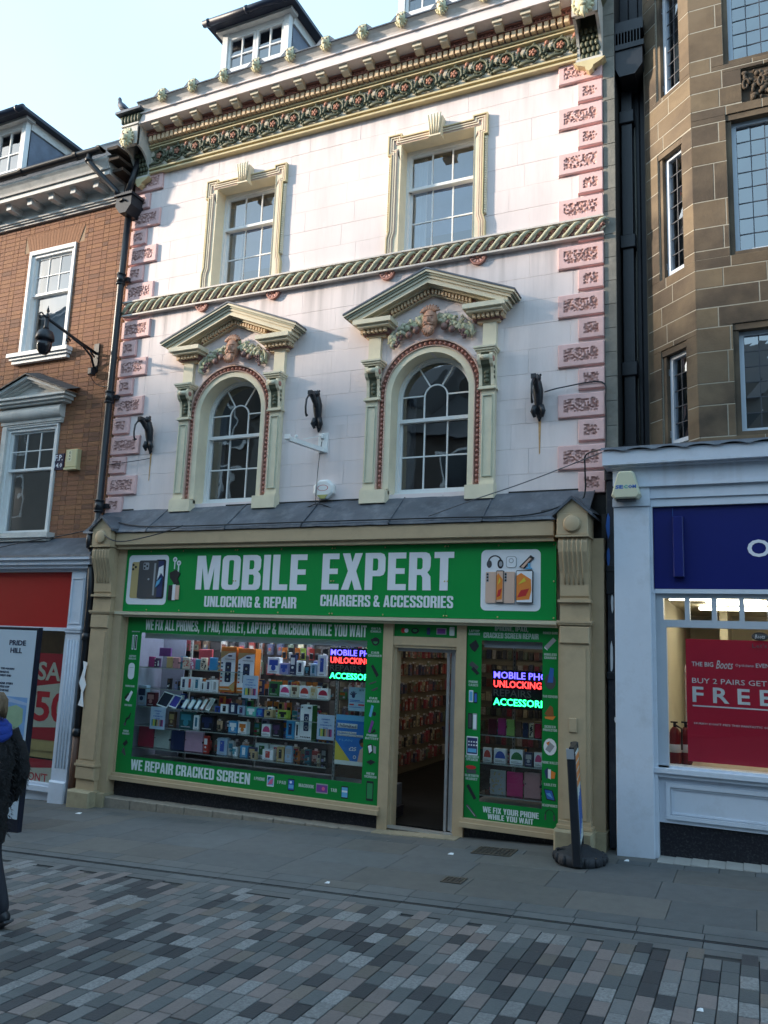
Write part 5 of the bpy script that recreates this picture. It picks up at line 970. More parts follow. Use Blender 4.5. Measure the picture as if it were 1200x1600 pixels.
ITEMS=[
(-7.819,-7.717,0.141,'A',0.12,'case','magenta','-','magenta tablet case at the left end of the top display shelf'),
(-7.717,-7.615,0.123,'A',0.12,'pattern','plum','white','dark purple floral tablet case beside the magenta one on the top shelf'),
(-7.501,-7.390,0.149,'A',0.12,'case','gold','-','gold tablet case on the top shelf left of the rose one'),
(-7.390,-7.280,0.148,'A',0.12,'case','rose','-','rose pink tablet case touching the gold one on the top shelf'),
(-7.224,-7.104,0.156,'A',0.12,'pattern','cream','red','red and white floral tablet case on the top shelf'),
(-7.094,-7.018,0.146,'A',0.12,'pattern','pink','white','pale pink floral tablet case left of the teal one'),
(-7.006,-6.931,0.137,'A',0.12,'case','teal','-','teal tablet case left of the cream patterned one'),
(-6.920,-6.813,0.162,'A',0.12,'pattern','cream','black','cream tablet case with black leaf pattern on the top shelf'),
(-6.771,-6.645,0.170,'A',0.12,'case','skyblue','-','bright sky blue tablet case at the right end of the top shelf'),
(-7.229,-7.121,0.171,'B',0.12,'phone','white','navy','white phone box with dark phone picture, left end of second shelf'),
(-7.120,-7.023,0.179,'B',0.12,'phone','white','red','white phone box with red phone picture on the second shelf'),
(-7.012,-6.895,0.179,'B',0.12,'phone','white','petrol','white phone box with blue green phone picture on the second shelf'),
(-6.883,-6.820,0.127,'B',0.12,'phone','white','black','smallest white phone box between the blue green and the grey ones'),
(-6.808,-6.714,0.152,'B',0.12,'phone','white','navy','white phone box with two dark phones, second from right on second shelf'),
(-6.708,-6.598,0.160,'B',0.12,'phone','white','silver','white phone box with pale grey front beside the speaker carton'),
(-7.967,-7.807,0.271,'C',0.12,'box','paleblue','navy','pale blue drone box at the far left of the third shelf'),
(-7.795,-7.649,0.182,'C',0.12,'box','maroon','rose','dark maroon box between drone box and large tablet'),
(-7.626,-7.349,0.181,'C',0.12,'tilt','white','navyscreen','large white tablet with dark screen leaning on the third shelf'),
(-7.413,-7.216,0.154,'C',0.12,'tilt','white','bluescreen','smaller white tablet with violet blue screen leaning on the third shelf'),
(-7.193,-7.096,0.119,'C',0.12,'tilt','paleblue','white','first pale blue phone box leaning, nearest the tablets'),
(-7.085,-6.989,0.118,'C',0.12,'tilt','skypale','white','second pale blue phone box leaning, middle of three'),
(-6.978,-6.893,0.118,'C',0.12,'tilt','paleblue2','white','third pale blue phone box leaning, next to the pink one'),
(-6.882,-6.798,0.143,'C',0.12,'tilt','rose','white','slim pink phone box leaning on the third shelf'),
(-6.786,-6.692,0.150,'C',0.12,'tilt','white','silver','slim white phone box leaning at the right end of third shelf'),
(-7.200,-6.975,0.219,'D',0.12,'box','darkteal','teal','dark teal accessory box on the fourth shelf'),
(-6.964,-6.869,0.184,'D',0.12,'phone','white','petrol','narrow white box beside the dark teal one on the fourth shelf'),
(-7.387,-7.278,0.204,'D',0.12,'box','brown','gold','brown and gold accessory box left of the dark teal box'),
(-6.848,-6.629,0.199,'D',0.12,'box','black','navy','black and navy box at the right end of the fourth shelf'),
(-7.891,-7.623,0.265,'E',0.12,'case','crimson','-','crimson tablet case at the left end of the bottom shelf'),
(-7.610,-7.336,0.245,'E',0.12,'case','offwhite','-','off white tablet case on the bottom shelf between crimson and navy'),
(-7.323,-7.098,0.251,'E',0.12,'case','navy','-','dark navy tablet case on the bottom shelf left of the pink one'),
(-7.084,-6.778,0.265,'E',0.12,'case','palepink','-','pale pink tablet case at the right end of the bottom left shelf'),
(-6.770,-6.698,0.222,'E',0.12,'box','red','white','small red and white box next to the pale pink tablet case'),
(-6.588,-6.331,0.597,'M',0.12,'speaker','white','orange','left of two tall orange and white speaker cartons'),
(-6.310,-6.028,0.582,'M',0.12,'speaker','white','orange','right of two tall orange and white speaker cartons behind a notice'),
(-5.839,-5.654,0.205,'K',0.12,'box','white','blue2','large white and blue modem box on the upper right shelf'),
(-5.653,-5.518,0.138,'K',0.12,'box','lilac','blue2','smaller lilac and blue box right of the modem box'),
(-5.499,-5.413,0.251,'K',0.12,'box','navy','white','tall navy phone box between modem boxes and headset boxes'),
(-5.403,-5.289,0.177,'K',0.12,'phone','white','navy','white box with dark headset picture on the upper right shelf'),
(-5.280,-5.204,0.120,'K',0.12,'box','black','teal','small black box beside the headset box'),
(-5.195,-5.101,0.152,'K',0.12,'phone','paleblue','petrol','pale blue box with blue headset picture on the upper right shelf'),
(-5.092,-4.963,0.263,'K',0.12,'phone','white','blue2','tall white box with blue speaker picture beside the left light sign'),
(-5.799,-5.644,0.178,'R',0.12,'box','green','black','dark green box beside the first pink tented phone box'),
(-5.633,-5.480,0.137,'R',0.12,'arch','white','pink2','white box with pink arch, leftmost of the three arched boxes'),
(-5.337,-5.196,0.143,'R',0.12,'arch','white','red','white box with red arch, middle of the three arched boxes'),
(-5.075,-4.920,0.126,'R',0.12,'arch','white','crimson','white box with crimson arch, rightmost of the three arched boxes'),
(-5.461,-5.357,0.144,'R',0.12,'box','cream','brown','cream box between the pink arch and red arch boxes'),
(-5.178,-5.095,0.142,'R',0.12,'box','cream','gold','cream and gold box between the red arch and crimson arch boxes'),
(-6.625,-6.543,0.083,'S',0.12,'box','blue2','navy','small bright blue box left of the white camera box'),
(-6.538,-6.410,0.116,'S',0.12,'phone','white','black','white box with black camera picture under the speaker cartons'),
(-6.399,-6.278,0.140,'S',0.12,'phone','navy','white','navy blue box with pale emblem under the speaker cartons'),
(-6.267,-6.146,0.114,'S',0.12,'phone','paleblue','plum','pale blue box with purple cup picture'),
(-6.126,-5.977,0.106,'S',0.12,'box','mint','white','mint green headset box on the middle shelf'),
(-5.967,-5.869,0.097,'S',0.12,'box','blue2','skyblue','bright blue box right of the mint green box'),
(-5.849,-5.713,0.088,'S',0.12,'phone','tan','black','tan box with round black speaker picture'),
(-5.873,-5.785,0.114,'S2',0.24,'phone','white','black','white framed box standing behind the tan one'),
(-6.052,-5.903,0.107,'S2',0.24,'phone','silver','black','silver box with black torch picture behind the bright blue box'),
(-5.644,-5.491,0.096,'S',0.12,'box','lime','black','lime green box with black print at right of middle shelf'),
(-6.388,-6.247,0.147,'T',0.12,'box','skyblue','white','sky blue and white box above the lowest shelf'),
(-6.236,-6.097,0.146,'T',0.12,'box','white','orange','white box with orange stripe above the lowest shelf'),
(-5.870,-5.734,0.144,'T',0.12,'arch','white','pink2','white box with pink corner standing alone on fourth right shelf'),
(-5.715,-5.581,0.175,'T',0.12,'box','black','plum','black box right of the lone pink cornered box'),
(-5.504,-5.381,0.213,'T',0.12,'phone','skyblue','navy','sky blue box with round black speaker picture'),
(-5.372,-5.306,0.204,'T',0.12,'phone','white','black','slim white box with round black speaker left of green carton'),
(-5.304,-5.128,0.423,'T',0.12,'speaker2','white','green','tall white and green speaker carton beside the middle notice'),
(-6.549,-6.386,0.211,'U',0.12,'phone','paleblue','blue2','pale blue box at the left end of the lowest right shelf'),
(-6.376,-6.285,0.186,'U',0.12,'box','silver','petrol','narrow silver box beside the pale blue one on the lowest right shelf'),
(-6.307,-6.176,0.106,'U2',0.24,'phone','cream','black','cream framed box with black lens picture, back of lowest shelf'),
(-6.183,-6.064,0.144,'U',0.12,'phone','skyblue','white','sky blue and white bottle box on the lowest right shelf'),
(-6.324,-6.234,0.113,'U',0.12,'box','white','teal','little white box in front of the narrow silver box'),
(-6.055,-5.938,0.135,'U',0.12,'box','navy','gold','navy box left of the tan toy box'),
(-5.955,-5.868,0.094,'U1',0.03,'phone','tan','black','tan box with black figure standing in front of the navy box'),
(-6.030,-5.824,0.177,'U2',0.24,'phone','white','green','white framed box with green cable picture'),
(-5.803,-5.600,0.176,'U2',0.24,'phone','white','crimson','white framed box with crimson cable picture'),
(-5.838,-5.674,0.126,'U',0.12,'phone','white','red','white box with red speaker picture on the lowest right shelf'),
(-5.625,-5.512,0.172,'U',0.12,'phone','gold','black','gold and black headphone box on the lowest right shelf'),
(-5.502,-5.399,0.195,'U',0.12,'box','paleblue','silver','tall pale blue box at the right end of the lowest shelf'),
(-2.827,-2.722,0.170,'V',0.12,'case','maroon','-','maroon phone wallet, leftmost in the narrow window'),
(-2.714,-2.617,0.183,'V',0.12,'case','magenta','-','magenta phone wallet in the narrow window'),
(-2.610,-2.513,0.175,'V',0.12,'case','lime2','-','lime green phone wallet in the narrow window'),
(-2.506,-2.432,0.161,'V',0.12,'case','brown','-','brown phone wallet right of the lime green one'),
(-2.425,-2.359,0.153,'V',0.12,'case','navy','-','navy phone wallet in the narrow window'),
(-2.352,-2.294,0.146,'V',0.12,'pattern','cream','black','patterned black and white phone wallet left of the red one'),
(-2.287,-2.208,0.152,'V',0.12,'case','crimson','-','crimson phone wallet at the right end of the narrow window shelf'),
(-2.883,-2.785,0.154,'X',0.12,'arch','white','red','white box with red arch in the narrow window'),
(-2.755,-2.613,0.153,'X',0.12,'arch','white','blue2','white box with blue arch in the narrow window'),
(-2.569,-2.415,0.159,'X',0.12,'arch','white','green','white box with green arch in the narrow window'),
(-2.400,-2.306,0.144,'X',0.12,'box','navy','silver','navy box between the green arch and pink arch boxes'),
(-2.292,-2.199,0.150,'X',0.12,'arch','white','pink2','white box with pink arch in the narrow window'),
(-2.794,-2.609,0.263,'Z',0.12,'pattern','silver','tan','pale floral tablet case on the lowest shelf of the narrow window'),
(-2.601,-2.412,0.260,'Z',0.12,'case','hotpink','-','hot pink tablet case on the lowest shelf of the narrow window'),
(-2.404,-2.211,0.271,'Z',0.12,'case','rose','-','dusty pink tablet case beside the hot pink one in the narrow window'),
]
def shelf(x0, x1, z, y0, y1, lab):
    t = thing('glass_shelf', lab, 'shelf', ((x0+x1)/2, (y0+y1)/2, z)); part('shelf_board', MB().box(x0, x1, y0, y1, z-.010, z-.002), SHELFM, t); m = MB(); m.box(x0, x1, y0-.004, y0, z-.012, z-.001); part('front_edge', m, mat('shelf_edge', (.25, .30, .29), .3), t)
for k_, lab in (('A', 'top glass shelf holding a row of coloured tablet cases'), ('B', 'second glass shelf with white phone boxes'), ('C', 'third glass shelf with leaning tablets'), ('D', 'fourth glass shelf with dark teal boxes'), ('E', 'lowest left glass shelf with four large tablet cases')): shelf(-7.9, -6.2, SH[k_], .03, .42, lab)
for k_, lab, a, b in (('M', 'glass shelf under the two tall speaker cartons', -6.18, -4.85), ('K', 'upper right glass shelf with blue and white boxes', -5.6, -4.85), ('S', 'middle right glass shelf with small mixed boxes', -6.18, -4.85), ('T', 'fourth right glass shelf with blue speaker box', -6.18, -4.6), ('U', 'lowest right glass shelf with cable boxes', -6.4, -4.85)): shelf(a, b, SH[k_], .03, .42, lab)
for k_, lab in (('V', 'upper glass shelf in the narrow window'), ('X', 'middle glass shelf in the narrow window'), ('Z', 'lower glass shelf in the narrow window')): shelf(-2.93, -2.0, SH[k_], .03, .42, lab)
for x, y, lab in ((-7.35, .46, 'perforated upright at the left of the wide display'), (-6.19, .46, 'perforated upright in the middle of the wide display'), (-4.84, .2, 'perforated upright near the blue poster'), (-4.62, .46, 'perforated upright right of the middle notice'), (-2.62, .46, 'perforated upright in the narrow window')):
    m = MB(); m.box(x-.015, x+.015, y, y+.03, .41, 2.3)
    for i in range(36): m.box(x-.004, x+.004, y-.0015, y, .45+.05*i, .475+.05*i, 1)
    tag(part('shelf_upright', m, [UP, BLACK]), lab, 'upright')
IC = dict(magenta=(.42, .04, .20), plum=(.07, .03, .10), white=(.80, .83, .86), gold=(.46, .33, .14), rose=(.48, .24, .24), cream=(.60, .55, .42), pink=(.55, .18, .30), teal=(.05, .26, .34), skyblue=(.05, .30, .58), navy=(.02, .03, .09), red=(.50, .05, .04), petrol=(.03, .16, .24), black=(.015, .015, .02), silver=(.36, .37, .38), paleblue=(.33, .45, .60), maroon=(.10, .015, .025), navyscreen=(.012, .014, .035), bluescreen=(.04, .03, .30), skypale=(.30, .50, .66), paleblue2=(.28, .42, .58), darkteal=(.02, .09, .10), brown=(.13, .07, .045), crimson=(.40, .015, .05), offwhite=(.42, .48, .44), palepink=(.50, .30, .40), orange=(.60, .17, .02), blue2=(.03, .08, .40), lilac=(.30, .30, .55), green=(.03, .16, .04), pink2=(.60, .06, .20), mint=(.10, .50, .42), tan=(.42, .32, .17), lime=(.32, .45, .06), lime2=(.28, .46, .12), hotpink=(.50, .02, .14))
IC['-'] = (.02, .02, .02)
IM = {k_: mat('item_'+k_, c, .42, .08, 12) for k_, c in IC.items()}
KN = dict(case=('tablet_case', 'tablet case'), pattern=('tablet_case', 'tablet case'), box=('product_box', 'box'), phone=('phone_box', 'box'), tilt=('display_phone', 'device'), speaker=('speaker_carton', 'carton'), speaker2=('speaker_carton', 'carton'), arch=('phone_box', 'box'))
for (x0, x1, h, sh_, y, kd, c1, c2, lab) in ITEMS:
    z = SH[sh_]; w_ = x1-x0; nm, cat_ = KN[kd]; x0 += .003; x1 -= .003
    if 'phone wallet' in lab: nm, cat_ = 'phone_wallet', 'phone wallet'
    a = IM[c1]; b = IM[c2]
    if kd in ('case', 'pattern'):
        t = thing(nm, lab, cat_, ((x0+x1)/2, y, z)); m = MB(); m.bbox(x0, x1, y, y+.012, z, z+h, .006); part('front_cover', m, a, t)
        m = MB(); m.bbox(x0+.004, x1-.006, y+.03, y+.042, z, z+h, .004); m.box(x0, x0+.01, y+.008, y+.034, z+.002, z+h-.002); part('back_cover', m, a, t)
        if kd == 'pattern':
            m = MB()
            for i in range(int(14*h/.15)): 
                s = R.uniform(.006, .016); px, pz = R.uniform(x0+.012, x1-.012), R.uniform(z+.012, z+h-.012); m.prism(circ(px, pz, min(s, .01), 7, R.uniform(.6, 1.4)), y-.0012-.0001*i, y+.001)
            part('printed_pattern', m, b, t, kind='stuff')
        else:
            m = MB(); m.lathe([(.008, y-.002), (.008, y+.001)], (x0+.016, 0, z+h*.55), 10, 0, 'y'); m.bbox(x1-.012, x1+.008, y-.004, y+.045, z+h*.45, z+h*.55, .002); part('strap', m, IM['black' if c1 in ('offwhite', 'palepink', 'rose') else c1], t)
        continue
    if kd == 'tilt':
        t = thing(nm, lab, cat_, ((x0+x1)/2, y, z)); M = T((x0+x1)/2-w_*.15, y, z+.006) @ Matrix.Rotation(math.radians(-32), 4, 'X') @ Matrix(((1, 0, .38, 0), (0, 1, 0, 0), (0, 0, 1, 0), (0, 0, 0, 1)))
        hh = h*1.12; ww = w_*.34; m = MB(); m.prism(rrect(-ww, ww, 0, hh, .008, 2), 0, .009); part('body', m, a, t, M)
        m = MB(); m.prism(rc(-ww+.007, ww-.007, .014, hh-.014), -.0012, .001); part('screen' if 'screen' in c2 else 'label_panel', m, b, t, M)
        m = MB(); m.add([(-.02, .01, .02), (.02, .01, .02), (.02, .07, -.01), (-.02, .07, -.01)], [(0, 1, 2, 3)]); part('prop', m, IM['silver'], t, M); continue
    dp = .05 if w_ < .13 else .08
    t = thing(nm, lab, cat_, ((x0+x1)/2, y, z)); m = MB(); m.bbox(x0, x1, y, y+dp*(1.6 if kd.startswith('sp') else 1), z, z+h, .002); part('carton', m, IM['orange'] if kd == 'speaker' else a, t)
    sh = []
    def L_(pg, c): sh.append((pg, c))
    if kd == 'phone': L_(rrect(x0+w_*.28, x1-w_*.28, z+h*.2, z+h*.85, .004, 2), c2); L_(rc(x0+w_*.2, x1-w_*.2, z+h*.06, z+h*.11), 'silver'); L_(circ(x0+w_*.42, z+h*.7, w_*.06, 8), 'silver')
    elif kd == 'arch': L_([(x1-w_*.1, z+h*.34)]+[(x0+w_*.52+w_*.42*math.cos(PI*i/8), z+h*.34+h*.52*math.sin(PI*i/8)) for i in range(9)], c2); L_(rc(x0+w_*.1, x1-w_*.1, z+h*.08, z+h*.14), 'silver'); L_(rc(x0+w_*.1, x1-w_*.3, z+h*.18, z+h*.22), 'silver')
    elif kd == 'box': L_(rc(x0+w_*.12, x1-w_*.12, z+h*.5, z+h*.85), c2); L_(circ((x0+x1)/2, z+h*.35, w_*.2, 9), c2); L_(rc(x0+w_*.15, x1-w_*.15, z+h*.08, z+h*.13), 'silver')
    elif kd == 'speaker':
        L_([(x0+.01, z+h*.12), (x0+w_*.6, z+h*.13), (x1-.01, z+h*.24), (x1-.01, z+h*.88), (x0+w_*.5, z+h*.86), (x0+.01, z+h*.74)], 'white'); L_([(x0+.004, z+h*.9), (x1-.004, z+h*.9), (x1-.004, z+h*.885), (x0+w_*.5, z+h*.87), (x0+.004, z+h*.75)], 'gold'); L_([(x0+w_*.6, z+h*.12), (x1-.004, z+h*.22), (x1-.004, z+h*.04), (x0+w_*.85, z+h*.03)], 'gold')
        L_(rrect(x0+w_*.33, x1-w_*.28, z+h*.22, z+h*.66, .015), 'navy')
        for q in (.28, .4, .55): L_(circ(x0+w_*.52, z+h*q, w_*.12, 12), 'black'); L_(circ(x0+w_*.52, z+h*q, w_*.06, 10), 'silver')
        for q in range(6): L_(rc(x0+w_*.08, x0+w_*.17, z+h*(.22+.08*q), z+h*(.255+.08*q)), R.choice(('petrol', 'red', 'navy', 'silver')))
        L_(circ(x0+w_*.6, z+h*.8, w_*.13, 10, .35), 'navy'); L_(rc(x0+w_*.3, x1-w_*.1, z+h*.72, z+h*.735), 'silver'); L_(rc(x0+w_*.1, x0+w_*.7, z+h*.05, z+h*.075), 'cream')
    elif kd == 'speaker2':
        L_(rrect(x0+w_*.3, x1-w_*.25, z+h*.25, z+h*.75, .012), 'navy')
        for q in (.35, .62): L_(circ(x0+w_*.52, z+h*q, w_*.14, 12), 'silver'); L_(circ(x0+w_*.52, z+h*q, w_*.09, 12), 'navy')
        for q in range(6): L_(rc(x0+w_*(.1+.14*q), x0+w_*(.18+.14*q), z+h*.06, z+h*.09), 'black')
        L_(rc(x0+w_*.1, x0+w_*.2, z+h*.92, z+h*.95), 'black'); L_(rc(x0+w_*.62, x0+w_*.85, z+h*.91, z+h*.95), 'black')
        m = MB(); m.box(x1, x1+.002, y+.002, y+.126, z+.002, z+h-.002); part('side_panel', m, IM['green'], t)
    mb = MB(); ms = []
    for i, (pg, c) in enumerate(sh):
        if c not in ms: ms.append(c)
        mb.prism(pg, y-.0008*(i+1), y+.0005, ms.index(c))
    part('printed_front', mb, [IM[c] for c in ms], t)
# second row of mixed stock standing behind the front row
CK = ['navy', 'white', 'black', 'silver', 'orange', 'cream', 'teal', 'crimson', 'gold', 'lilac', 'petrol', 'blue2', 'brown', 'plum', 'green']
for sh_, a, b in (('A', -7.5, -6.3), ('B', -7.6, -6.25), ('C', -7.5, -6.25), ('D', -7.3, -6.3), ('E', -6.7, -6.25), ('K', -5.55, -4.95), ('R', -6.1, -4.85), ('S', -6.1, -4.9), ('T', -6.1, -4.9), ('U', -6.3, -4.9), ('V', -2.85, -2.1), ('X', -2.85, -2.1), ('Z', -2.85, -2.1)):
    x = a
    while x < b:
        w_ = R.uniform(.05, .10); h = R.uniform(.08, .19); y = R.uniform(.27, .33); z = SH[sh_]; c1, c2, c3 = R.choice(CK), R.choice(CK), R.choice(CK)
        if R.random() < .6:
            t = thing('product_box', 'small mixed accessory box standing in the back row of a glass shelf', 'box', (x+w_/2, y, z), 'boxes in the back row of the glass shelves'); m = MB(); m.bbox(x, x+w_-.006, y, y+.05, z, z+h, .002); part('carton', m, IM[c1], t)
            m = MB(); m.box(x+.01, x+w_-.016, y-.001, y+.001, z+h*.55, z+h*.9, 0); m.box(x+.008, x+w_*.5, y-.001, y+.001, z+h*.1, z+h*.3, 1); m.box(x+w_*.55, x+w_-.014, y-.001, y+.001, z+h*.15, z+h*.4, 2); part('printed_front', m, [IM[c2], IM[c3], IM['silver']], t)
        x += w_
# hanging cards, notices and posters
def notice(x0, x1, z0, z1, y, lab):
    t = thing('notice', lab, 'notice', ((x0+x1)/2, y, z0)); m = MB(); m.box(x0, x1, y, y+.003, z0, z1); part('card', m, mat('notice_card', (.42, .54, .68), .5), t)
    for i, s in enumerate(('DIFFERENT', 'CASES', 'AVAILABLE IN', 'STORE')): h = (z1-z0); w_ = len(s)*.0135; text(s, (x0+x1)/2-w_/2, (x0+x1)/2+w_/2, z1-h*(.16+.115*i)-.016, z1-h*(.16+.115*i), y-.001, PAL['blue'], t, .02, res=1, thick=.001)
    m = MB(); n = 9; cs = ['teal', 'yellow', 'lime2', 'black', 'gold', 'silver', 'rose', 'plum', 'magenta']
    ms = [IM.get(c) or PAL[c] for c in cs]
    for i in range(n): a = x0+.03+(x1-x0-.06)*i/n; m.box(a, a+(x1-x0-.06)/n-.001, y-.002, y, z0+.04, z0+.04+(z1-z0)*.3, i)
    part('colour_swatch_picture', m, ms, t)
notice(-7.60, -7.345, .845, 1.14, .0, 'pale blue notice with colour swatches in front of left shelves'); notice(-6.125, -5.885, 1.345, 1.635, .0, 'pale blue notice with colour swatches in front of the speaker cartons'); notice(-4.985, -4.745, .915, 1.215, .0, 'pale blue notice with colour swatches beside tall green carton')
t = thing('poster', 'small pale blue handprint notice above the big blue poster', 'poster', (-4.44, 0, 1.29)); part('sheet', MB().box(-4.555, -4.325, -.02, -.017, 1.29, 1.57), mat('pale_poster', (.30, .48, .62), .5), t)
m = MB(); 
for i in range(5): a = PI*(.2+.17*i); m.tube([(-4.49+.02*math.cos(a), -.022, 1.47+.02*math.sin(a)), (-4.49+.05*math.cos(a), -.022, 1.47+.055*math.sin(a))], .007, 5)
m.ball((-4.49, -.021, 1.465), (.024, .003, .024)); part('handprint_picture', m, PAL['navyp'], t)
text('BUY', -4.41, -4.345, 1.525, 1.55, -.021, PAL['navyp'], t, .02, res=1, thick=.001); m = MB(); m.box(-4.54, -4.40, -.0215, -.02, 1.41, 1.42, 0); m.box(-4.54, -4.35, -.0215, -.02, 1.395, 1.403, 0); m.box(-4.54, -4.48, -.0215, -.02, 1.355, 1.372, 1); m.box(-4.42, -4.34, -.0215, -.02, 1.355, 1.372, 1); m.box(-4.54, -4.38, -.0215, -.02, 1.33, 1.336, 0); part('printed_lines', m, [PAL['blue'], PAL['red']], t, kind='stuff')
t = thing('poster', 'large blue phone tariff poster reading Unlimited at the right of the wide window', 'poster', (-4.5, 0, .65)); part('sheet', MB().box(-4.71, -4.29, -.02, -.016, .65, 1.235), mat('bright_blue_poster', (.02, .16, .50), .45), t)
pp = [(rc(-4.71, -4.29, 1.17, 1.235), 'skyb'), (rc(-4.71, -4.29, .65, .70), 'cap'), ([(-4.71, .70), (-4.71, .93), (-4.50, .70)], 'yellow'), (rc(-4.69, -4.42, 1.08, 1.135), 'cap'), (rc(-4.69, -4.43, 1.015, 1.04), 'cap'), (rc(-4.69, -4.34, .985, 1.008), 'cap'), (circ(-4.34, .93, .045), 'black'), (circ(-4.345, .90, .026), 'brown'), ([(-4.40, .70), (-4.37, .84), (-4.33, .87), (-4.29, .85), (-4.29, .70)], 'rosegold'), (circ(-4.44, .75, .02), 'cap'), (circ(-4.44, .75, .012), 'blue')]
mb = MB(); ms = []
for i, (pg, c) in enumerate(pp):
    if c not in ms: ms.append(c)
    mb.prism(pg, -.0205-.0006*i, -.019, ms.index(c))
part('printed_picture', mb, [PAL[c] for c in ms], t)
text('Unlimited', -4.685, -4.43, 1.087, 1.128, -.0285, PAL['navyp'], t, .01, res=1, thick=.001); text('UK Minutes & Texts', -4.685, -4.435, 1.018, 1.036, -.0285, PAL['navyp'], t, .0, res=1, thick=.001); text('and International Minutes', -4.685, -4.345, .988, 1.004, -.0285, PAL['navyp'], t, .0, res=1, thick=.001)
text('£25', -4.52, -4.42, .82, .865, -.0215, PAL['cap'], t, .02, res=1, thick=.001); text('PLAN', -4.66, -4.48, .925, .95, -.0215, PAL['skyb'], t, .0, res=1, thick=.001)
# coloured sheets hung behind the top shelf
for x0, x1, z0, z1, c, lab in ((-7.09, -6.86, 1.72, 1.94, 'rose', 'coral red card hanging behind the top shelf cases'), (-7.79, -7.58, 1.815, 1.935, 'plum', 'purple case hanging above the dark floral case')):
    tag(part('hanging_card', MB().bbox(x0, x1, .30, .32, z0, z1, .004), mat('card_'+c, {'rose': (.50, .09, .11), 'plum': (.16, .05, .24)}[c], .5)), lab, 'card')
# hanging orange packs
k_ = 0
for x, z, c in [(-5.72, 1.93, 'orange'), (-5.62, 1.93, 'black'), (-5.52, 1.93, 'orange'), (-5.43, 1.93, 'lime'), (-5.30, 1.93, 'red'), (-5.21, 1.93, 'brown'), (-5.1, 1.93, 'black'), (-5.0, 1.93, 'black'), (-4.9, 1.93, 'blue2'), (-5.86, 1.50, 'orange'), (-5.77, 1.50, 'orange'), (-5.68, 1.50, 'orange'), (-5.59, 1.5, 'brown'), (-5.50, 1.50, 'orange'), (-5.41, 1.50, 'cream'), (-5.32, 1.50, 'orange'), (-5.23, 1.50, 'orange'), (-5.15, 1.5, 'navy'), (-5.07, 1.5, 'cream'), (-5.9, 1.22, 'orange'), (-5.8, 1.22, 'orange'), (-5.6, 1.22, 'orange'), (-6.05, 1.5, 'tan'), (-5.96, 1.44, 'orange'), (-7.2, 1.44, 'silver'), (-7.0, 1.2, 'silver'), (-6.3, 1.9, 'red'), (-6.1, 1.9, 'silver')]:
    t = thing('hanging_pack', 'small %s pack hanging on a hook above the window shelves' % {'blue2': 'blue', 'navy': 'dark blue', 'tan': 'tan'}.get(c, c), 'pack', (x, .33, z), 'packs hung over the window shelves')
    part('card', MB().box(x-.038, x+.038, .33, .335, z-.07, z+.08), IM[c], t); part('blister', MB().bbox(x-.025, x+.025, .315, .33, z-.06, z+.02, .006), IM['black' if c != 'black' else 'silver'], t)
# LED signs
def led(x0, z0, z1, lab, w_=.86):
    t = thing('led_sign', lab, 'sign', (x0+w_/2, -.1, z0)); x1 = x0+w_; part('panel', MB().bbox(x0-.02, x1, -.09, -.06, z0-.02, z1+.01, .004), mat('led_board', (.008, .008, .012), .3), t)
    h = (z1-z0)/4
    for i, (s, c, e, fr_) in enumerate((('MOBILE PHONES', (.10, .08, 1), 1.6, .98), ('UNLOCKING', (1, .03, .03), 2.2, .66), ('REPAIRS', (.1, .1, .1), 0, .52), ('ACCESSORIES', (.02, 1, .22), 2.6, .80))):
        zt = z1-h*i-.012; m_ = mat('led_'+s[:4], (.12, .12, .12) if not e else (.02, .02, .02), .4, emit=c if e else None, estr=e); text(s, x0, x0+(w_-.04)*fr_, zt-h*.78, zt, -.092, m_, t, .012 if e else 0, res=2, thick=.004)
    return t
led(-4.79, 1.655, 2.03, 'lit sign with blue red and green words in the wide window'); led(-2.70, 1.47, 1.86, 'lit sign with blue red and green words in the narrow window', .86)
# ================================================================== LEFT BRICK BUILDING
bb = thing('brick_building', 'orange brown brick building with white sash windows left of the pink building', 'building', (-11, 0, G(-11)))
BX0, BX1 = -16.0, -8.80
UW = (-10.965, -9.925, 6.62, 8.43); LW = (-11.06, -9.86, 3.55, 5.40)
bh = [UW, LW, (-13.9, -12.8, 6.62, 8.43), (-13.9, -12.8, 3.55, 5.4)]
wm = MB()
for r in rects_minus([(BX0, BX1, 3.3, 9.0)], bh): wm.box(r[0], r[1], .0045, .3, r[2], r[3])
bw = part('wall', wm, MORTAR, bb)
cells_ = []; z = 3.42; row = 0
while z < 8.95:
    x = BX0-(.1125 if row % 2 else 0)-(.0 if row % 2 else .0); i = row % 2
    while x < BX1:
        l = .225 if i % 2 == 0 else .1125; a, b = max(x, BX0), min(x+l, BX1)
        if b-a > .03: cells_.append((a+.0042, b-.0042, z+.0042, z+.0712))
        x += l; i += 1
    z += .0755; row += 1
fan = [(-11.12, -9.77, 8.43, 8.76)]
vis_ = [c for c in cells_ if c[0] > -11.55 and rects_minus([c], bh+fan)]
vis_.sort(key=lambda c: -c[0]); keepset = set(vis_[:300])
plates('brick', cells_, bh+fan, -.002, .009, BRICKS, bw, bev=0, keep=lambda c: c in keepset)
for i in range(19):                                            # gauged flat arch
    a = -1+2*i/19; b = -1+2*(i+1)/19; cxf = -10.445; m = MB(); m.prism([(cxf+a*.56+.003, 8.435), (cxf+b*.56-.003, 8.435), (cxf+b*.675-.003, 8.755), (cxf+a*.675+.003, 8.755)], -.004, .008); part('voussoir', m, BRICKS[0], bw)
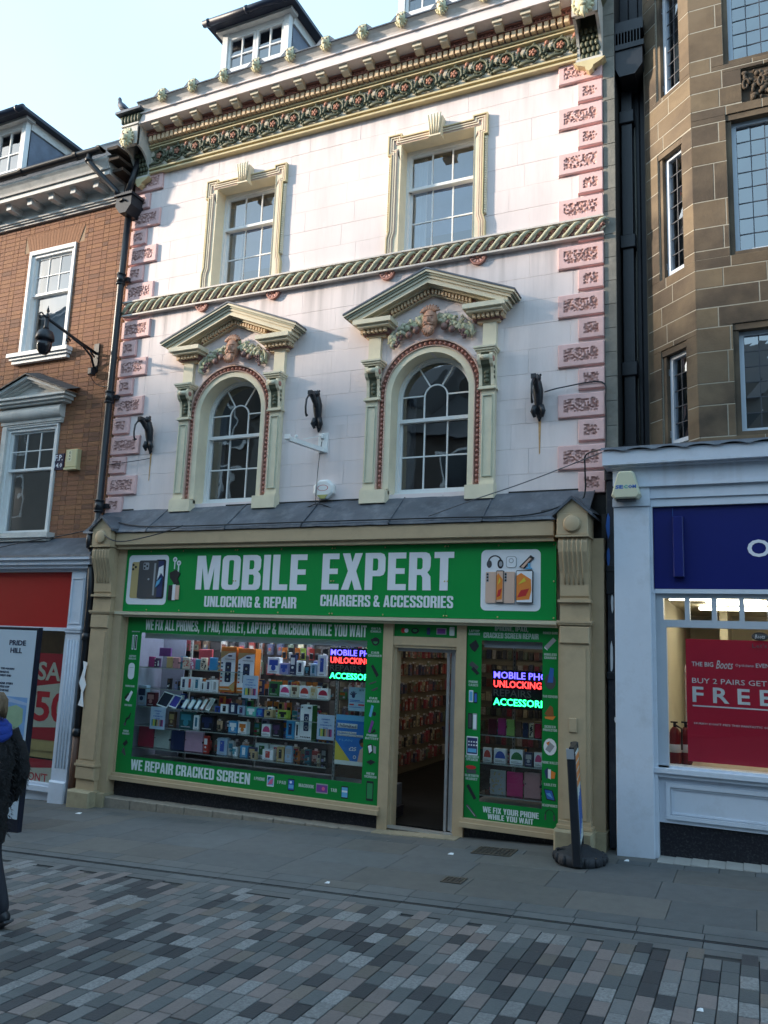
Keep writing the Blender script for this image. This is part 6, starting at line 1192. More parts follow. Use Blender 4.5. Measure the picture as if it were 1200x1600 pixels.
def white_sash(x0, x1, z0, z1, zm, parent, holeh, big=True):
    m = MB()
    m.box(x0, x0+.05, -.03, .16, z0, z1); m.box(x1-.03, x1, -.03, .16, z0, z1); m.box(x0+.05, x1-.03, -.03, .16, z1-.07, z1)
    m.box(x0+.05, x0+.11, .0, .16, z0, z1-.07); m.box(x1-.09, x1-.03, .0, .16, z0, z1-.07); m.box(x0+.11, x1-.09, .0, .14, z1-.12, z1-.07); wn = part('sash_window', m, WHITE, parent)
    a, b = x0+.11, x1-.09; t = z1-.12; q = MB()
    q.box(a, a+.035, .04, .07, zm, t); q.box(b-.035, b, .04, .07, zm, t); q.box(a+.035, b-.035, .04, .07, t-.035, t); q.box(a, b, .03, .12, zm-.02, zm+.02)
    q.box(a, a+.035, .08, .11, z0, zm-.02); q.box(b-.035, b, .08, .11, z0, zm-.02); q.box(a+.035, b-.035, .08, .11, z0, z0+.07)
    xs = [a+.035+(b-a-.07)*i/3 for i in range(4)]; zc = (zm+.02+t-.035)/2
    bars(q, xs[1:3], (zc,), .045, .068, a+.035, b-.035, zm+.02, t-.035, .008); part('sash_frame', q, WHITE, wn)
    panes(xs, [zm+.02, zc, t-.035], .058, wn, GLASSUP); panes([a+.035, b-.035], [z0+.07, zm-.02], .096, wn, GLASSUP); return wn
u = white_sash(UW[0], UW[1], UW[2]-.02, UW[3], 7.645, bb, UW)
mb = MB(); mb.box(UW[0], UW[1], .35, .37, 6.5, 8.5); part('blind', mb, BLIND, u)
mb = MB(); mb.box(-11.12, -9.78, -.13, .05, 6.535, 6.60); mb.box(-11.08, -9.80, -.10, .05, 6.49, 6.535); mb.box(-11.05, -9.83, -.07, .05, 6.43, 6.49); part('sill', mb, WHITE, u)
l_ = white_sash(LW[0], LW[1]-.02, 3.60, LW[3], 4.645, bb, LW)
mb = MB(); cx_ = -10.46
mb.box(-11.13, -9.80, -.06, .02, 5.39, 5.44, 0); mb.box(-11.1, -9.81, -.045, .02, 5.36, 5.39, 0)
prof = [(-.05, 5.44), (-.10, 5.46), (-.125, 5.51), (-.13, 5.55), (-.125, 5.59), (-.10, 5.64), (-.05, 5.66), (.02, 5.66), (.02, 5.44)]; mb.prism(prof, -11.13, -9.79, 0, 'x', True)
mb.box(-11.22, -9.68, -.16, .0, 5.66, 5.70, 0); mb.box(-11.26, -9.64, -.20, .0, 5.70, 5.755, 0); mb.box(-11.30, -9.60, -.235, .0, 5.755, 5.79, 0)
mb.prism([(-11.22, 5.79), (-9.70, 5.79), (cx_, 6.06)], -.07, 0, 0)
for o1, o2, y, m in ((.0, .05, -.235, 0), (.05, .085, -.18, 0), (.085, .11, -.13, 0)):
    A = [(-11.36+o1*2.6, 5.80), (cx_, 6.13-o1), (-9.56-o1*2.6, 5.80)]; B = [(-11.36+o2*2.6, 5.80), (cx_, 6.13-o2), (-9.56-o2*2.6, 5.80)]; mb.ribbon(A, B, y, 0, 0)
part('window_pediment', mb, OLDWHITE, l_)
mb = MB()
for s, n_ in ((-1, 7), (1, 7)):
    for k in range(n_):
        f0, f1 = k/n_, (k+1)/n_+.02; xa, xb = cx_+s*.92*f0, cx_+s*.92*f1; za, zb_ = 6.15-.345*f0, 6.15-.345*f1; dz = R.uniform(0, .012)
        mb.add([(xa, -.27, za+dz), (xb, -.27, zb_+dz), (xb, .0, zb_+.10), (xa, .0, za+.10), (xa, -.27, za-.012), (xb, -.27, zb_-.012)], [(0, 1, 2, 3), (4, 5, 1, 0)])
part('pediment_slates', mb, SLATE, l_, kind='stuff')
mb = MB(); mb.box(-11.12, -9.74, -.16, .05, 3.52, 3.60); mb.box(-11.12, -9.78, -.12, .05, 3.47, 3.52); mb.box(-11.08, -9.82, -.08, .05, 3.40, 3.47); mb.box(-11.1, -11.0, -.05, .02, 3.6, 5.36); part('sill', mb, OLDWHITE, l_)
mb = MB(); mb.box(BX0, BX1, 1.8, 8, 3, 9.4); mb.box(BX0, BX1, .3, 1.8, 3, 3.3); mb.box(BX0, BX1, .3, 1.8, 5.9, 6.1); mb.box(BX0, BX1, .3, 1.8, 8.95, 9.2); part('interior_wall', mb, ROOM, bb)
# cornice
mb = MB(); c0, c1 = BX0, -8.98
mb.box(c0, c1, -.05, .02, 8.93, 8.97, 1); mb.box(c0, c1, -.075, .02, 8.97, 9.0, 0); mb.box(c0, c1, -.10, .02, 9.0, 9.035, 0); mb.box(c0, c1, -.04, .02, 9.035, 9.22, 0)
mb.box(c0, c1, -.38, .02, 9.22, 9.30, 0); mb.box(c0, c1, -.41, .02, 9.30, 9.32, 1); mb.prism([(-.38, 9.32), (-.40, 9.36), (-.44, 9.42), (-.47, 9.45), (-.47, 9.48), (.02, 9.48), (.02, 9.32)], c0, c1, 0, 'x')
bc = part('cornice', mb, [OLDWHITE, mat('grey_moulding', (.35, .34, .33), .6, .1, 5)], bb)
MO = MB().bbox(-.055, .055, -.30, -.04, 9.115, 9.20, .004).box(-.07, .07, -.315, -.04, 9.20, 9.22, 0).mesh('modillion', OLDWHITE)
x = -9.33
while x > -15.8: part('modillion', MO, None, bc, T(x, 0, 0)); x -= .485
gt = thing('gutter', 'black cast iron half round gutter along the brick building with swan neck outlet', 'gutter', (-10, -.5, 9.5))
mb = MB(); pr_ = [(-.53+.07*math.cos(PI+PI*i/8), 9.58+.07*math.sin(PI+PI*i/8)) for i in range(9)]
mb.prism(pr_, BX0, -9.02, 0, 'x', True); part('channel', mb, BLACK, gt)
mb = MB()
for x in (-9.05, -9.55, -10.75, -11.95): mb.prism([(-.53+.083*math.cos(PI+PI*i/8), 9.585+.083*math.sin(PI+PI*i/8)) for i in range(9)], x-.03, x+.03, 0, 'x')
part('joint_collar', mb, BLACK, gt, kind='stuff')
mb = MB(); mb.tube([(-9.28, -.53, 9.55), (-9.28, -.53, 9.42), (-9.24, -.51, 9.36), (-9.05, -.40, 9.14), (-8.88, -.30, 8.95), (-8.84, -.28, 8.88)], .045, 10); mb.tube([(-9.285, -.53, 9.46), (-9.28, -.53, 9.40)], .06, 10); part('swan_neck', mb, BLACK, gt)
# roof + dormer of the left building
rfl = part('roof', MB().prism([(-.42, 9.50), (1.05, 11.05), (3.0, 9.4)], BX0, -8.85, 0, 'x'), SLATE, bb)
SLm = MB().box(-.118, .118, 0, .30, -.004, .006).mesh('slate', SLATE); ang = math.atan2(1.55, 1.47)
for r_ in range(12):
    for k in range(13):
        x = -8.99-k*.24-(.12 if r_ % 2 else 0); s = .17*r_
        if x < -11.8: continue
        part('slate', SLm, None, rfl, T(x, -.40+math.cos(ang)*s, 9.525+math.sin(ang)*s) @ Matrix.Rotation(ang, 4, 'X') @ Matrix.Rotation(R.uniform(-.012, .012), 4, 'Y') @ Matrix.Rotation(-.03, 4, 'X'))
dormer(-13.2, -11.72, .2, 10.25, 11.25, 'large white dormer on the brick building roof', 2.3, bb)
# eaves timbers between the two buildings
mb = MB()
for z, y0, y1 in ((9.30, -.35, .3), (9.44, -.45, .3), (9.58, -.5, .3)): mb.box(-8.95, -8.74, y0, y1, z-.05, z)
mb.box(-8.98, -8.72, .05, .6, 8.9, 9.7); part('eaves_timber', mb, mat('rotten_timber', (.045, .032, .024), .9, .3, 12), bb)
# ---- rainwater hopper and pipe at the joint
hp = thing('rainwater_pipe', 'black square hopper head and round downpipe between brick and pink buildings', 'drainpipe', (-8.77, -.14, 3.6))
h = MB(); hx = -8.72
h.prism([(hx-.155, 8.84), (hx+.155, 8.84), (hx+.155, 8.68), (hx+.06, 8.56), (hx-.06, 8.56), (hx-.155, 8.68)], -.29, -.02); h.box(hx-.18, hx+.18, -.32, -.01, 8.84, 8.87); h.box(hx-.17, hx+.17, -.305, -.01, 8.87, 8.89)
for i in range(9): h.box(hx-.16+i*.038, hx-.145+i*.038, -.30, -.285, 8.89, 8.905)
h.tube([(hx-.07, -.30, 8.75), (hx, -.31, 8.78), (hx+.06, -.30, 8.74)], .014, 6); part('hopper_head', h, BLACK, hp)
h = MB(); h.tube([(-8.62, -.08, 9.75), (-8.70, -.14, 9.3), (-8.74, -.2, 8.9)], .05, 10); part('inlet_pipe', h, BLACK, hp)
h = MB(); h.tube([(-8.745, -.13, 8.55), (-8.765, -.13, 7.6), (-8.77, -.13, 5.4), (-8.77, -.13, 3.75), (-8.70, -.30, 3.55), (-8.60, -.42, 3.45), (-8.56, -.44, 3.3)], .052, 12); part('downpipe', h, BLACK, hp)
h = MB()
for z in (7.55, 5.65, 3.98): h.tube([(-8.77, -.13, z-.09), (-8.77, -.13, z+.05)], .066, 12); h.tube([(-8.77, -.13, z-.11), (-8.77, -.13, z-.09)], .074, 12); h.tube([(-8.77, -.13, z+.05), (-8.77, -.13, z+.07)], .074, 12); h.box(-8.88, -8.66, -.10, -.02, z-.04, z+.02)
part('pipe_collar', h, BLACK, hp, kind='stuff')
h = MB(); h.tube([(-8.56, -.40, 3.3), (-8.56, -.34, 2.6), (-8.56, -.34, G(-8.56))], .05, 10, 0); h.box(-8.62, -8.44, -.28, .1, G(-8.6)-.05, 3.4, 0); part('lower_pipe', h, BLACK, hp)
h = MB(); h.tube([(-8.56, -.34, .70), (-8.56, -.34, G(-8.56))], .054, 10); part('rusty_lower_pipe', h, mat('rust_brown_pipe', (.12, .06, .04), .6, .2, 8), hp, label='rusty brown bottom length of pipe')
for z in (2.05, .75): h = MB(); h.tube([(-8.56, -.34, z-.05), (-8.56, -.34, z+.05)], .066, 10); part('pipe_collar', h, BLACK, hp)
tp = MB(); n = 7
tp.add([(-8.50+.03*math.sin(i*1.7), -.42-.01*(i % 2), 1.72-.10*i) for i in range(n)]+[(-8.42+.02*math.cos(i*2.1), -.435+.012*(i % 2), 1.70-.10*i) for i in range(n)], [(i, i+1, i+n+1, i+n) for i in range(n-1)]); tag(part('torn_paper', tp, litter), 'torn white paper stuck beside the left beige pilaster', 'paper')
# ---- left red shopfront
rs = thing('red_shopfront', 'white framed shopfront with a plain red fascia board at the left edge', 'shopfront', (-9.8, -.3, G(-9.8)))
RED = mat('red_fascia', (.36, .006, .008), .4, .06, 3); 
mb = MB(); mb.box(BX0, -8.92, -.30, .2, 2.165, 2.965, 0); part('fascia_board', mb, RED, rs)
mb = MB(); mb.box(BX0, -8.56, -.35, .2, 2.965, 3.01); mb.box(BX0, -8.54, -.42, .2, 3.01, 3.06); mb.box(BX0, -8.52, -.46, .2, 3.06, 3.13); mb.box(BX0, -8.50, -.50, .2, 3.13, 3.18); part('cornice', mb, SHOPW, rs)
mb = MB(); mb.add([(BX0, .01, 3.52), (-8.83, .01, 3.52), (-8.48, -.50, 3.20), (BX0, -.50, 3.20), (BX0, -.505, 3.17), (-8.48, -.505, 3.17)], [(3, 2, 1, 0), (4, 5, 2, 3)]); part('lead_flashing', mb, LEAD, rs)
mb = MB(); g = G(-8.8)-.05
mb.box(-8.93, -8.66, -.36, .2, g, 2.965); mb.bbox(-8.95, -8.645, -.40, -.0, g, .08, .02); mb.box(-8.94, -8.65, -.38, 0, 2.10, 2.14); mb.box(-8.95, -8.64, -.39, 0, 2.14, 2.165)
for i in range(4): mb.tube([(-8.875+.055*i, -.362, .25), (-8.875+.055*i, -.362, 2.0)], .010, 5)
mb.box(-8.885, -8.70, -.372, -.36, 2.86, 2.88); mb.box(-8.885, -8.70, -.372, -.36, 2.22, 2.24); mb.box(-8.70, -8.685, -.372, -.36, 2.22, 2.88); mb.box(-8.90, -8.885, -.372, -.36, 2.22, 2.88)
part('pilaster', mb, SHOPW, rs)
mb = MB(); mb.box(BX0, -8.93, -.33, .0, 2.115, 2.165); mb.box(-9.06, -8.93, -.25, .0, -.05, 2.115); mb.box(BX0, -8.93, -.33, .0, -.10, -.03); mb.box(BX0, -8.93, -.29, .0, -.03, .0); mb.box(BX0, -8.93, -.26, .0, g-.2, -.10); part('window_frame', mb, SHOPW, rs)
mb = MB(); mb.box(BX0, -9.06, -.205, -.2, .0, 2.115); part('window_glass', mb, GLASSSH, rs)
mb = MB(); mb.box(BX0, -9.0, .0, 3.0, -.3, -.02, 0); mb.box(BX0, -9.0, .0, 3.0, 2.3, 2.4, 1); mb.box(BX0, -9.0, 3.0, 3.1, -.3, 2.4, 1); mb.box(-8.98, -8.9, 0, 3, -.3, 2.4, 1); part('shop_interior', mb, [FLOORM, mat('tan_wall', (.25, .2, .13), .7)], rs)
tag(part('ceiling_light', MB().box(-10.1, -9.9, .5, .9, 2.25, 2.28), LIGHTP), 'bright ceiling light inside the red fronted shop', 'ceiling light')
mb = MB(); mb.box(-9.75, -9.35, .5, .53, 1.8, 2.28); tag(part('hanging_sign', mb, mat('orange_frame', (.5, .16, .04))), 'orange framed panel hanging inside the red fronted shop', 'panel')
pr2 = thing('sale_poster', 'red and cream window poster reading SALE and 50', 'poster', (-9.6, -.19, .55)); X0, X1 = -9.75, -8.93
PR, PCm = mat('poster_red', (.40, .02, .03), .4, .05, 3), mat('poster_cream', (.52, .50, .40), .5, .05, 3)
mb = MB(); mb.box(X0, X1, -.196, -.190, .57, 1.79, 0); mb.prism([(X0, .72), (X1, .77), (X1, 1.40), (X0, 1.29)], -.1985, -.195, 1); part('sheet', mb, [PR, PCm], pr2)
text('SALE', -9.575, -8.74, 1.40, 1.665, -.1965, PCm, pr2, .02); text('50', -9.57, -8.90, .82, 1.25, -.199, PR, pr2, .025); text('TO', -9.56, -9.50, 1.19, 1.23, -.199, PR, pr2, .0, res=1)
mb = MB(); mb.box(BX0, -9.03, -.19, .3, .42, .57); mb.box(BX0, -9.03, -.17, .3, .32, .42); tag(part('window_ledge', mb, mat('yellow_wood', (.45, .34, .14), .5, .15, 6)), 'yellow wooden display ledge between the two sale posters', 'ledge')
p3 = thing('sale_poster', "lower red and cream window poster reading DON'T", 'poster', (-9.6, -.19, .0)); mb = MB(); mb.box(X0, X1, -.196, -.190, .0, .30, 0); mb.prism([(X0, .0), (X1, .0), (X1, .22), (X0, .15)], -.1985, -.195, 1); part('sheet', mb, [PR, PCm], p3)
text("DON'T", -9.66, -9.18, .0, .115, -.199, PR, p3, .01)
# ---- signs on the brick wall
t = thing('hydrant_sign', 'small dark blue plate with white FP letters beside the lower sash window', 'sign', (-9.8, -.02, 4.6)); part('plate', MB().bbox(-9.90, -9.70, -.018, -.003, 4.59, 4.85, .003), mat('navy_plate', (.012, .012, .05), .35), t)
text('F.P.', -9.88, -9.72, 4.735, 4.83, -.019, SIGNW, t, .02, res=1); text('14.0', -9.885, -9.72, 4.625, 4.70, -.019, SIGNW, t, .02, res=1)
CRB = mat('cream_plastic', (.60, .53, .30), .4, .05, 4); t = thing('alarm_box', 'cream rectangular alarm box on the brick wall marked SAV', 'alarm box', (-9.47, 0, 4.58)); part('case', MB().bbox(-9.595, -9.36, -.09, -.003, 4.60, 4.885, .012).box(-9.61, -9.35, -.095, -.003, 4.565, 4.60), CRB, t)
mb = MB(); mb.box(-9.55, -9.46, -.0915, -.09, 4.69, 4.86); part('label_plate', mb, mat('pale_label', (.68, .62, .42), .4), t)
for s, z in (('S', 4.81), ('A', 4.76), ('V', 4.71)): text(s, -9.52, -9.485, z, z+.035, -.0915, BLACK, t, .02, res=1, thick=.001)
# ---- camera dome on scrolled bracket
t = thing('dome_camera', 'black dome camera hanging from an ornate iron bracket on the brick wall', 'camera', (-9.25, 0, 6.1))
bx_, yd = -9.24, -1.02
m = MB(); m.box(bx_-.05, bx_+.05, -.03, -.003, 6.12, 6.58); m.bbox(bx_-.04, bx_+.04, -.13, -.03, 6.05, 6.16, .01); part('wall_plate', m, BLACK, t)
m = MB(); m.tube([(bx_, -.02, 6.42), (bx_, -.5, 6.50), (bx_, -.98, 6.60)], .024, 8); m.tube([(bx_, -.03, 6.16), (bx_, -.12, 6.34), (bx_, -.30, 6.44), (bx_, -.52, 6.49)], .018, 7); m.tube([(bx_, -.05, 6.35), (bx_, -.16, 6.42)], .013, 6)
for (cy_, cz_, r_, s) in ((-.60, 6.42, .045, 1), (-1.12, 6.62, .04, -1)): m.tube([(bx_, cy_+s*r_*math.cos(.5*i)*(1-i*.06), cz_+r_*math.sin(.5*i)*(1-i*.06)) for i in range(11)], .012, 6)
m.tube([(bx_, -.98, 6.6), (bx_, -1.08, 6.63)], .016, 6); part('scroll_bracket', m, BLACK, t)
m = MB(); m.lathe([(.025, 0), (.035, .03), (.02, .06), (.012, .09), (.026, .115), (.012, .15), (.002, .20)], (bx_, yd, 6.60), 10); part('finial', m, BLACK, t)
m = MB(); m.lathe([(.03, .0), (.03, -.12), (.05, -.17)], (bx_, yd, 6.60), 12); m.lathe([(.05, -.0), (.10, -.03), (.125, -.09), (.135, -.15), (.128, -.16), (.10, -.17)], (bx_, yd, 6.43), 20); part('camera_housing', m, BLACK, t)
m = MB(); m.lathe([(.105, 0), (.105, -.08), (.09, -.15), (.05, -.20), (.0, -.21)], (bx_, yd, 6.26), 18); part('dome', m, mat('smoked_dome', (.015, .015, .02), .15, .05, 4), t)
# ================================================================== GAP + RIGHT STONE BUILDING
gp = thing('boarded_gap', 'black tarred recess with iron hopper and downpipe between pink and stone buildings', 'alley wall', (-1.18, .5, 3.6))
part('boards', MB().box(-1.34, -.7, .5, .62, 3.4, 11.5), TARBLACK, gp)
for i in range(3): part('board', MB().bbox(-1.33+.115*i, -1.222+.115*i, .47, .5, 3.6, 11, .006), TARBLACK, gp)
m = MB(); m.box(-1.30, -1.18, .34, .46, 3.9, 9.0); part('square_downpipe', m, BLACK, gp)
m = MB(); m.prism([(-1.33, 9.35), (-1.01, 9.35), (-1.01, 9.12), (-1.10, 9.0), (-1.28, 9.0), (-1.33, 9.12)], .05, .42); m.box(-1.34, -.99, .03, .43, 9.35, 9.42)
for i in range(9): m.box(-1.33+.036*i, -1.318+.036*i, .04, .06, 9.42, 9.62)
m.box(-1.33, -1.0, .06, .42, 9.6, 9.75); part('hopper_head', m, BLACK, gp)
m = MB()
for z in (8.55, 6.9, 5.3, 4.3): m.bbox(-1.33, -1.15, .31, .46, z, z+.17, .01)
part('pipe_socket', m, BLACK, gp, kind='stuff')
m = MB(); m.tube([(-1.16, .44, 8.6), (-1.155, .44, 7.2), (-1.165, .44, 6.0), (-1.15, .44, 4.4)], [.008, .014, .007, .012], 5); part('mortar_smear', m, PIERST, gp)
stb = thing('stone_building', 'brown ashlar building with canted bay and leaded casements right of the pink building', 'building', (0, .2, G(0)))
A_, B_ = Vector((-1.01, .22)), Vector((-.468, -.30)); Lc = (B_-A_).length; XE = 1.35
cz = [4.2, 4.336, 4.675, 4.912, 5.258, 5.522, 5.745, 5.969, 6.181, 6.40, 6.66, 6.97, 7.403, 7.642, 7.882, 8.061, 8.282, 8.504, 8.687, 9.049, 9.334, 9.62, 9.9, 10.25, 10.6, 11.0]
WZ = ((4.33, 5.54), (6.30, 7.95), (8.56, 10.1))
fh = [(-.115, .93, a, b) for a, b in WZ]; chh = [(.20, .60, a+.0, b-.08) for a, b in WZ]; rel = [(.055, .60, 8.05, 8.46)]
Mc = Matrix.Translation((A_.x, A_.y, 0)) @ Matrix.Rotation(math.atan2(B_.y-A_.y, B_.x-A_.x), 4, 'Z')
Mf = Matrix.Translation((0, -.30, 0))
core = MB()
for r in rects_minus([(-.455, XE, 4.2, 11)], fh+rel): core.box(r[0], r[1], -.2972, -.05, r[2], r[3])
for r in rects_minus([(-.455, XE, 4.2, 11)], fh): core.box(r[0], r[1], -.05, -.02, r[2], r[3]) if False else None
cw = part('bay_wall', core, SMORT, stb)
m2 = MB()
for r in rects_minus([(0, Lc, 4.2, 11)], chh): m2.box(r[0], r[1], .0028, .24, r[2], r[3])
cw2 = part('canted_bay_wall', m2, SMORT, stb, Mc)
def st_courses(x0, x1, holes, lens):
    out = []
    for k in range(len(cz)-1):
        x = x0; i = 0
        first = lens[k % len(lens)]
        while x < x1-.01:
            l = first if i == 0 else R.choice((.42, .55, .36)); b = min(x+l, x1); b = x1 if x1-b < .12 else b
            out.append((x+(.0045 if i else 0), b-(.0045 if b < x1 else 0), cz[k]+.005, cz[k+1]-.005)); x = b; i += 1
    return out
plates('ashlar_block', st_courses(-.468, XE, fh, (.62, .28, .36, .30, .33, .22)), fh+rel, 0, .014, STONES, cw, Mf, bev=.003)
plates('ashlar_block', st_courses(0, Lc, chh, (.22, .40, .30)), chh, 0, .014, STONES, cw2, Mc, bev=.003)
rl_ = MB()
for i in range(60):
    a = R.uniform(.09, .56); b = R.uniform(8.09, 8.42); rl_.ball((a, -.29+R.uniform(0, .02), b), (R.uniform(.015, .05), .025, R.uniform(.015, .04)), 7, 5)
for s in (0, 1, 2): rl_.tube([(.10+.15*s+.04*math.cos(i*.7)*(1-i*.07), -.30, 8.25+.08*math.sin(i*.7)*(1-i*.07)) for i in range(10)], .014, 6)
rl_.box(.055, .60, -.262, -.25, 8.05, 8.46); part('carved_relief', rl_, STONES[1], stb)
PVC = mat('white_casement_paint', (.52, .58, .66), .4, .05, 5)
CAME = mat('lead_came', (.05, .055, .07), .5, .1, 8)
GLB = glass('leaded_glass', .30, (.5, .6, .72))
def casement(x0, x1, z0, z1, M, off, parent, nx, nz):
    y = off; f = MB(); f.box(x0, x0+.045, y, y+.06, z0, z1); f.box(x1-.045, x1, y, y+.06, z0, z1); f.box(x0+.045, x1-.045, y, y+.06, z0, z0+.045); f.box(x0+.045, x1-.045, y, y+.06, z1-.045, z1)
    for z in (z0+.12, z1-.18): f.box(x0-.03, x0, y-.02, y+.03, z-.04, z+.04)
    w_ = part('casement_window', f, PVC, parent, M)
    a, b, c, d = x0+.045, x1-.045, z0+.045, z1-.045; xs = [a+(b-a)*i/nx for i in range(nx+1)]; zz = [c+(d-c)*i/nz for i in range(nz+1)]
    k = MB()
    for x in xs[1:-1]: k.box(x-.005, x+.005, y+.022, y+.034, c, d)
    for z in zz[1:-1]: k.box(a, b, y+.0225, y+.0335, z-.005, z+.005)
    part('lead_came', k, CAME, w_, M)
    for i in range(nx):
        for j in range(nz):
            q = MB(); t1, t2 = R.uniform(-.0025, .0025), R.uniform(-.0025, .0025); X0_, X1_, Z0_, Z1_ = xs[i]+.004, xs[i+1]-.004, zz[j]+.004, zz[j+1]-.004
            q.add([(X0_, y+.028+t1, Z0_), (X1_, y+.028-t1, Z0_), (X1_, y+.028+t2, Z1_), (X0_, y+.028-t2, Z1_)], [(0, 1, 2, 3)]); part('pane', q, GLB, w_, M)
for (a, b), nz in zip(WZ, (6, 8, 8)):
    casement(-.06, .88, a+.05, b-.07, Matrix.Identity(4), -.20, stb, 6, nz)
    r_ = MB(); r_.box(-.115, .93, -.285, -.16, b-.07, b-.0); r_.box(-.118, -.06, -.27, -.16, a, b-.07); r_.box(-.115, .93, -.275, -.16, a, a+.05); part('stone_reveal', r_, STONES[1], stb)
    casement(.25, .56, a+.05, b-.15, Mc, .08, stb, 2, nz-1)
    r_ = MB(); r_.box(.20, .60, .012, .14, b-.15, b-.08); r_.box(.198, .25, .03, .14, a, b-.15); r_.box(.56, .602, .03, .14, a, b-.15); part('stone_reveal', r_, STONES[1], stb, Mc)
m = MB(); m.box(-.9, 3.0, .6, .7, 3.5, 11); m.box(-1.0, 3.0, .7, 6, 3.5, 11.2)
for z in (5.75, 8.2): m.box(-.60, 1.3, -.04, .6, z-.05, z+.05)
part('interior_wall', m, ROOM, stb)
m = MB(); m.box(-1.02, -.99, .22, .6, 3.6, 11); m.box(XE, XE+.05, -.28, .6, 4.2, 11); m.box(XE+.05, 4, .2, .4, 3.4, 11); part('side_wall', m, STONES[1], stb)
# ---- blue and white shopfront
bs = thing('blue_shopfront', 'pale blue white shopfront with navy blue fascia and lit windows at the right edge', 'shopfront', (0, -.4, G(0)))
m = MB(); g = .10
m.bbox(-1.325, -.965, -.40, .1, g, 3.62, .006); m.box(-1.335, -.955, -.42, .1, 3.62, 3.70); m.box(-1.33, -.96, -.41, .1, 3.70, 3.82); part('pilaster', m, SHOPW, bs)
m = MB(); m.box(-.965, -.93, -.36, .1, g, 2.72); part('pilaster_return', m, SHOPW, bs)
E2 = 3.2
m = MB(); m.box(-1.33, E2, -.39, .1, 3.70, 3.82); m.box(-1.32, E2, -.43, .1, 3.82, 3.845); m.box(-1.33, E2, -.41, .1, 3.845, 4.03); m.box(-1.36, E2, -.46, .1, 4.03, 4.05); m.box(-1.42, E2, -.52, .1, 4.05, 4.20); part('cornice', m, SHOPW, bs)
m = MB(); x = -1.43; n = 0; vs = []; fs = []; N_ = 150
top = [(x+(E2-x)*i/N_) for i in range(N_+1)]
m.add([(a, -.54, 4.235) for a in top]+[(a, -.548-.006*abs(math.sin(a*14)), 4.185+.028*abs(math.sin(a*10.5))) for a in top]+[(a, .3, 4.30) for a in top], [(i, i+1, i+N_+2, i+N_+1) for i in range(N_)]+[(i+2*N_+2, i+2*N_+3, i+1, i) for i in range(N_)], 0, True); part('scalloped_lead', m, LEAD, bs)
NV = mat('navy_blue_fascia', (.006, .012, .13), .35, .06, 2)
m = MB(); m.box(-.935, E2, -.33, .1, 2.765, 3.612); part('fascia_board', m, NV, bs)
m = MB(); m.box(-.97, -.94, -.37, .1, 2.72, 3.70); m.box(-.94, E2, -.37, .1, 3.615, 3.70); m.box(-.97, E2, -.34, .1, 2.72, 2.763); part('fascia_surround', m, SHOPW, bs)
text('OP', -.052, .30, 3.083, 3.256, -.331, SIGNW, bs, .02, name='lettering')
m = MB(); m.bbox(-.74, -.64, -.41, -.33, 2.88, 3.50, .008); part('projecting_box', m, NV, bs, label='narrow navy box fixed upright on the fascia')
m = MB(); m.box(-.745, -.741, -.34, -.331, 2.88, 3.6); part('fascia_seam', m, PAL['blue'], bs)
GF = mat('grey_blue_frame', (.42, .46, .52), .5, .06, 4)
m = MB(); gx = [-.855+.252*i for i in range(17)]
hl = [(x, x+.205, 2.455, 2.675) for x in gx]
for r in rects_minus([(-.965, E2, 2.38, 2.72)], hl): m.box(r[0], r[1], -.30, -.2, r[2], r[3])
m.box(-.965, -.83, -.30, -.2, .96, 2.38); part('window_frame', m, GF, bs)
m = MB(); m.box(-.965, E2, -.255, -.25, 1.02, 2.70); part('window_glass', m, GLASSSH, bs)
m = MB(); m.box(-.965, E2, -.38, -.1, .955, 1.0); m.box(-.965, E2, -.35, -.1, .915, .955); m.box(-.965, E2, -.30, -.1, 1.0, 1.02); part('sill', m, SHOPW, bs)
m = MB(); m.box(-.965, E2, -.30, -.1, .48, .915)
for r in rects_minus([(-.86, E2-.1, .52, .86)], [(-.82, E2-.14, .56, .82)]): m.box(r[0], r[1], -.325, -.3, r[2], r[3])
for r in rects_minus([(-.815, E2-.145, .565, .815)], [(-.80, E2-.16, .58, .80)]): m.box(r[0], r[1], -.312, -.3, r[2], r[3])
part('stall_panel', m, SHOPW, bs)
m = MB(); m.box(-.93, E2, -.27, .1, .0, .48); part('black_plinth', m, RISER, bs)
for i in range(18): x = -.93+.15*i; m = MB(); m.bbox(x, x+.146, -.56, -.28, G(x)-.03, G(x)+.012, .003); part('white_tile', m, mat('worn_white_tile', (.34, .33, .31), .6, .1, 9, dirt=.5), bs)
m = MB(); m.box(-.965, E2+1, -.1, 5, .2, 1.0, 0); m.box(-1.0, E2+1, -.05, 5.1, 2.75, 2.8, 1); m.box(-1.3, -.97, -.05, 5.1, .2, 2.8, 1); m.box(-.97, E2+1, 5, 5.1, .2, 2.8, 1); m.box(E2, E2+.1, -.1, 5, .2, 2.8, 1); m.box(-.45, -.35, 2.9, 5, 1, 2.75, 1)
part('shop_interior', m, [mat('pale_floor', (.4, .36, .3), .5), mat('cream_shop_wall', (.58, .54, .42), .7, .05, 3)], bs)
for k_, (x, y) in enumerate(((-.05, .7), (-.05, .9), (-.2, 2.0), (-.2, 2.2), (1.6, .7), (1.6, .9), (1.4, 2.2), (-.4, .3))):
    tag(part('ceiling_tube', MB().box(x-.45, x+.45, y-.02, y+.02, 2.69, 2.72), mat('tube_light', (.8, .8, .8), emit=(1, .90, .68), estr=5.5)), 'lit fluorescent ceiling tube inside the optician shop', 'ceiling light', 'ceiling tubes in the right hand shop')
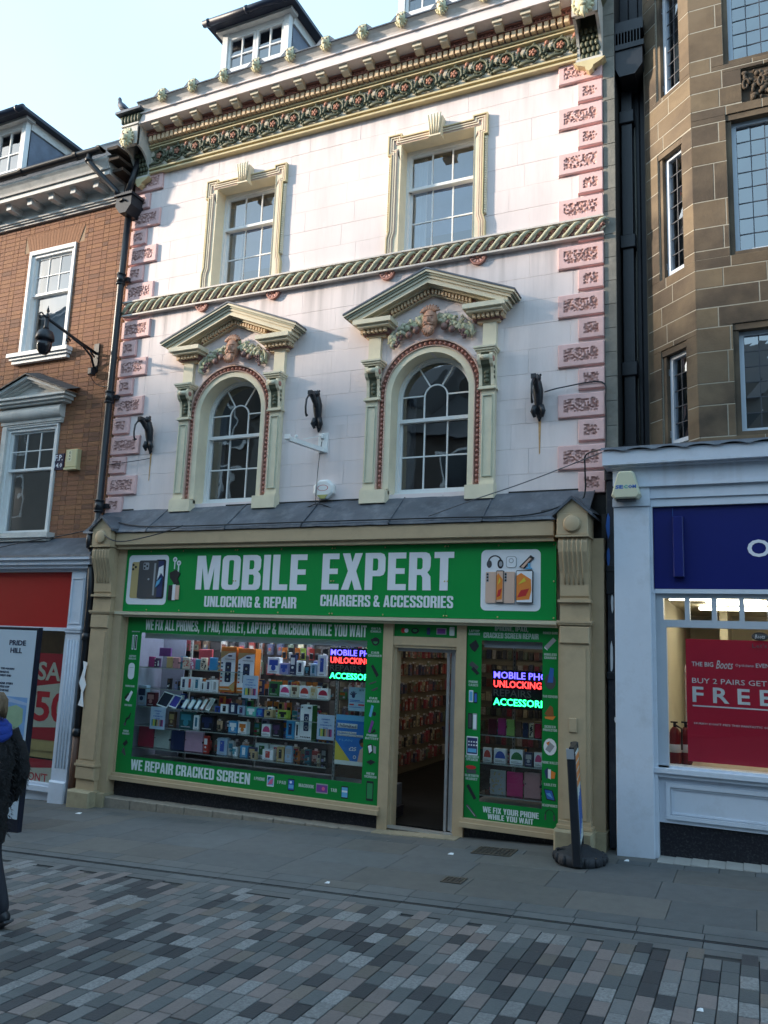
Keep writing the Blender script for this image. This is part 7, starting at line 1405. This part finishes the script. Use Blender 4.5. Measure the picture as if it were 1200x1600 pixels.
t = thing('offer_poster', 'large red window poster reading FREE in pale capitals', 'poster', (.1, -.24, 1.05)); part('sheet', MB().box(-.655, .72, -.243, -.238, 1.075, 2.27), mat('crimson_poster', (.55, .018, .045), .4, .06, 2), t)
PT = mat('poster_pale_text', (.8, .76, .76), .5)
text('THE BIG', -.60, -.40, 2.00, 2.045, -.244, PT, t, .01, res=2); text('Boots', -.375, -.22, 1.985, 2.065, -.244, PT, t, .0, res=2, shear=.35); text('Opticians', -.20, -.035, 2.005, 2.04, -.244, PT, t, 0, res=1); text('EVENT', -.015, .14, 2.01, 2.05, -.244, PT, t, .01, res=2)
text('BUY 2 PAIRS GET 1', -.60, .13, 1.835, 1.885, -.244, PT, t, .0, res=2); text('F R E E', -.60, .12, 1.65, 1.80, -.244, PT, t, .02); m = MB(); m.box(-.60, .12, -.246, -.243, 1.607, 1.62); part('rule', m, PT, t); text("HURRY! DON'T MISS THIS FANTASTIC OFFER", -.59, .14, 1.435, 1.455, -.244, PT, t, .0, res=1)
t = thing('window_logo', 'small dark oval Boots badge high on the right shop glass', 'sign', (.0, -.26, 2.32)); m = MB(); m.lathe([(.075, -.262), (.075, -.257)], (.03, 0, 2.31), 20, 0, 'y', (1, .55)); part('badge', m, PAL['graph'], t); text('Boots', -.015, .075, 2.29, 2.33, -.263, PT, t, 0, res=1, thick=.001, shear=.3)
text("Let's", -.04, .09, 2.20, 2.245, -.258, PAL['graph'], t, 0, res=1, thick=.001)
for x, y, l in ((-.80, .05, 'red fire extinguisher standing nearest the left edge of the lit shop window'), (-.70, .12, 'darker red fire extinguisher behind the first in the lit shop window')):
    t = thing('fire_extinguisher', l, 'fire extinguisher', (x, y, 1.0)); m = MB(); m.lathe([(.055, 0), (.062, .02), (.062, .28), (.045, .34), (.02, .37)], (x, y, 1.0), 14); part('cylinder', m, mat('extinguisher_red', (.16, .005, .008), .35), t)
    m = MB(); m.tube([(x, y, 1.37), (x, y, 1.41)], .015, 6); m.box(x-.04, x+.03, y-.01, y+.01, 1.41, 1.425); m.tube([(x+.01, y-.02, 1.39), (x+.07, y-.04, 1.36), (x+.07, y-.05, 1.15)], .010, 6); part('valve', m, BLACK, t); part('label_band', MB().lathe([(.0635, .12), (.0635, .2)], (x, y, 1.0), 14), PAL['cap'], t)
t = thing('display_board', 'tall patterned board of spectacle samples behind the red offer poster', 'board', (-.62, .5, 1)); part('board', MB().box(-.72, -.50, .45, .47, 1.0, 2.0), PAL['cap'], t); m = MB()
for i in range(7):
    for j in range(26): m.ball((-.70+.03*i+R.uniform(-.006, .006), .445, 1.03+.037*j), (.010, .004, .008), 5, 4)
part('sample', m, PAL['graph'], t, kind='stuff')
t = thing('alarm_box', 'cream trapezoid alarm box marked SECOM above the blue white pilaster', 'alarm box', (-1.18, -.5, 3.68))
fr0 = [(-1.33, 3.72), (-1.30, 3.685), (-1.065, 3.685), (-1.035, 3.72), (-1.10, 3.955), (-1.12, 3.975), (-1.245, 3.975), (-1.265, 3.955)]
m = MB(); m.prism(fr0, -.52, -.42); sc_ = [(-1.18+(x+1.18)*.86, 3.82+(z-3.82)*.9) for x, z in fr0]; m.add([(x, -.52, z) for x, z in fr0]+[(x, -.545, z) for x, z in sc_], [(i, (i+1) % 8, (i+1) % 8+8, i+8) for i in range(8)]+[tuple(range(8, 16))]); part('case', m, mat('ivory_plastic', (.58, .57, .42), .4, .04, 4), t)
m = MB(); m.box(-1.28, -1.09, -.51, -.44, 3.665, 3.685); part('strobe', m, BLACK, t)
text('SE', -1.285, -1.205, 3.785, 3.825, -.546, PAL['blue'], t, .04, res=1, thick=.001); text('C', -1.20, -1.16, 3.785, 3.825, -.546, PAL['teal'], t, .04, res=1, thick=.001); text('OM', -1.155, -1.075, 3.785, 3.825, -.546, PAL['blue'], t, .04, res=1, thick=.001)
# black flat pipe casing between the shops
t = thing('pipe_casing', 'dark flat downpipe casing with torn stickers between beige and blue white pilasters', 'drainpipe', (-1.39, -.2, .1)); m = MB(); m.box(-1.452, -1.335, -.10, .1, .05, 3.9, 0); part('recess_wall', m, mat('dirty_grey_wall', (.12, .115, .105), .8, .3, 8, dirt=.6, dcol=(.03, .03, .03), dscale=5), t)
m = MB(); m.box(-1.425, -1.345, -.20, -.08, .15, 4.15); part('casing', m, mat('dark_painted_pipe', (.025, .028, .04), .4, .2, 5, dirt=.5, dcol=(.12, .12, .12), dscale=7), t)
for z in (3.95, 2.95, 1.83): part('casing_collar', MB().bbox(-1.44, -1.333, -.225, -.08, z, z+.07, .008), BLACK, t)
m = MB(); m.box(-1.435, -1.34, -.215, -.08, 2.72, 3.02); part('casing_socket', m, BLACK, t)
for x, z, w_, h_, c in ((-1.415, 3.45, .05, .28, 'blue'), (-1.415, 3.12, .04, .22, 'blue'), (-1.38, 2.62, .035, .2, 'white'), (-1.39, 2.05, .035, .35, 'white'), (-1.36, 1.42, .02, .06, 'white')):
    n = 8; m = MB(); m.prism([(x+w_*.5*math.cos(-2*PI*i/n)*R.uniform(.6, 1.1), z+h_*.5*math.sin(-2*PI*i/n)*R.uniform(.8, 1.1)) for i in range(n)], -.2025, -.1995); part('torn_sticker', m, PAL[c], t)
# ================================================================== SMALL THINGS ON THE PINK WALL
def lion(x, z, label, tilt=.0):
    t = thing('lion_bracket', label, 'bracket', (x, 0, z), 'black lion brackets on the pink wall'); M = T(x, 0, z+.02) @ Matrix.Scale(.86, 4)
    m = MB(); m.tube([(0, -.03, -.26), (0, -.05, -.18), (0, -.08, -.05), (0, -.10, .08), (0, -.12, .17), (0, -.13, .22)], [.03, .045, .06, .075, .06, .05], 10); m.ball((0, -.15, .25), (.055, .06, .055), 10, 8); m.ball((0, -.20, .235), (.028, .035, .028), 8, 6)
    for s in (-1, 1): m.ball((s*.04, -.14, .295), (.018, .015, .02), 6, 5); m.tube([(s*.04, -.09, -.12), (s*.07, -.10, -.2), (s*.05, -.07, -.27)], [.04, .035, .02], 7); m.ball((s*.05, -.07, -.20), (.04, .04, .035), 7, 5)
    m.tube([(0, -.02, -.26), (0, -.03, -.32)], [.035, .01], 7); m.tube([(0, -.12, .28), (0, -.12, .33)], [.02, .004], 6); part('lion_body', m, BLACK, t, M)
    m = MB(); m.tube([(0, -.10, .02), (0, -.20, .12), (0, -.28, .20), (0, -.32, .22)], [.03, .04, .045, .035], 7); m.box(-.035, .035, -.36, -.26, .19, .25); part('raised_paw', m, BLACK, t, M)
    m = MB(); m.tube([(0, -.28, .19), (0, -.38, .17), (0, -.44, .08), (0, -.455, -.04), (0, -.44, -.13), (0, -.41, -.165), (0, -.39, -.15)], [.013, .014, .015, .015, .015, .02, .015], 7); m.tube([(0, -.14, .02), (0, -.22, .12), (0, -.33, .165), (0, -.40, .15)], .010, 6); part('hook_scroll', m, BLACK, t, M)
lion(-7.99, 4.98, 'leftmost black lion bracket beside the left quoins'); lion(-5.17, 5.09, 'middle black lion bracket above the white arm'); lion(-2.22, 4.99, 'rightmost black lion bracket near the right quoins')
RST = mat('rust_stain_paint', (.50, .30, .14), .7, .3, 25)
for x, z in ((-2.22, 4.76), (-7.99, 4.74)):
    m = MB(); m.prism([(x-.016, z), (x+.016, z), (x+.008, z-.4), (x-.006, z-.42)], -.0018, .003); part('rust_streak', m, RST, wall)
t = thing('projecting_arm', 'white steel arm and back plate sticking out above the shop roof flashing', 'bracket', (-5.1, 0, 4.55)); m = MB(); m.bbox(-5.17, -5.03, -.02, 0, 4.55, 4.82, .004); part('back_plate', m, WHITE, t)
m = MB(); m.add([(x+dx, y, z+dz) for (x, y, z) in ((-5.10, -.02, 4.56), (-5.27, -.62, 4.58)) for dx, dz in ((-.03, 0), (.03, 0), (.03, .055), (-.03, .055))], [(0, 1, 5, 4), (1, 2, 6, 5), (2, 3, 7, 6), (3, 0, 4, 7), (4, 5, 6, 7)]); m.box(-5.31, -5.23, -.635, -.615, 4.60, 4.66); m.tube([(-5.10, -.03, 4.78), (-5.2, -.35, 4.66)], .005, 5); m.ball((-5.22, -.5, 4.66), .022, 8, 6); part('arm', m, WHITE, t); m = MB(); m.bbox(-5.13, -5.08, -.06, -.02, 4.74, 4.80, .006); part('clamp', m, WHITE, t)
t = thing('alarm_box', 'white octagonal alarm box with yellow base above the lead flashing', 'alarm box', (-5.03, -.02, 3.93)); o8 = [(-5.03+.155*math.cos(PI/8-PI/4*i), 4.05+.135*math.sin(PI/8-PI/4*i)) for i in range(8)]
m = MB(); m.prism(o8, -.07, 0); o8s = [(-5.03+(x+5.03)*.8, 4.05+(z-4.05)*.8) for x, z in o8]; m.add([(x, -.07, z) for x, z in o8]+[(x, -.085, z) for x, z in o8s], [(i, (i+1) % 8, (i+1) % 8+8, i+8) for i in range(8)]+[tuple(range(8, 16))]); part('case', m, WHITE, t)
m = MB(); m.prism([(-5.11, 3.975), (-4.95, 3.975), (-5.0, 3.925), (-5.06, 3.925)], -.088, -.06); part('strobe', m, mat('yellow_lens', (.42, .40, .15), .3), t)
A2 = [(-5.03+.07*math.cos(2*PI*i/20), 4.065+.035*math.sin(2*PI*i/20)) for i in range(21)]; B2 = [(-5.03+.078*math.cos(2*PI*i/20), 4.065+.04*math.sin(2*PI*i/20)) for i in range(21)]; m = MB(); m.ribbon(B2, A2, -.0865, -.084); part('printed_ring', m, PAL['red'], t)
# cables
def cable(pts, r, lab, mm=BLACK):
    P4 = [Vector(p) for p in pts]; out_ = []
    for i in range(len(P4)-1):
        p0, p1, p2, p3 = P4[max(i-1, 0)], P4[i], P4[i+1], P4[min(i+2, len(P4)-1)]
        for k in range(6):
            u = k/6; out_.append(.5*((2*p1)+(p2-p0)*u+(2*p0-5*p1+4*p2-p3)*u*u+(3*p1-p0-3*p2+p3)*u**3))
    out_.append(P4[-1]); m = MB(); m.tube(out_, r, 6); tag(part('cable', m, mm), lab, 'cable')
cable([(-8.55, -.30, 3.80), (-8.35, -.5, 3.55), (-7.95, -.58, 3.36), (-7.4, -.56, 3.42), (-6.9, -.5, 3.56)], .009, 'loose black cable sagging over the left end of the beige fascia')
cable([(-8.5, -.25, 3.74), (-7.8, -.4, 3.60), (-6.9, -.47, 3.56), (-5.0, -.47, 3.56), (-3.2, -.47, 3.555), (-2.2, -.46, 3.56), (-1.72, -.4, 3.72)], .009, 'black cable clipped along the bottom of the lead flashing')
cable([(-5.9, -.04, 3.84), (-5.3, -.10, 3.81), (-5.06, -.12, 3.85), (-4.7, -.15, 3.74), (-4.4, -.12, 3.76), (-4.15, -.04, 3.9)], .007, 'thin black cable drooping below the octagonal alarm box')
cable([(-5.11, -.03, 4.7), (-5.13, -.05, 4.4), (-5.12, -.09, 4.1), (-5.12, -.1, 3.86)], .005, 'thin vertical wire hanging from the lion bracket past the alarm box')
cable([(-1.36, -.5, 4.22), (-1.75, -.45, 4.1), (-2.3, -.4, 3.93), (-2.9, -.42, 3.75), (-3.4, -.46, 3.58)], .006, 'thin grey wire running diagonally down from the right shop cornice', mat('grey_wire', (.10, .10, .11), .6))
cable([(-2.15, -.07, 5.07), (-1.95, -.055, 5.11), (-1.5, -.055, 5.13), (-1.46, -.05, 4.9), (-1.455, -.05, 4.5), (-1.46, -.1, 4.2)], .008, 'black cable from the right lion bracket round the quoins')
cable([(-1.34, -.5, 4.24), (-1.62, -.3, 4.24), (-1.66, -.2, 4.1), (-1.67, -.15, 3.85), (-1.75, -.2, 3.72), (-2.1, -.4, 3.60)], .009, 'short black cable dropping from the scalloped lead to the flashing')
cable([(-12.5, -.10, 3.3), (-10.9, -.35, 3.30), (-10.0, -.33, 3.42), (-9.4, -.2, 3.52), (-8.8, -.15, 3.62)], .008, 'black cable slung over the lead above the red fascia')
cable([(-9.24, -.1, 6.04), (-9.2, -.02, 5.93), (-9.0, -.02, 5.86), (-8.84, -.04, 5.88)], .006, 'thin cable from the dome camera bracket to the downpipe')
cable([(-7.99, -.02, 4.66), (-8.2, -.055, 4.63), (-8.75, -.055, 4.6)], .006, 'thin cable from the left lion bracket to the downpipe')
t = thing('junction_box', 'small dark junction box beside the lowest right quoin', 'box', (-1.40, -.03, 4.0)); part('case', MB().bbox(-1.47, -1.36, -.10, -.0, 3.98, 4.16, .008), BLACK, t)
# pigeon
t = thing('pigeon', 'dark grey pigeon perched on the left end of the cornice', 'pigeon', (-8.80, -.42, 10.17))
PGM = mat('pigeon_slate', (.07, .08, .11), .6, .2, 30); px_, py_, pz_ = -8.80, -.42, 10.17
m = MB(); m.tube([(px_+.17, py_, pz_+.02), (px_+.08, py_, pz_+.07), (px_+.0, py_, pz_+.13), (px_-.05, py_, pz_+.19), (px_-.065, py_, pz_+.25), (px_-.07, py_, pz_+.285), (px_-.085, py_, pz_+.305)], [.018, .045, .062, .05, .03, .028, .012], 12); part('body', m, PGM, t)
m = MB(); m.ball((px_-.078, py_, pz_+.295), (.03, .024, .026), 10, 8); m.tube([(px_-.10, py_, pz_+.295), (px_-.125, py_, pz_+.285)], [.009, .002], 6); part('head', m, PGM, t)
m = MB(); m.tube([(px_+.12, py_, pz_+.05), (px_+.22, py_, pz_-.01)], [.03, .022], 6, flat=.4); part('tail', m, PGM, t)
for s in (-1, 1):
    m = MB(); m.tube([(px_-.04, py_+s*.045, pz_+.17), (px_+.03, py_+s*.055, pz_+.11), (px_+.12, py_+s*.03, pz_+.04)], [.02, .035, .008], 8, flat=.5); part('wing', m, PGM, t)
    m = MB(); m.tube([(px_+.0, py_+s*.02, pz_+.07), (px_+.0, py_+s*.02, pz_+.0), (px_-.03, py_+s*.02, pz_+.003)], .005, 5); part('leg', m, PAL['rosegold'], t)
# ================================================================== STREET THINGS
# swing sign stand, seen edge on
bx_, by_ = -1.60, -.83; gz = G(bx_); t = thing('sign_stand', 'black rubber based swing sign stand seen edge on beside the right beige pilaster', 'sign stand', (bx_, by_, gz))
m = MB(); m.lathe([(.235, 0), (.245, .03), (.24, .08), (.20, .105), (.12, .125), (.10, .15), (.0, .15)], (bx_, by_, gz), 14, 0, 'z', (1.0, 1.1))
for i in range(14): a = 2*PI*(i+.5)/14; m.ball((bx_+.235*math.cos(a), by_+.255*math.sin(a), gz+.05), (.028, .028, .045), 6, 5)
for i in range(4): m.box(bx_-.20+.03*i, bx_-.185+.03*i, by_-.10, by_-.04, gz+.10, gz+.12)
part('rubber_base', m, mat('black_rubber', (.02, .022, .028), .6, .2, 20, .2, 60), t)
MS = T(bx_, by_, gz) @ Matrix.Rotation(math.radians(8), 4, 'Z') @ Matrix.Rotation(math.radians(-3.2), 4, 'Y')
def P2(nm, f, mm): m = MB(); f(m); part(nm, m, mm, t, MS)
P2('near_post', lambda m: m.bbox(-.05, .03, -.295, -.225, .02, 1.03, .008), BLACK); P2('far_post', lambda m: m.bbox(-.045, .03, .225, .285, .12, 1.08, .008), BLACK); P2('top_rail', lambda m: m.box(-.025, .02, -.285, .285, 1.03, 1.085), BLACK); P2('bottom_rail', lambda m: m.box(-.025, .02, -.225, .225, .15, .19), BLACK)
P2('sign_face', lambda m: (m.box(.024, .030, -.235, .235, .20, 1.03, 0), m.box(-.03, -.024, -.235, .235, .20, 1.03, 0), [m.box(.030, .032, -.22, .22, .72+.075*i, .775+.075*i, 1) for i in range(4)], [m.box(.030, .032, -.20+.09*i, -.14+.09*i, .25+.03*i, .60+.02*i, 2) for i in range(5)]), [PAL['cap'], PAL['orange'], PAL['blue']])
P2('clip', lambda m: m.box(-.05, .02, -.30, -.22, .98, 1.07), PAL['grey'])
# map totem
tx0, tx1, ty = -8.40, -7.67, -2.0; gz = G(-7.9); t = thing('map_totem', 'tall street map sign headed PRIDE HILL with a black frame', 'sign', (-7.93, ty, gz))
part('frame', MB().bbox(tx0, tx1, ty, ty+.06, gz-.02, 2.14, .006), mat('black_frame', (.01, .012, .025), .35, .1, 5), t)
part('panel', MB().box(tx0+.03, tx1-.028, ty-.004, ty, gz+.15, 2.105), mat('pale_grey_blue_panel', (.50, .58, .66), .4, .03, 3), t)
TXM = mat('totem_text', (.02, .025, .06), .4)
text('PRIDE', -8.12, -7.85, 1.925, 1.985, ty-.0045, TXM, t, .02, res=2); text('HILL', -8.09, -7.90, 1.835, 1.895, ty-.0045, TXM, t, .02, res=2)
for s, z, a in (('THE SQUARE', 1.635, .23), ('MARDOL', 1.595, .15), ('WEST END', 1.555, .19), ('BEAR STEPS', 1.465, .23), ('WYLE COP', 1.425, .18), ('DOGPOLE', 1.385, .17)): text(s, -8.22, -8.22+a, z, z+.025, ty-.0045, TXM, t, .02, res=1)
m = MB(); x0, x1 = tx0+.055, tx1-.06; m.prism(rc(x0, x1, .55, 1.33), ty-.0052, ty-.004, 0); m.prism([(x0, 1.05), (x0+.2, 1.18), (x0+.45, 1.24), (x1-.05, 1.20), (x1-.04, 1.05), (x0+.5, .98), (x0+.3, .95), (x0, .90)], ty-.0062, ty-.005, 1); m.prism([(x0, 1.30), (x0+.3, 1.32), (x1, 1.27), (x1, 1.24), (x0+.3, 1.27), (x0, 1.20)], ty-.0065, ty-.005, 2)
for i in range(110):
    a, b = R.uniform(x0+.05, x1-.05), R.uniform(.57, 1.0); w_ = R.uniform(.008, .022); m.prism(rc(a, a+w_, b, b+R.uniform(.006, .016)), ty-.0072, ty-.005, 3)
part('printed_map', m, [mat('map_water', (.18, .33, .58), .4), mat('map_land', (.28, .40, .26), .4), mat('map_river', (.35, .45, .62), .4), TXM], t, kind='stuff')
# ---- person
px_, py_ = -5.345, -4.50; gz = G(px_); per = thing('person', 'person in fluffy black coat and blue scarf carrying a grey handbag', 'person', (px_, py_, gz))
def skin(name, pts, edges, rad, mm, sub=2, root=0, parent=per, M=None):
    me = bpy.data.meshes.new(name); me.from_pydata(pts, edges, []); o = bpy.data.objects.new(name, me); scn.collection.objects.link(o)
    md = o.modifiers.new('s', 'SKIN'); md.use_smooth_shade = True
    for i, v in enumerate(me.skin_vertices[0].data): v.radius = rad[i] if isinstance(rad[i], tuple) else (rad[i], rad[i]); v.use_root = (i == root)
    sd_ = o.modifiers.new('d', 'SUBSURF'); sd_.levels = sub; sd_.render_levels = sub
    dg = bpy.context.evaluated_depsgraph_get(); me2 = bpy.data.meshes.new_from_object(o.evaluated_get(dg)); bpy.data.objects.remove(o)
    me2.materials.clear(); me2.materials.append(mm); me2.polygons.foreach_set('use_smooth', [True]*len(me2.polygons)); return part(name, me2, None, parent, M)
SKN = mat('skin', (.50, .29, .21), .5, .05, 10); TRO = mat('navy_trousers', (.012, .014, .022), .8, .2, 30); COAT = mat('black_fluffy_wool', (.012, .012, .014), .95, .4, 60, .9, 130)
MP = T(px_, py_, gz) @ Matrix.Diagonal((.97, .97, .965, 1)) @ Matrix.Rotation(math.radians(168), 4, 'Z')    # local +x is the walking direction (towards the left of the photo)
# local axes: x forward, y to the person's left, z up
pt_ = [(0, 0, .92), (0, 0, 1.10), (0, 0, 1.28), (.0, 0, 1.42), (.02, 0, 1.50), (.03, 0, 1.56), (.0, .10, .88), (.13, .10, .50), (.16, .10, .09), (.27, .10, .05), (0, -.10, .88), (-.10, -.10, .50), (-.33, -.10, .16), (-.25, -.10, .06), (0, .18, 1.40), (-.06, .24, 1.14), (.08, .25, .93), (.13, .25, .86), (0, -.18, 1.40), (-.04, -.24, 1.14), (.0, -.25, .90), (.03, -.25, .82)]
ed_ = [(0, 1), (1, 2), (2, 3), (3, 4), (4, 5), (0, 6), (6, 7), (7, 8), (8, 9), (0, 10), (10, 11), (11, 12), (12, 13), (3, 14), (14, 15), (15, 16), (16, 17), (3, 18), (18, 19), (19, 20), (20, 21)]
rd_ = [(.14, .13), (.13, .12), (.14, .13), (.11, .10), .055, .05, .09, .06, .045, .03, .09, .06, .045, .03, .06, .045, .032, .025, .06, .045, .032, .025]
skin('body', pt_, ed_, rd_, TRO, M=MP)
# head
m = MB(); m.ball((.035, 0, 1.605), (.092, .073, .112), 20, 16); m.tube([(.10, 0, 1.62), (.135, 0, 1.59), (.115, 0, 1.575)], [.012, .018, .01], 8); m.ball((.085, 0, 1.535), (.035, .04, .03), 10, 8)
for s in (-1, 1): m.ball((.02, s*.094, 1.605), (.020, .010, .032), 8, 6); m.ball((.112, s*.03, 1.625), (.010, .013, .009), 8, 6)
m.ball((.118, 0, 1.553), (.010, .022, .006), 8, 5); HM = MP @ T(-.055, 0, 0); part('head', m, SKN, per, HM)
m = MB(); HR = mat('light_brown_hair', (.15, .10, .06), .55, .5, 80, .5, 200, stretch=(1, 1, .2))
m.ball((.005, 0, 1.635), (.108, .088, .105), 20, 14)
for k in range(190):
    a = R.uniform(.5, 2*PI-.5); e = R.uniform(.0, 1); r_ = .092+R.uniform(-.004, .006); x, y = r_*math.cos(a)*.98, .085*math.sin(a); m.tube([(x*.6, y*.6, 1.735), (x*1.02, y*1.02, 1.68), (x*1.1, y*1.08, 1.60), (x*1.02, y*1.05, 1.55-.02*e)], [.006, .007, .006, .002], 5, flat=.6)
part('hair', m, HR, per, HM)
m = MB(); m.tube([(.125, -.06, 1.63), (.13, 0, 1.632), (.125, .06, 1.63), (.10, .078, 1.628), (.03, .08, 1.622)], .004, 5); m.tube([(.125, -.06, 1.63), (.10, -.078, 1.628), (.03, -.08, 1.622)], .004, 5); part('glasses', m, BLACK, per, HM)
# coat: flared shell, sleeves
def shell(prof, mm, nm, nn=40, rough=.012, M=MP, mats=None):
    vs = []; k = len(prof)
    for (z, rx_, ry_, ox) in prof:
        for j in range(nn):
            a = 2*PI*j/nn; f = 1+noise.noise(Vector((math.cos(a)*3, math.sin(a)*3, z*9)))*.05; vs.append((ox+rx_*math.cos(a)*f+R.uniform(-rough, rough), ry_*math.sin(a)*f+R.uniform(-rough, rough), z+R.uniform(-rough, rough)*.5))
    m = MB(); m.add(vs, [(i*nn+j, i*nn+(j+1) % nn, (i+1)*nn+(j+1) % nn, (i+1)*nn+j) for i in range(k-1) for j in range(nn)], 0, True); return part(nm, m, mm, per, M)
prof = []
for i in range(34):
    z = .60+(1.46-.60)*i/33; f = i/33
    rx_ = .205-.02*f if f < .75 else .19-.30*(f-.75); ry_ = .235-.015*f if f < .55 else .227+.03*math.sin((f-.55)/.3*PI)*(f < .85) if f < .85 else .227-.75*(f-.85); prof.append((z, rx_, ry_, -.01))
prof = [(a, b*.92, c*.88, d) for a, b, c, d in prof]
shell(prof, COAT, 'coat')
for s in (1, -1):
    me_p = [(-.01, s*.17, 1.42), (-.05, s*.235, 1.28), (-.07, s*.27, 1.12), (-.01, s*.28, .98), (.06, s*.275, .90)]; m = MB()
    P5 = []; 
    for i in range(4):
        for k in range(6): P5.append(Vector(me_p[i]).lerp(Vector(me_p[i+1]), k/6))
    P5.append(Vector(me_p[-1])); m.tube(P5, [.072-.012*math.sin(i/24*PI)*0+R.uniform(-.007, .007)-.012*(i/24) for i in range(len(P5))], 14); part('sleeve', m, COAT, per, MP)
    # hand with fingers
    m = MB(); hx, hy, hz = .09, s*.275, .86; m.ball((hx, hy, hz), (.028, .018, .045), 10, 8)
    for q in range(4): a = hx-.02+.014*q; m.tube([(a, hy, hz-.03), (a+.006, hy-s*.004, hz-.065), (a+.006, hy-s*.02, hz-.088+.004*abs(q-1))], [.0085, .008, .006], 7)
    m.tube([(hx+.022, hy-s*.005, hz+.01), (hx+.042, hy-s*.012, hz-.02), (hx+.04, hy-s*.018, hz-.045)], [.010, .009, .006], 7); part('hand', m, SKN, per, MP)
# fur tufts
m = MB()
for k in range(1500):
    z = R.uniform(.62, 1.42); a = R.uniform(0, 2*PI); f = (z-.6)/.86; rx_ = .205 if f < .75 else .19-.30*(f-.75); ry_ = .235 if f < .85 else .227-.75*(f-.85)
    p = Vector((-.01+rx_*math.cos(a), ry_*math.sin(a), z)); n_ = Vector((math.cos(a), math.sin(a), -.5)).normalized(); tg = Vector((-math.sin(a), math.cos(a), 0))*.008; q = p+n_*R.uniform(.015, .03)+Vector((0, 0, R.uniform(-.02, .0)))
    m.add([p-tg, p+tg, q], [(0, 1, 2)])
for k in range(700):
    s = R.choice((1, -1)); u = R.random()*3.99; i = int(u); c_ = Vector(me_p[i]).lerp(Vector(me_p[i+1]), u-i); c_.y = abs(c_.y)*s; a = R.uniform(0, 2*PI); n_ = Vector((math.cos(a), math.sin(a), -.3)).normalized(); p = c_+n_*.075; tg = Vector((-math.sin(a), math.cos(a), 0))*.008; m.add([p-tg, p+tg, p+n_*R.uniform(.015, .03)+Vector((0, 0, -.015))], [(0, 1, 2)])
part('coat_fluff', m, COAT, per, MP, kind='stuff')
m = MB(); SCF = mat('royal_blue_scarf', (.012, .04, .26), .8, .25, 40, .6, 120)
for i, (z, r_, w_) in enumerate(((1.485, .115, .045), (1.445, .14, .05), (1.405, .15, .045))): m.tube([(.015+r_*math.cos(2*PI*k/20), r_*.92*math.sin(2*PI*k/20), z+.012*math.sin(k*.9+i)) for k in range(21)], w_, 9)
m.tube([(.10, .10, 1.43), (.15, .14, 1.33), (.16, .17, 1.22), (.15, .18, 1.12)], [.05, .05, .045, .05], 9, flat=.5)
for q in range(7): m.tube([(.12+.012*q, .185, 1.12), (.118+.013*q, .19, 1.06)], [.005, .002], 5)
part('scarf', m, SCF, per, MP)
m = MB(); BG = mat('grey_leather', (.13, .14, .16), .4, .1, 10); m.bbox(-.02, .24, .27, .36, .66, .92, .012); m.box(-.03, .25, .265, .27, .84, .925); part('handbag', m, BG, per, MP)
m = MB(); m.tube([(.20, .31, .92), (.12, .27, 1.15), (.04, .14, 1.45), (.0, -.05, 1.47)], .009, 6, flat=2); m.tube([(.0, .31, .92), (.0, .27, 1.15), (.02, .14, 1.44)], .009, 6, flat=2); part('bag_strap', m, mat('taupe_strap', (.14, .11, .09), .6), per, MP)
for (x, y, pitch, z) in ((.22, .10, 0, .0), (-.29, -.10, .5, .03)):
    m = MB(); m.tube([(-.10, 0, .045), (-.04, 0, .055), (.04, 0, .045), (.12, 0, .03), (.15, 0, .028)], [.038, .045, .045, .036, .018], 10, flat=.8); m.box(-.12, .15, -.038, .038, 0, .015); part('shoe', m, BLACK, per, MP @ T(x-.02, y, z) @ Matrix.Rotation(pitch, 4, 'Y'))
# ================================================================== OPPOSITE SIDE OF THE STREET (seen only in reflections; shades the lower storeys)
OB = mat('opposite_brick', (.085, .07, .06), .85, .2, 5); OR = mat('opposite_render', (.17, .16, .15), .8, .1, 3); DG = mat('dark_window_glass', (.02, .025, .03), .1)
def house(x0, x1, y0, h, mm, lab, ridge=2.6, chim=True):
    c = (x0+x1)/2; t = thing('street_house', lab, 'building', (c, y0, G(c)), 'houses facing the shops across the street'); m = MB(); m.box(x0, x1, y0-8, y0, G(c)-1, h); part('wall', m, mm, t)
    m = MB(); m.prism([(y0+.3, h-.05), (y0-4, h+ridge), (y0-8.3, h-.05)], x0, x1, 0, 'x'); rf_ = part('roof', m, SLATE, t)
    if chim: m = MB(); m.box(x0+.4, x0+1.2, y0-4.5, y0-3.5, h+1, h+ridge+1.5); part('chimney', m, OB, rf_)
    n_ = int((x1-x0)/2.2)
    for k in range(n_):
        for fl in range(1, int((h-3.6)/2.6)+1):
            a = x0+(x1-x0)*(k+.5)/n_; z = 1.6+2.6*fl; w_ = part('window', MB().box(a-.55, a+.55, y0, y0+.06, z, z+1.6), WHITE, t); part('pane', MB().box(a-.48, a+.48, y0+.06, y0+.07, z+.07, z+1.53), DG, w_)
    m = MB(); m.box(x0+.2, x1-.2, y0, y0+.3, G(c), 3.4); part('shop_window', m, DG, t)
YO = -14.5
HS = [(-74, -62, 16.6), (-62, -52, 16.8), (-52, -44.2, 15.9), (-44.2, -36.4, 16.5), (-36.4, -29.5, 15.6), (-29.5, -23, 15.4), (-23, -16.5, 13.6), (-16.5, -10, 10.2), (-10, -3.5, 9.0), (-3.5, 3, 9.4), (3, 10, 9.2), (10, 18, 12.5)]
for i, (a, b, h_) in enumerate(HS): house(a, b, YO, h_, (OB, OR)[i % 2], 'tall %s house on the far side of the street' % ('brown brick', 'pale rendered')[i % 2])
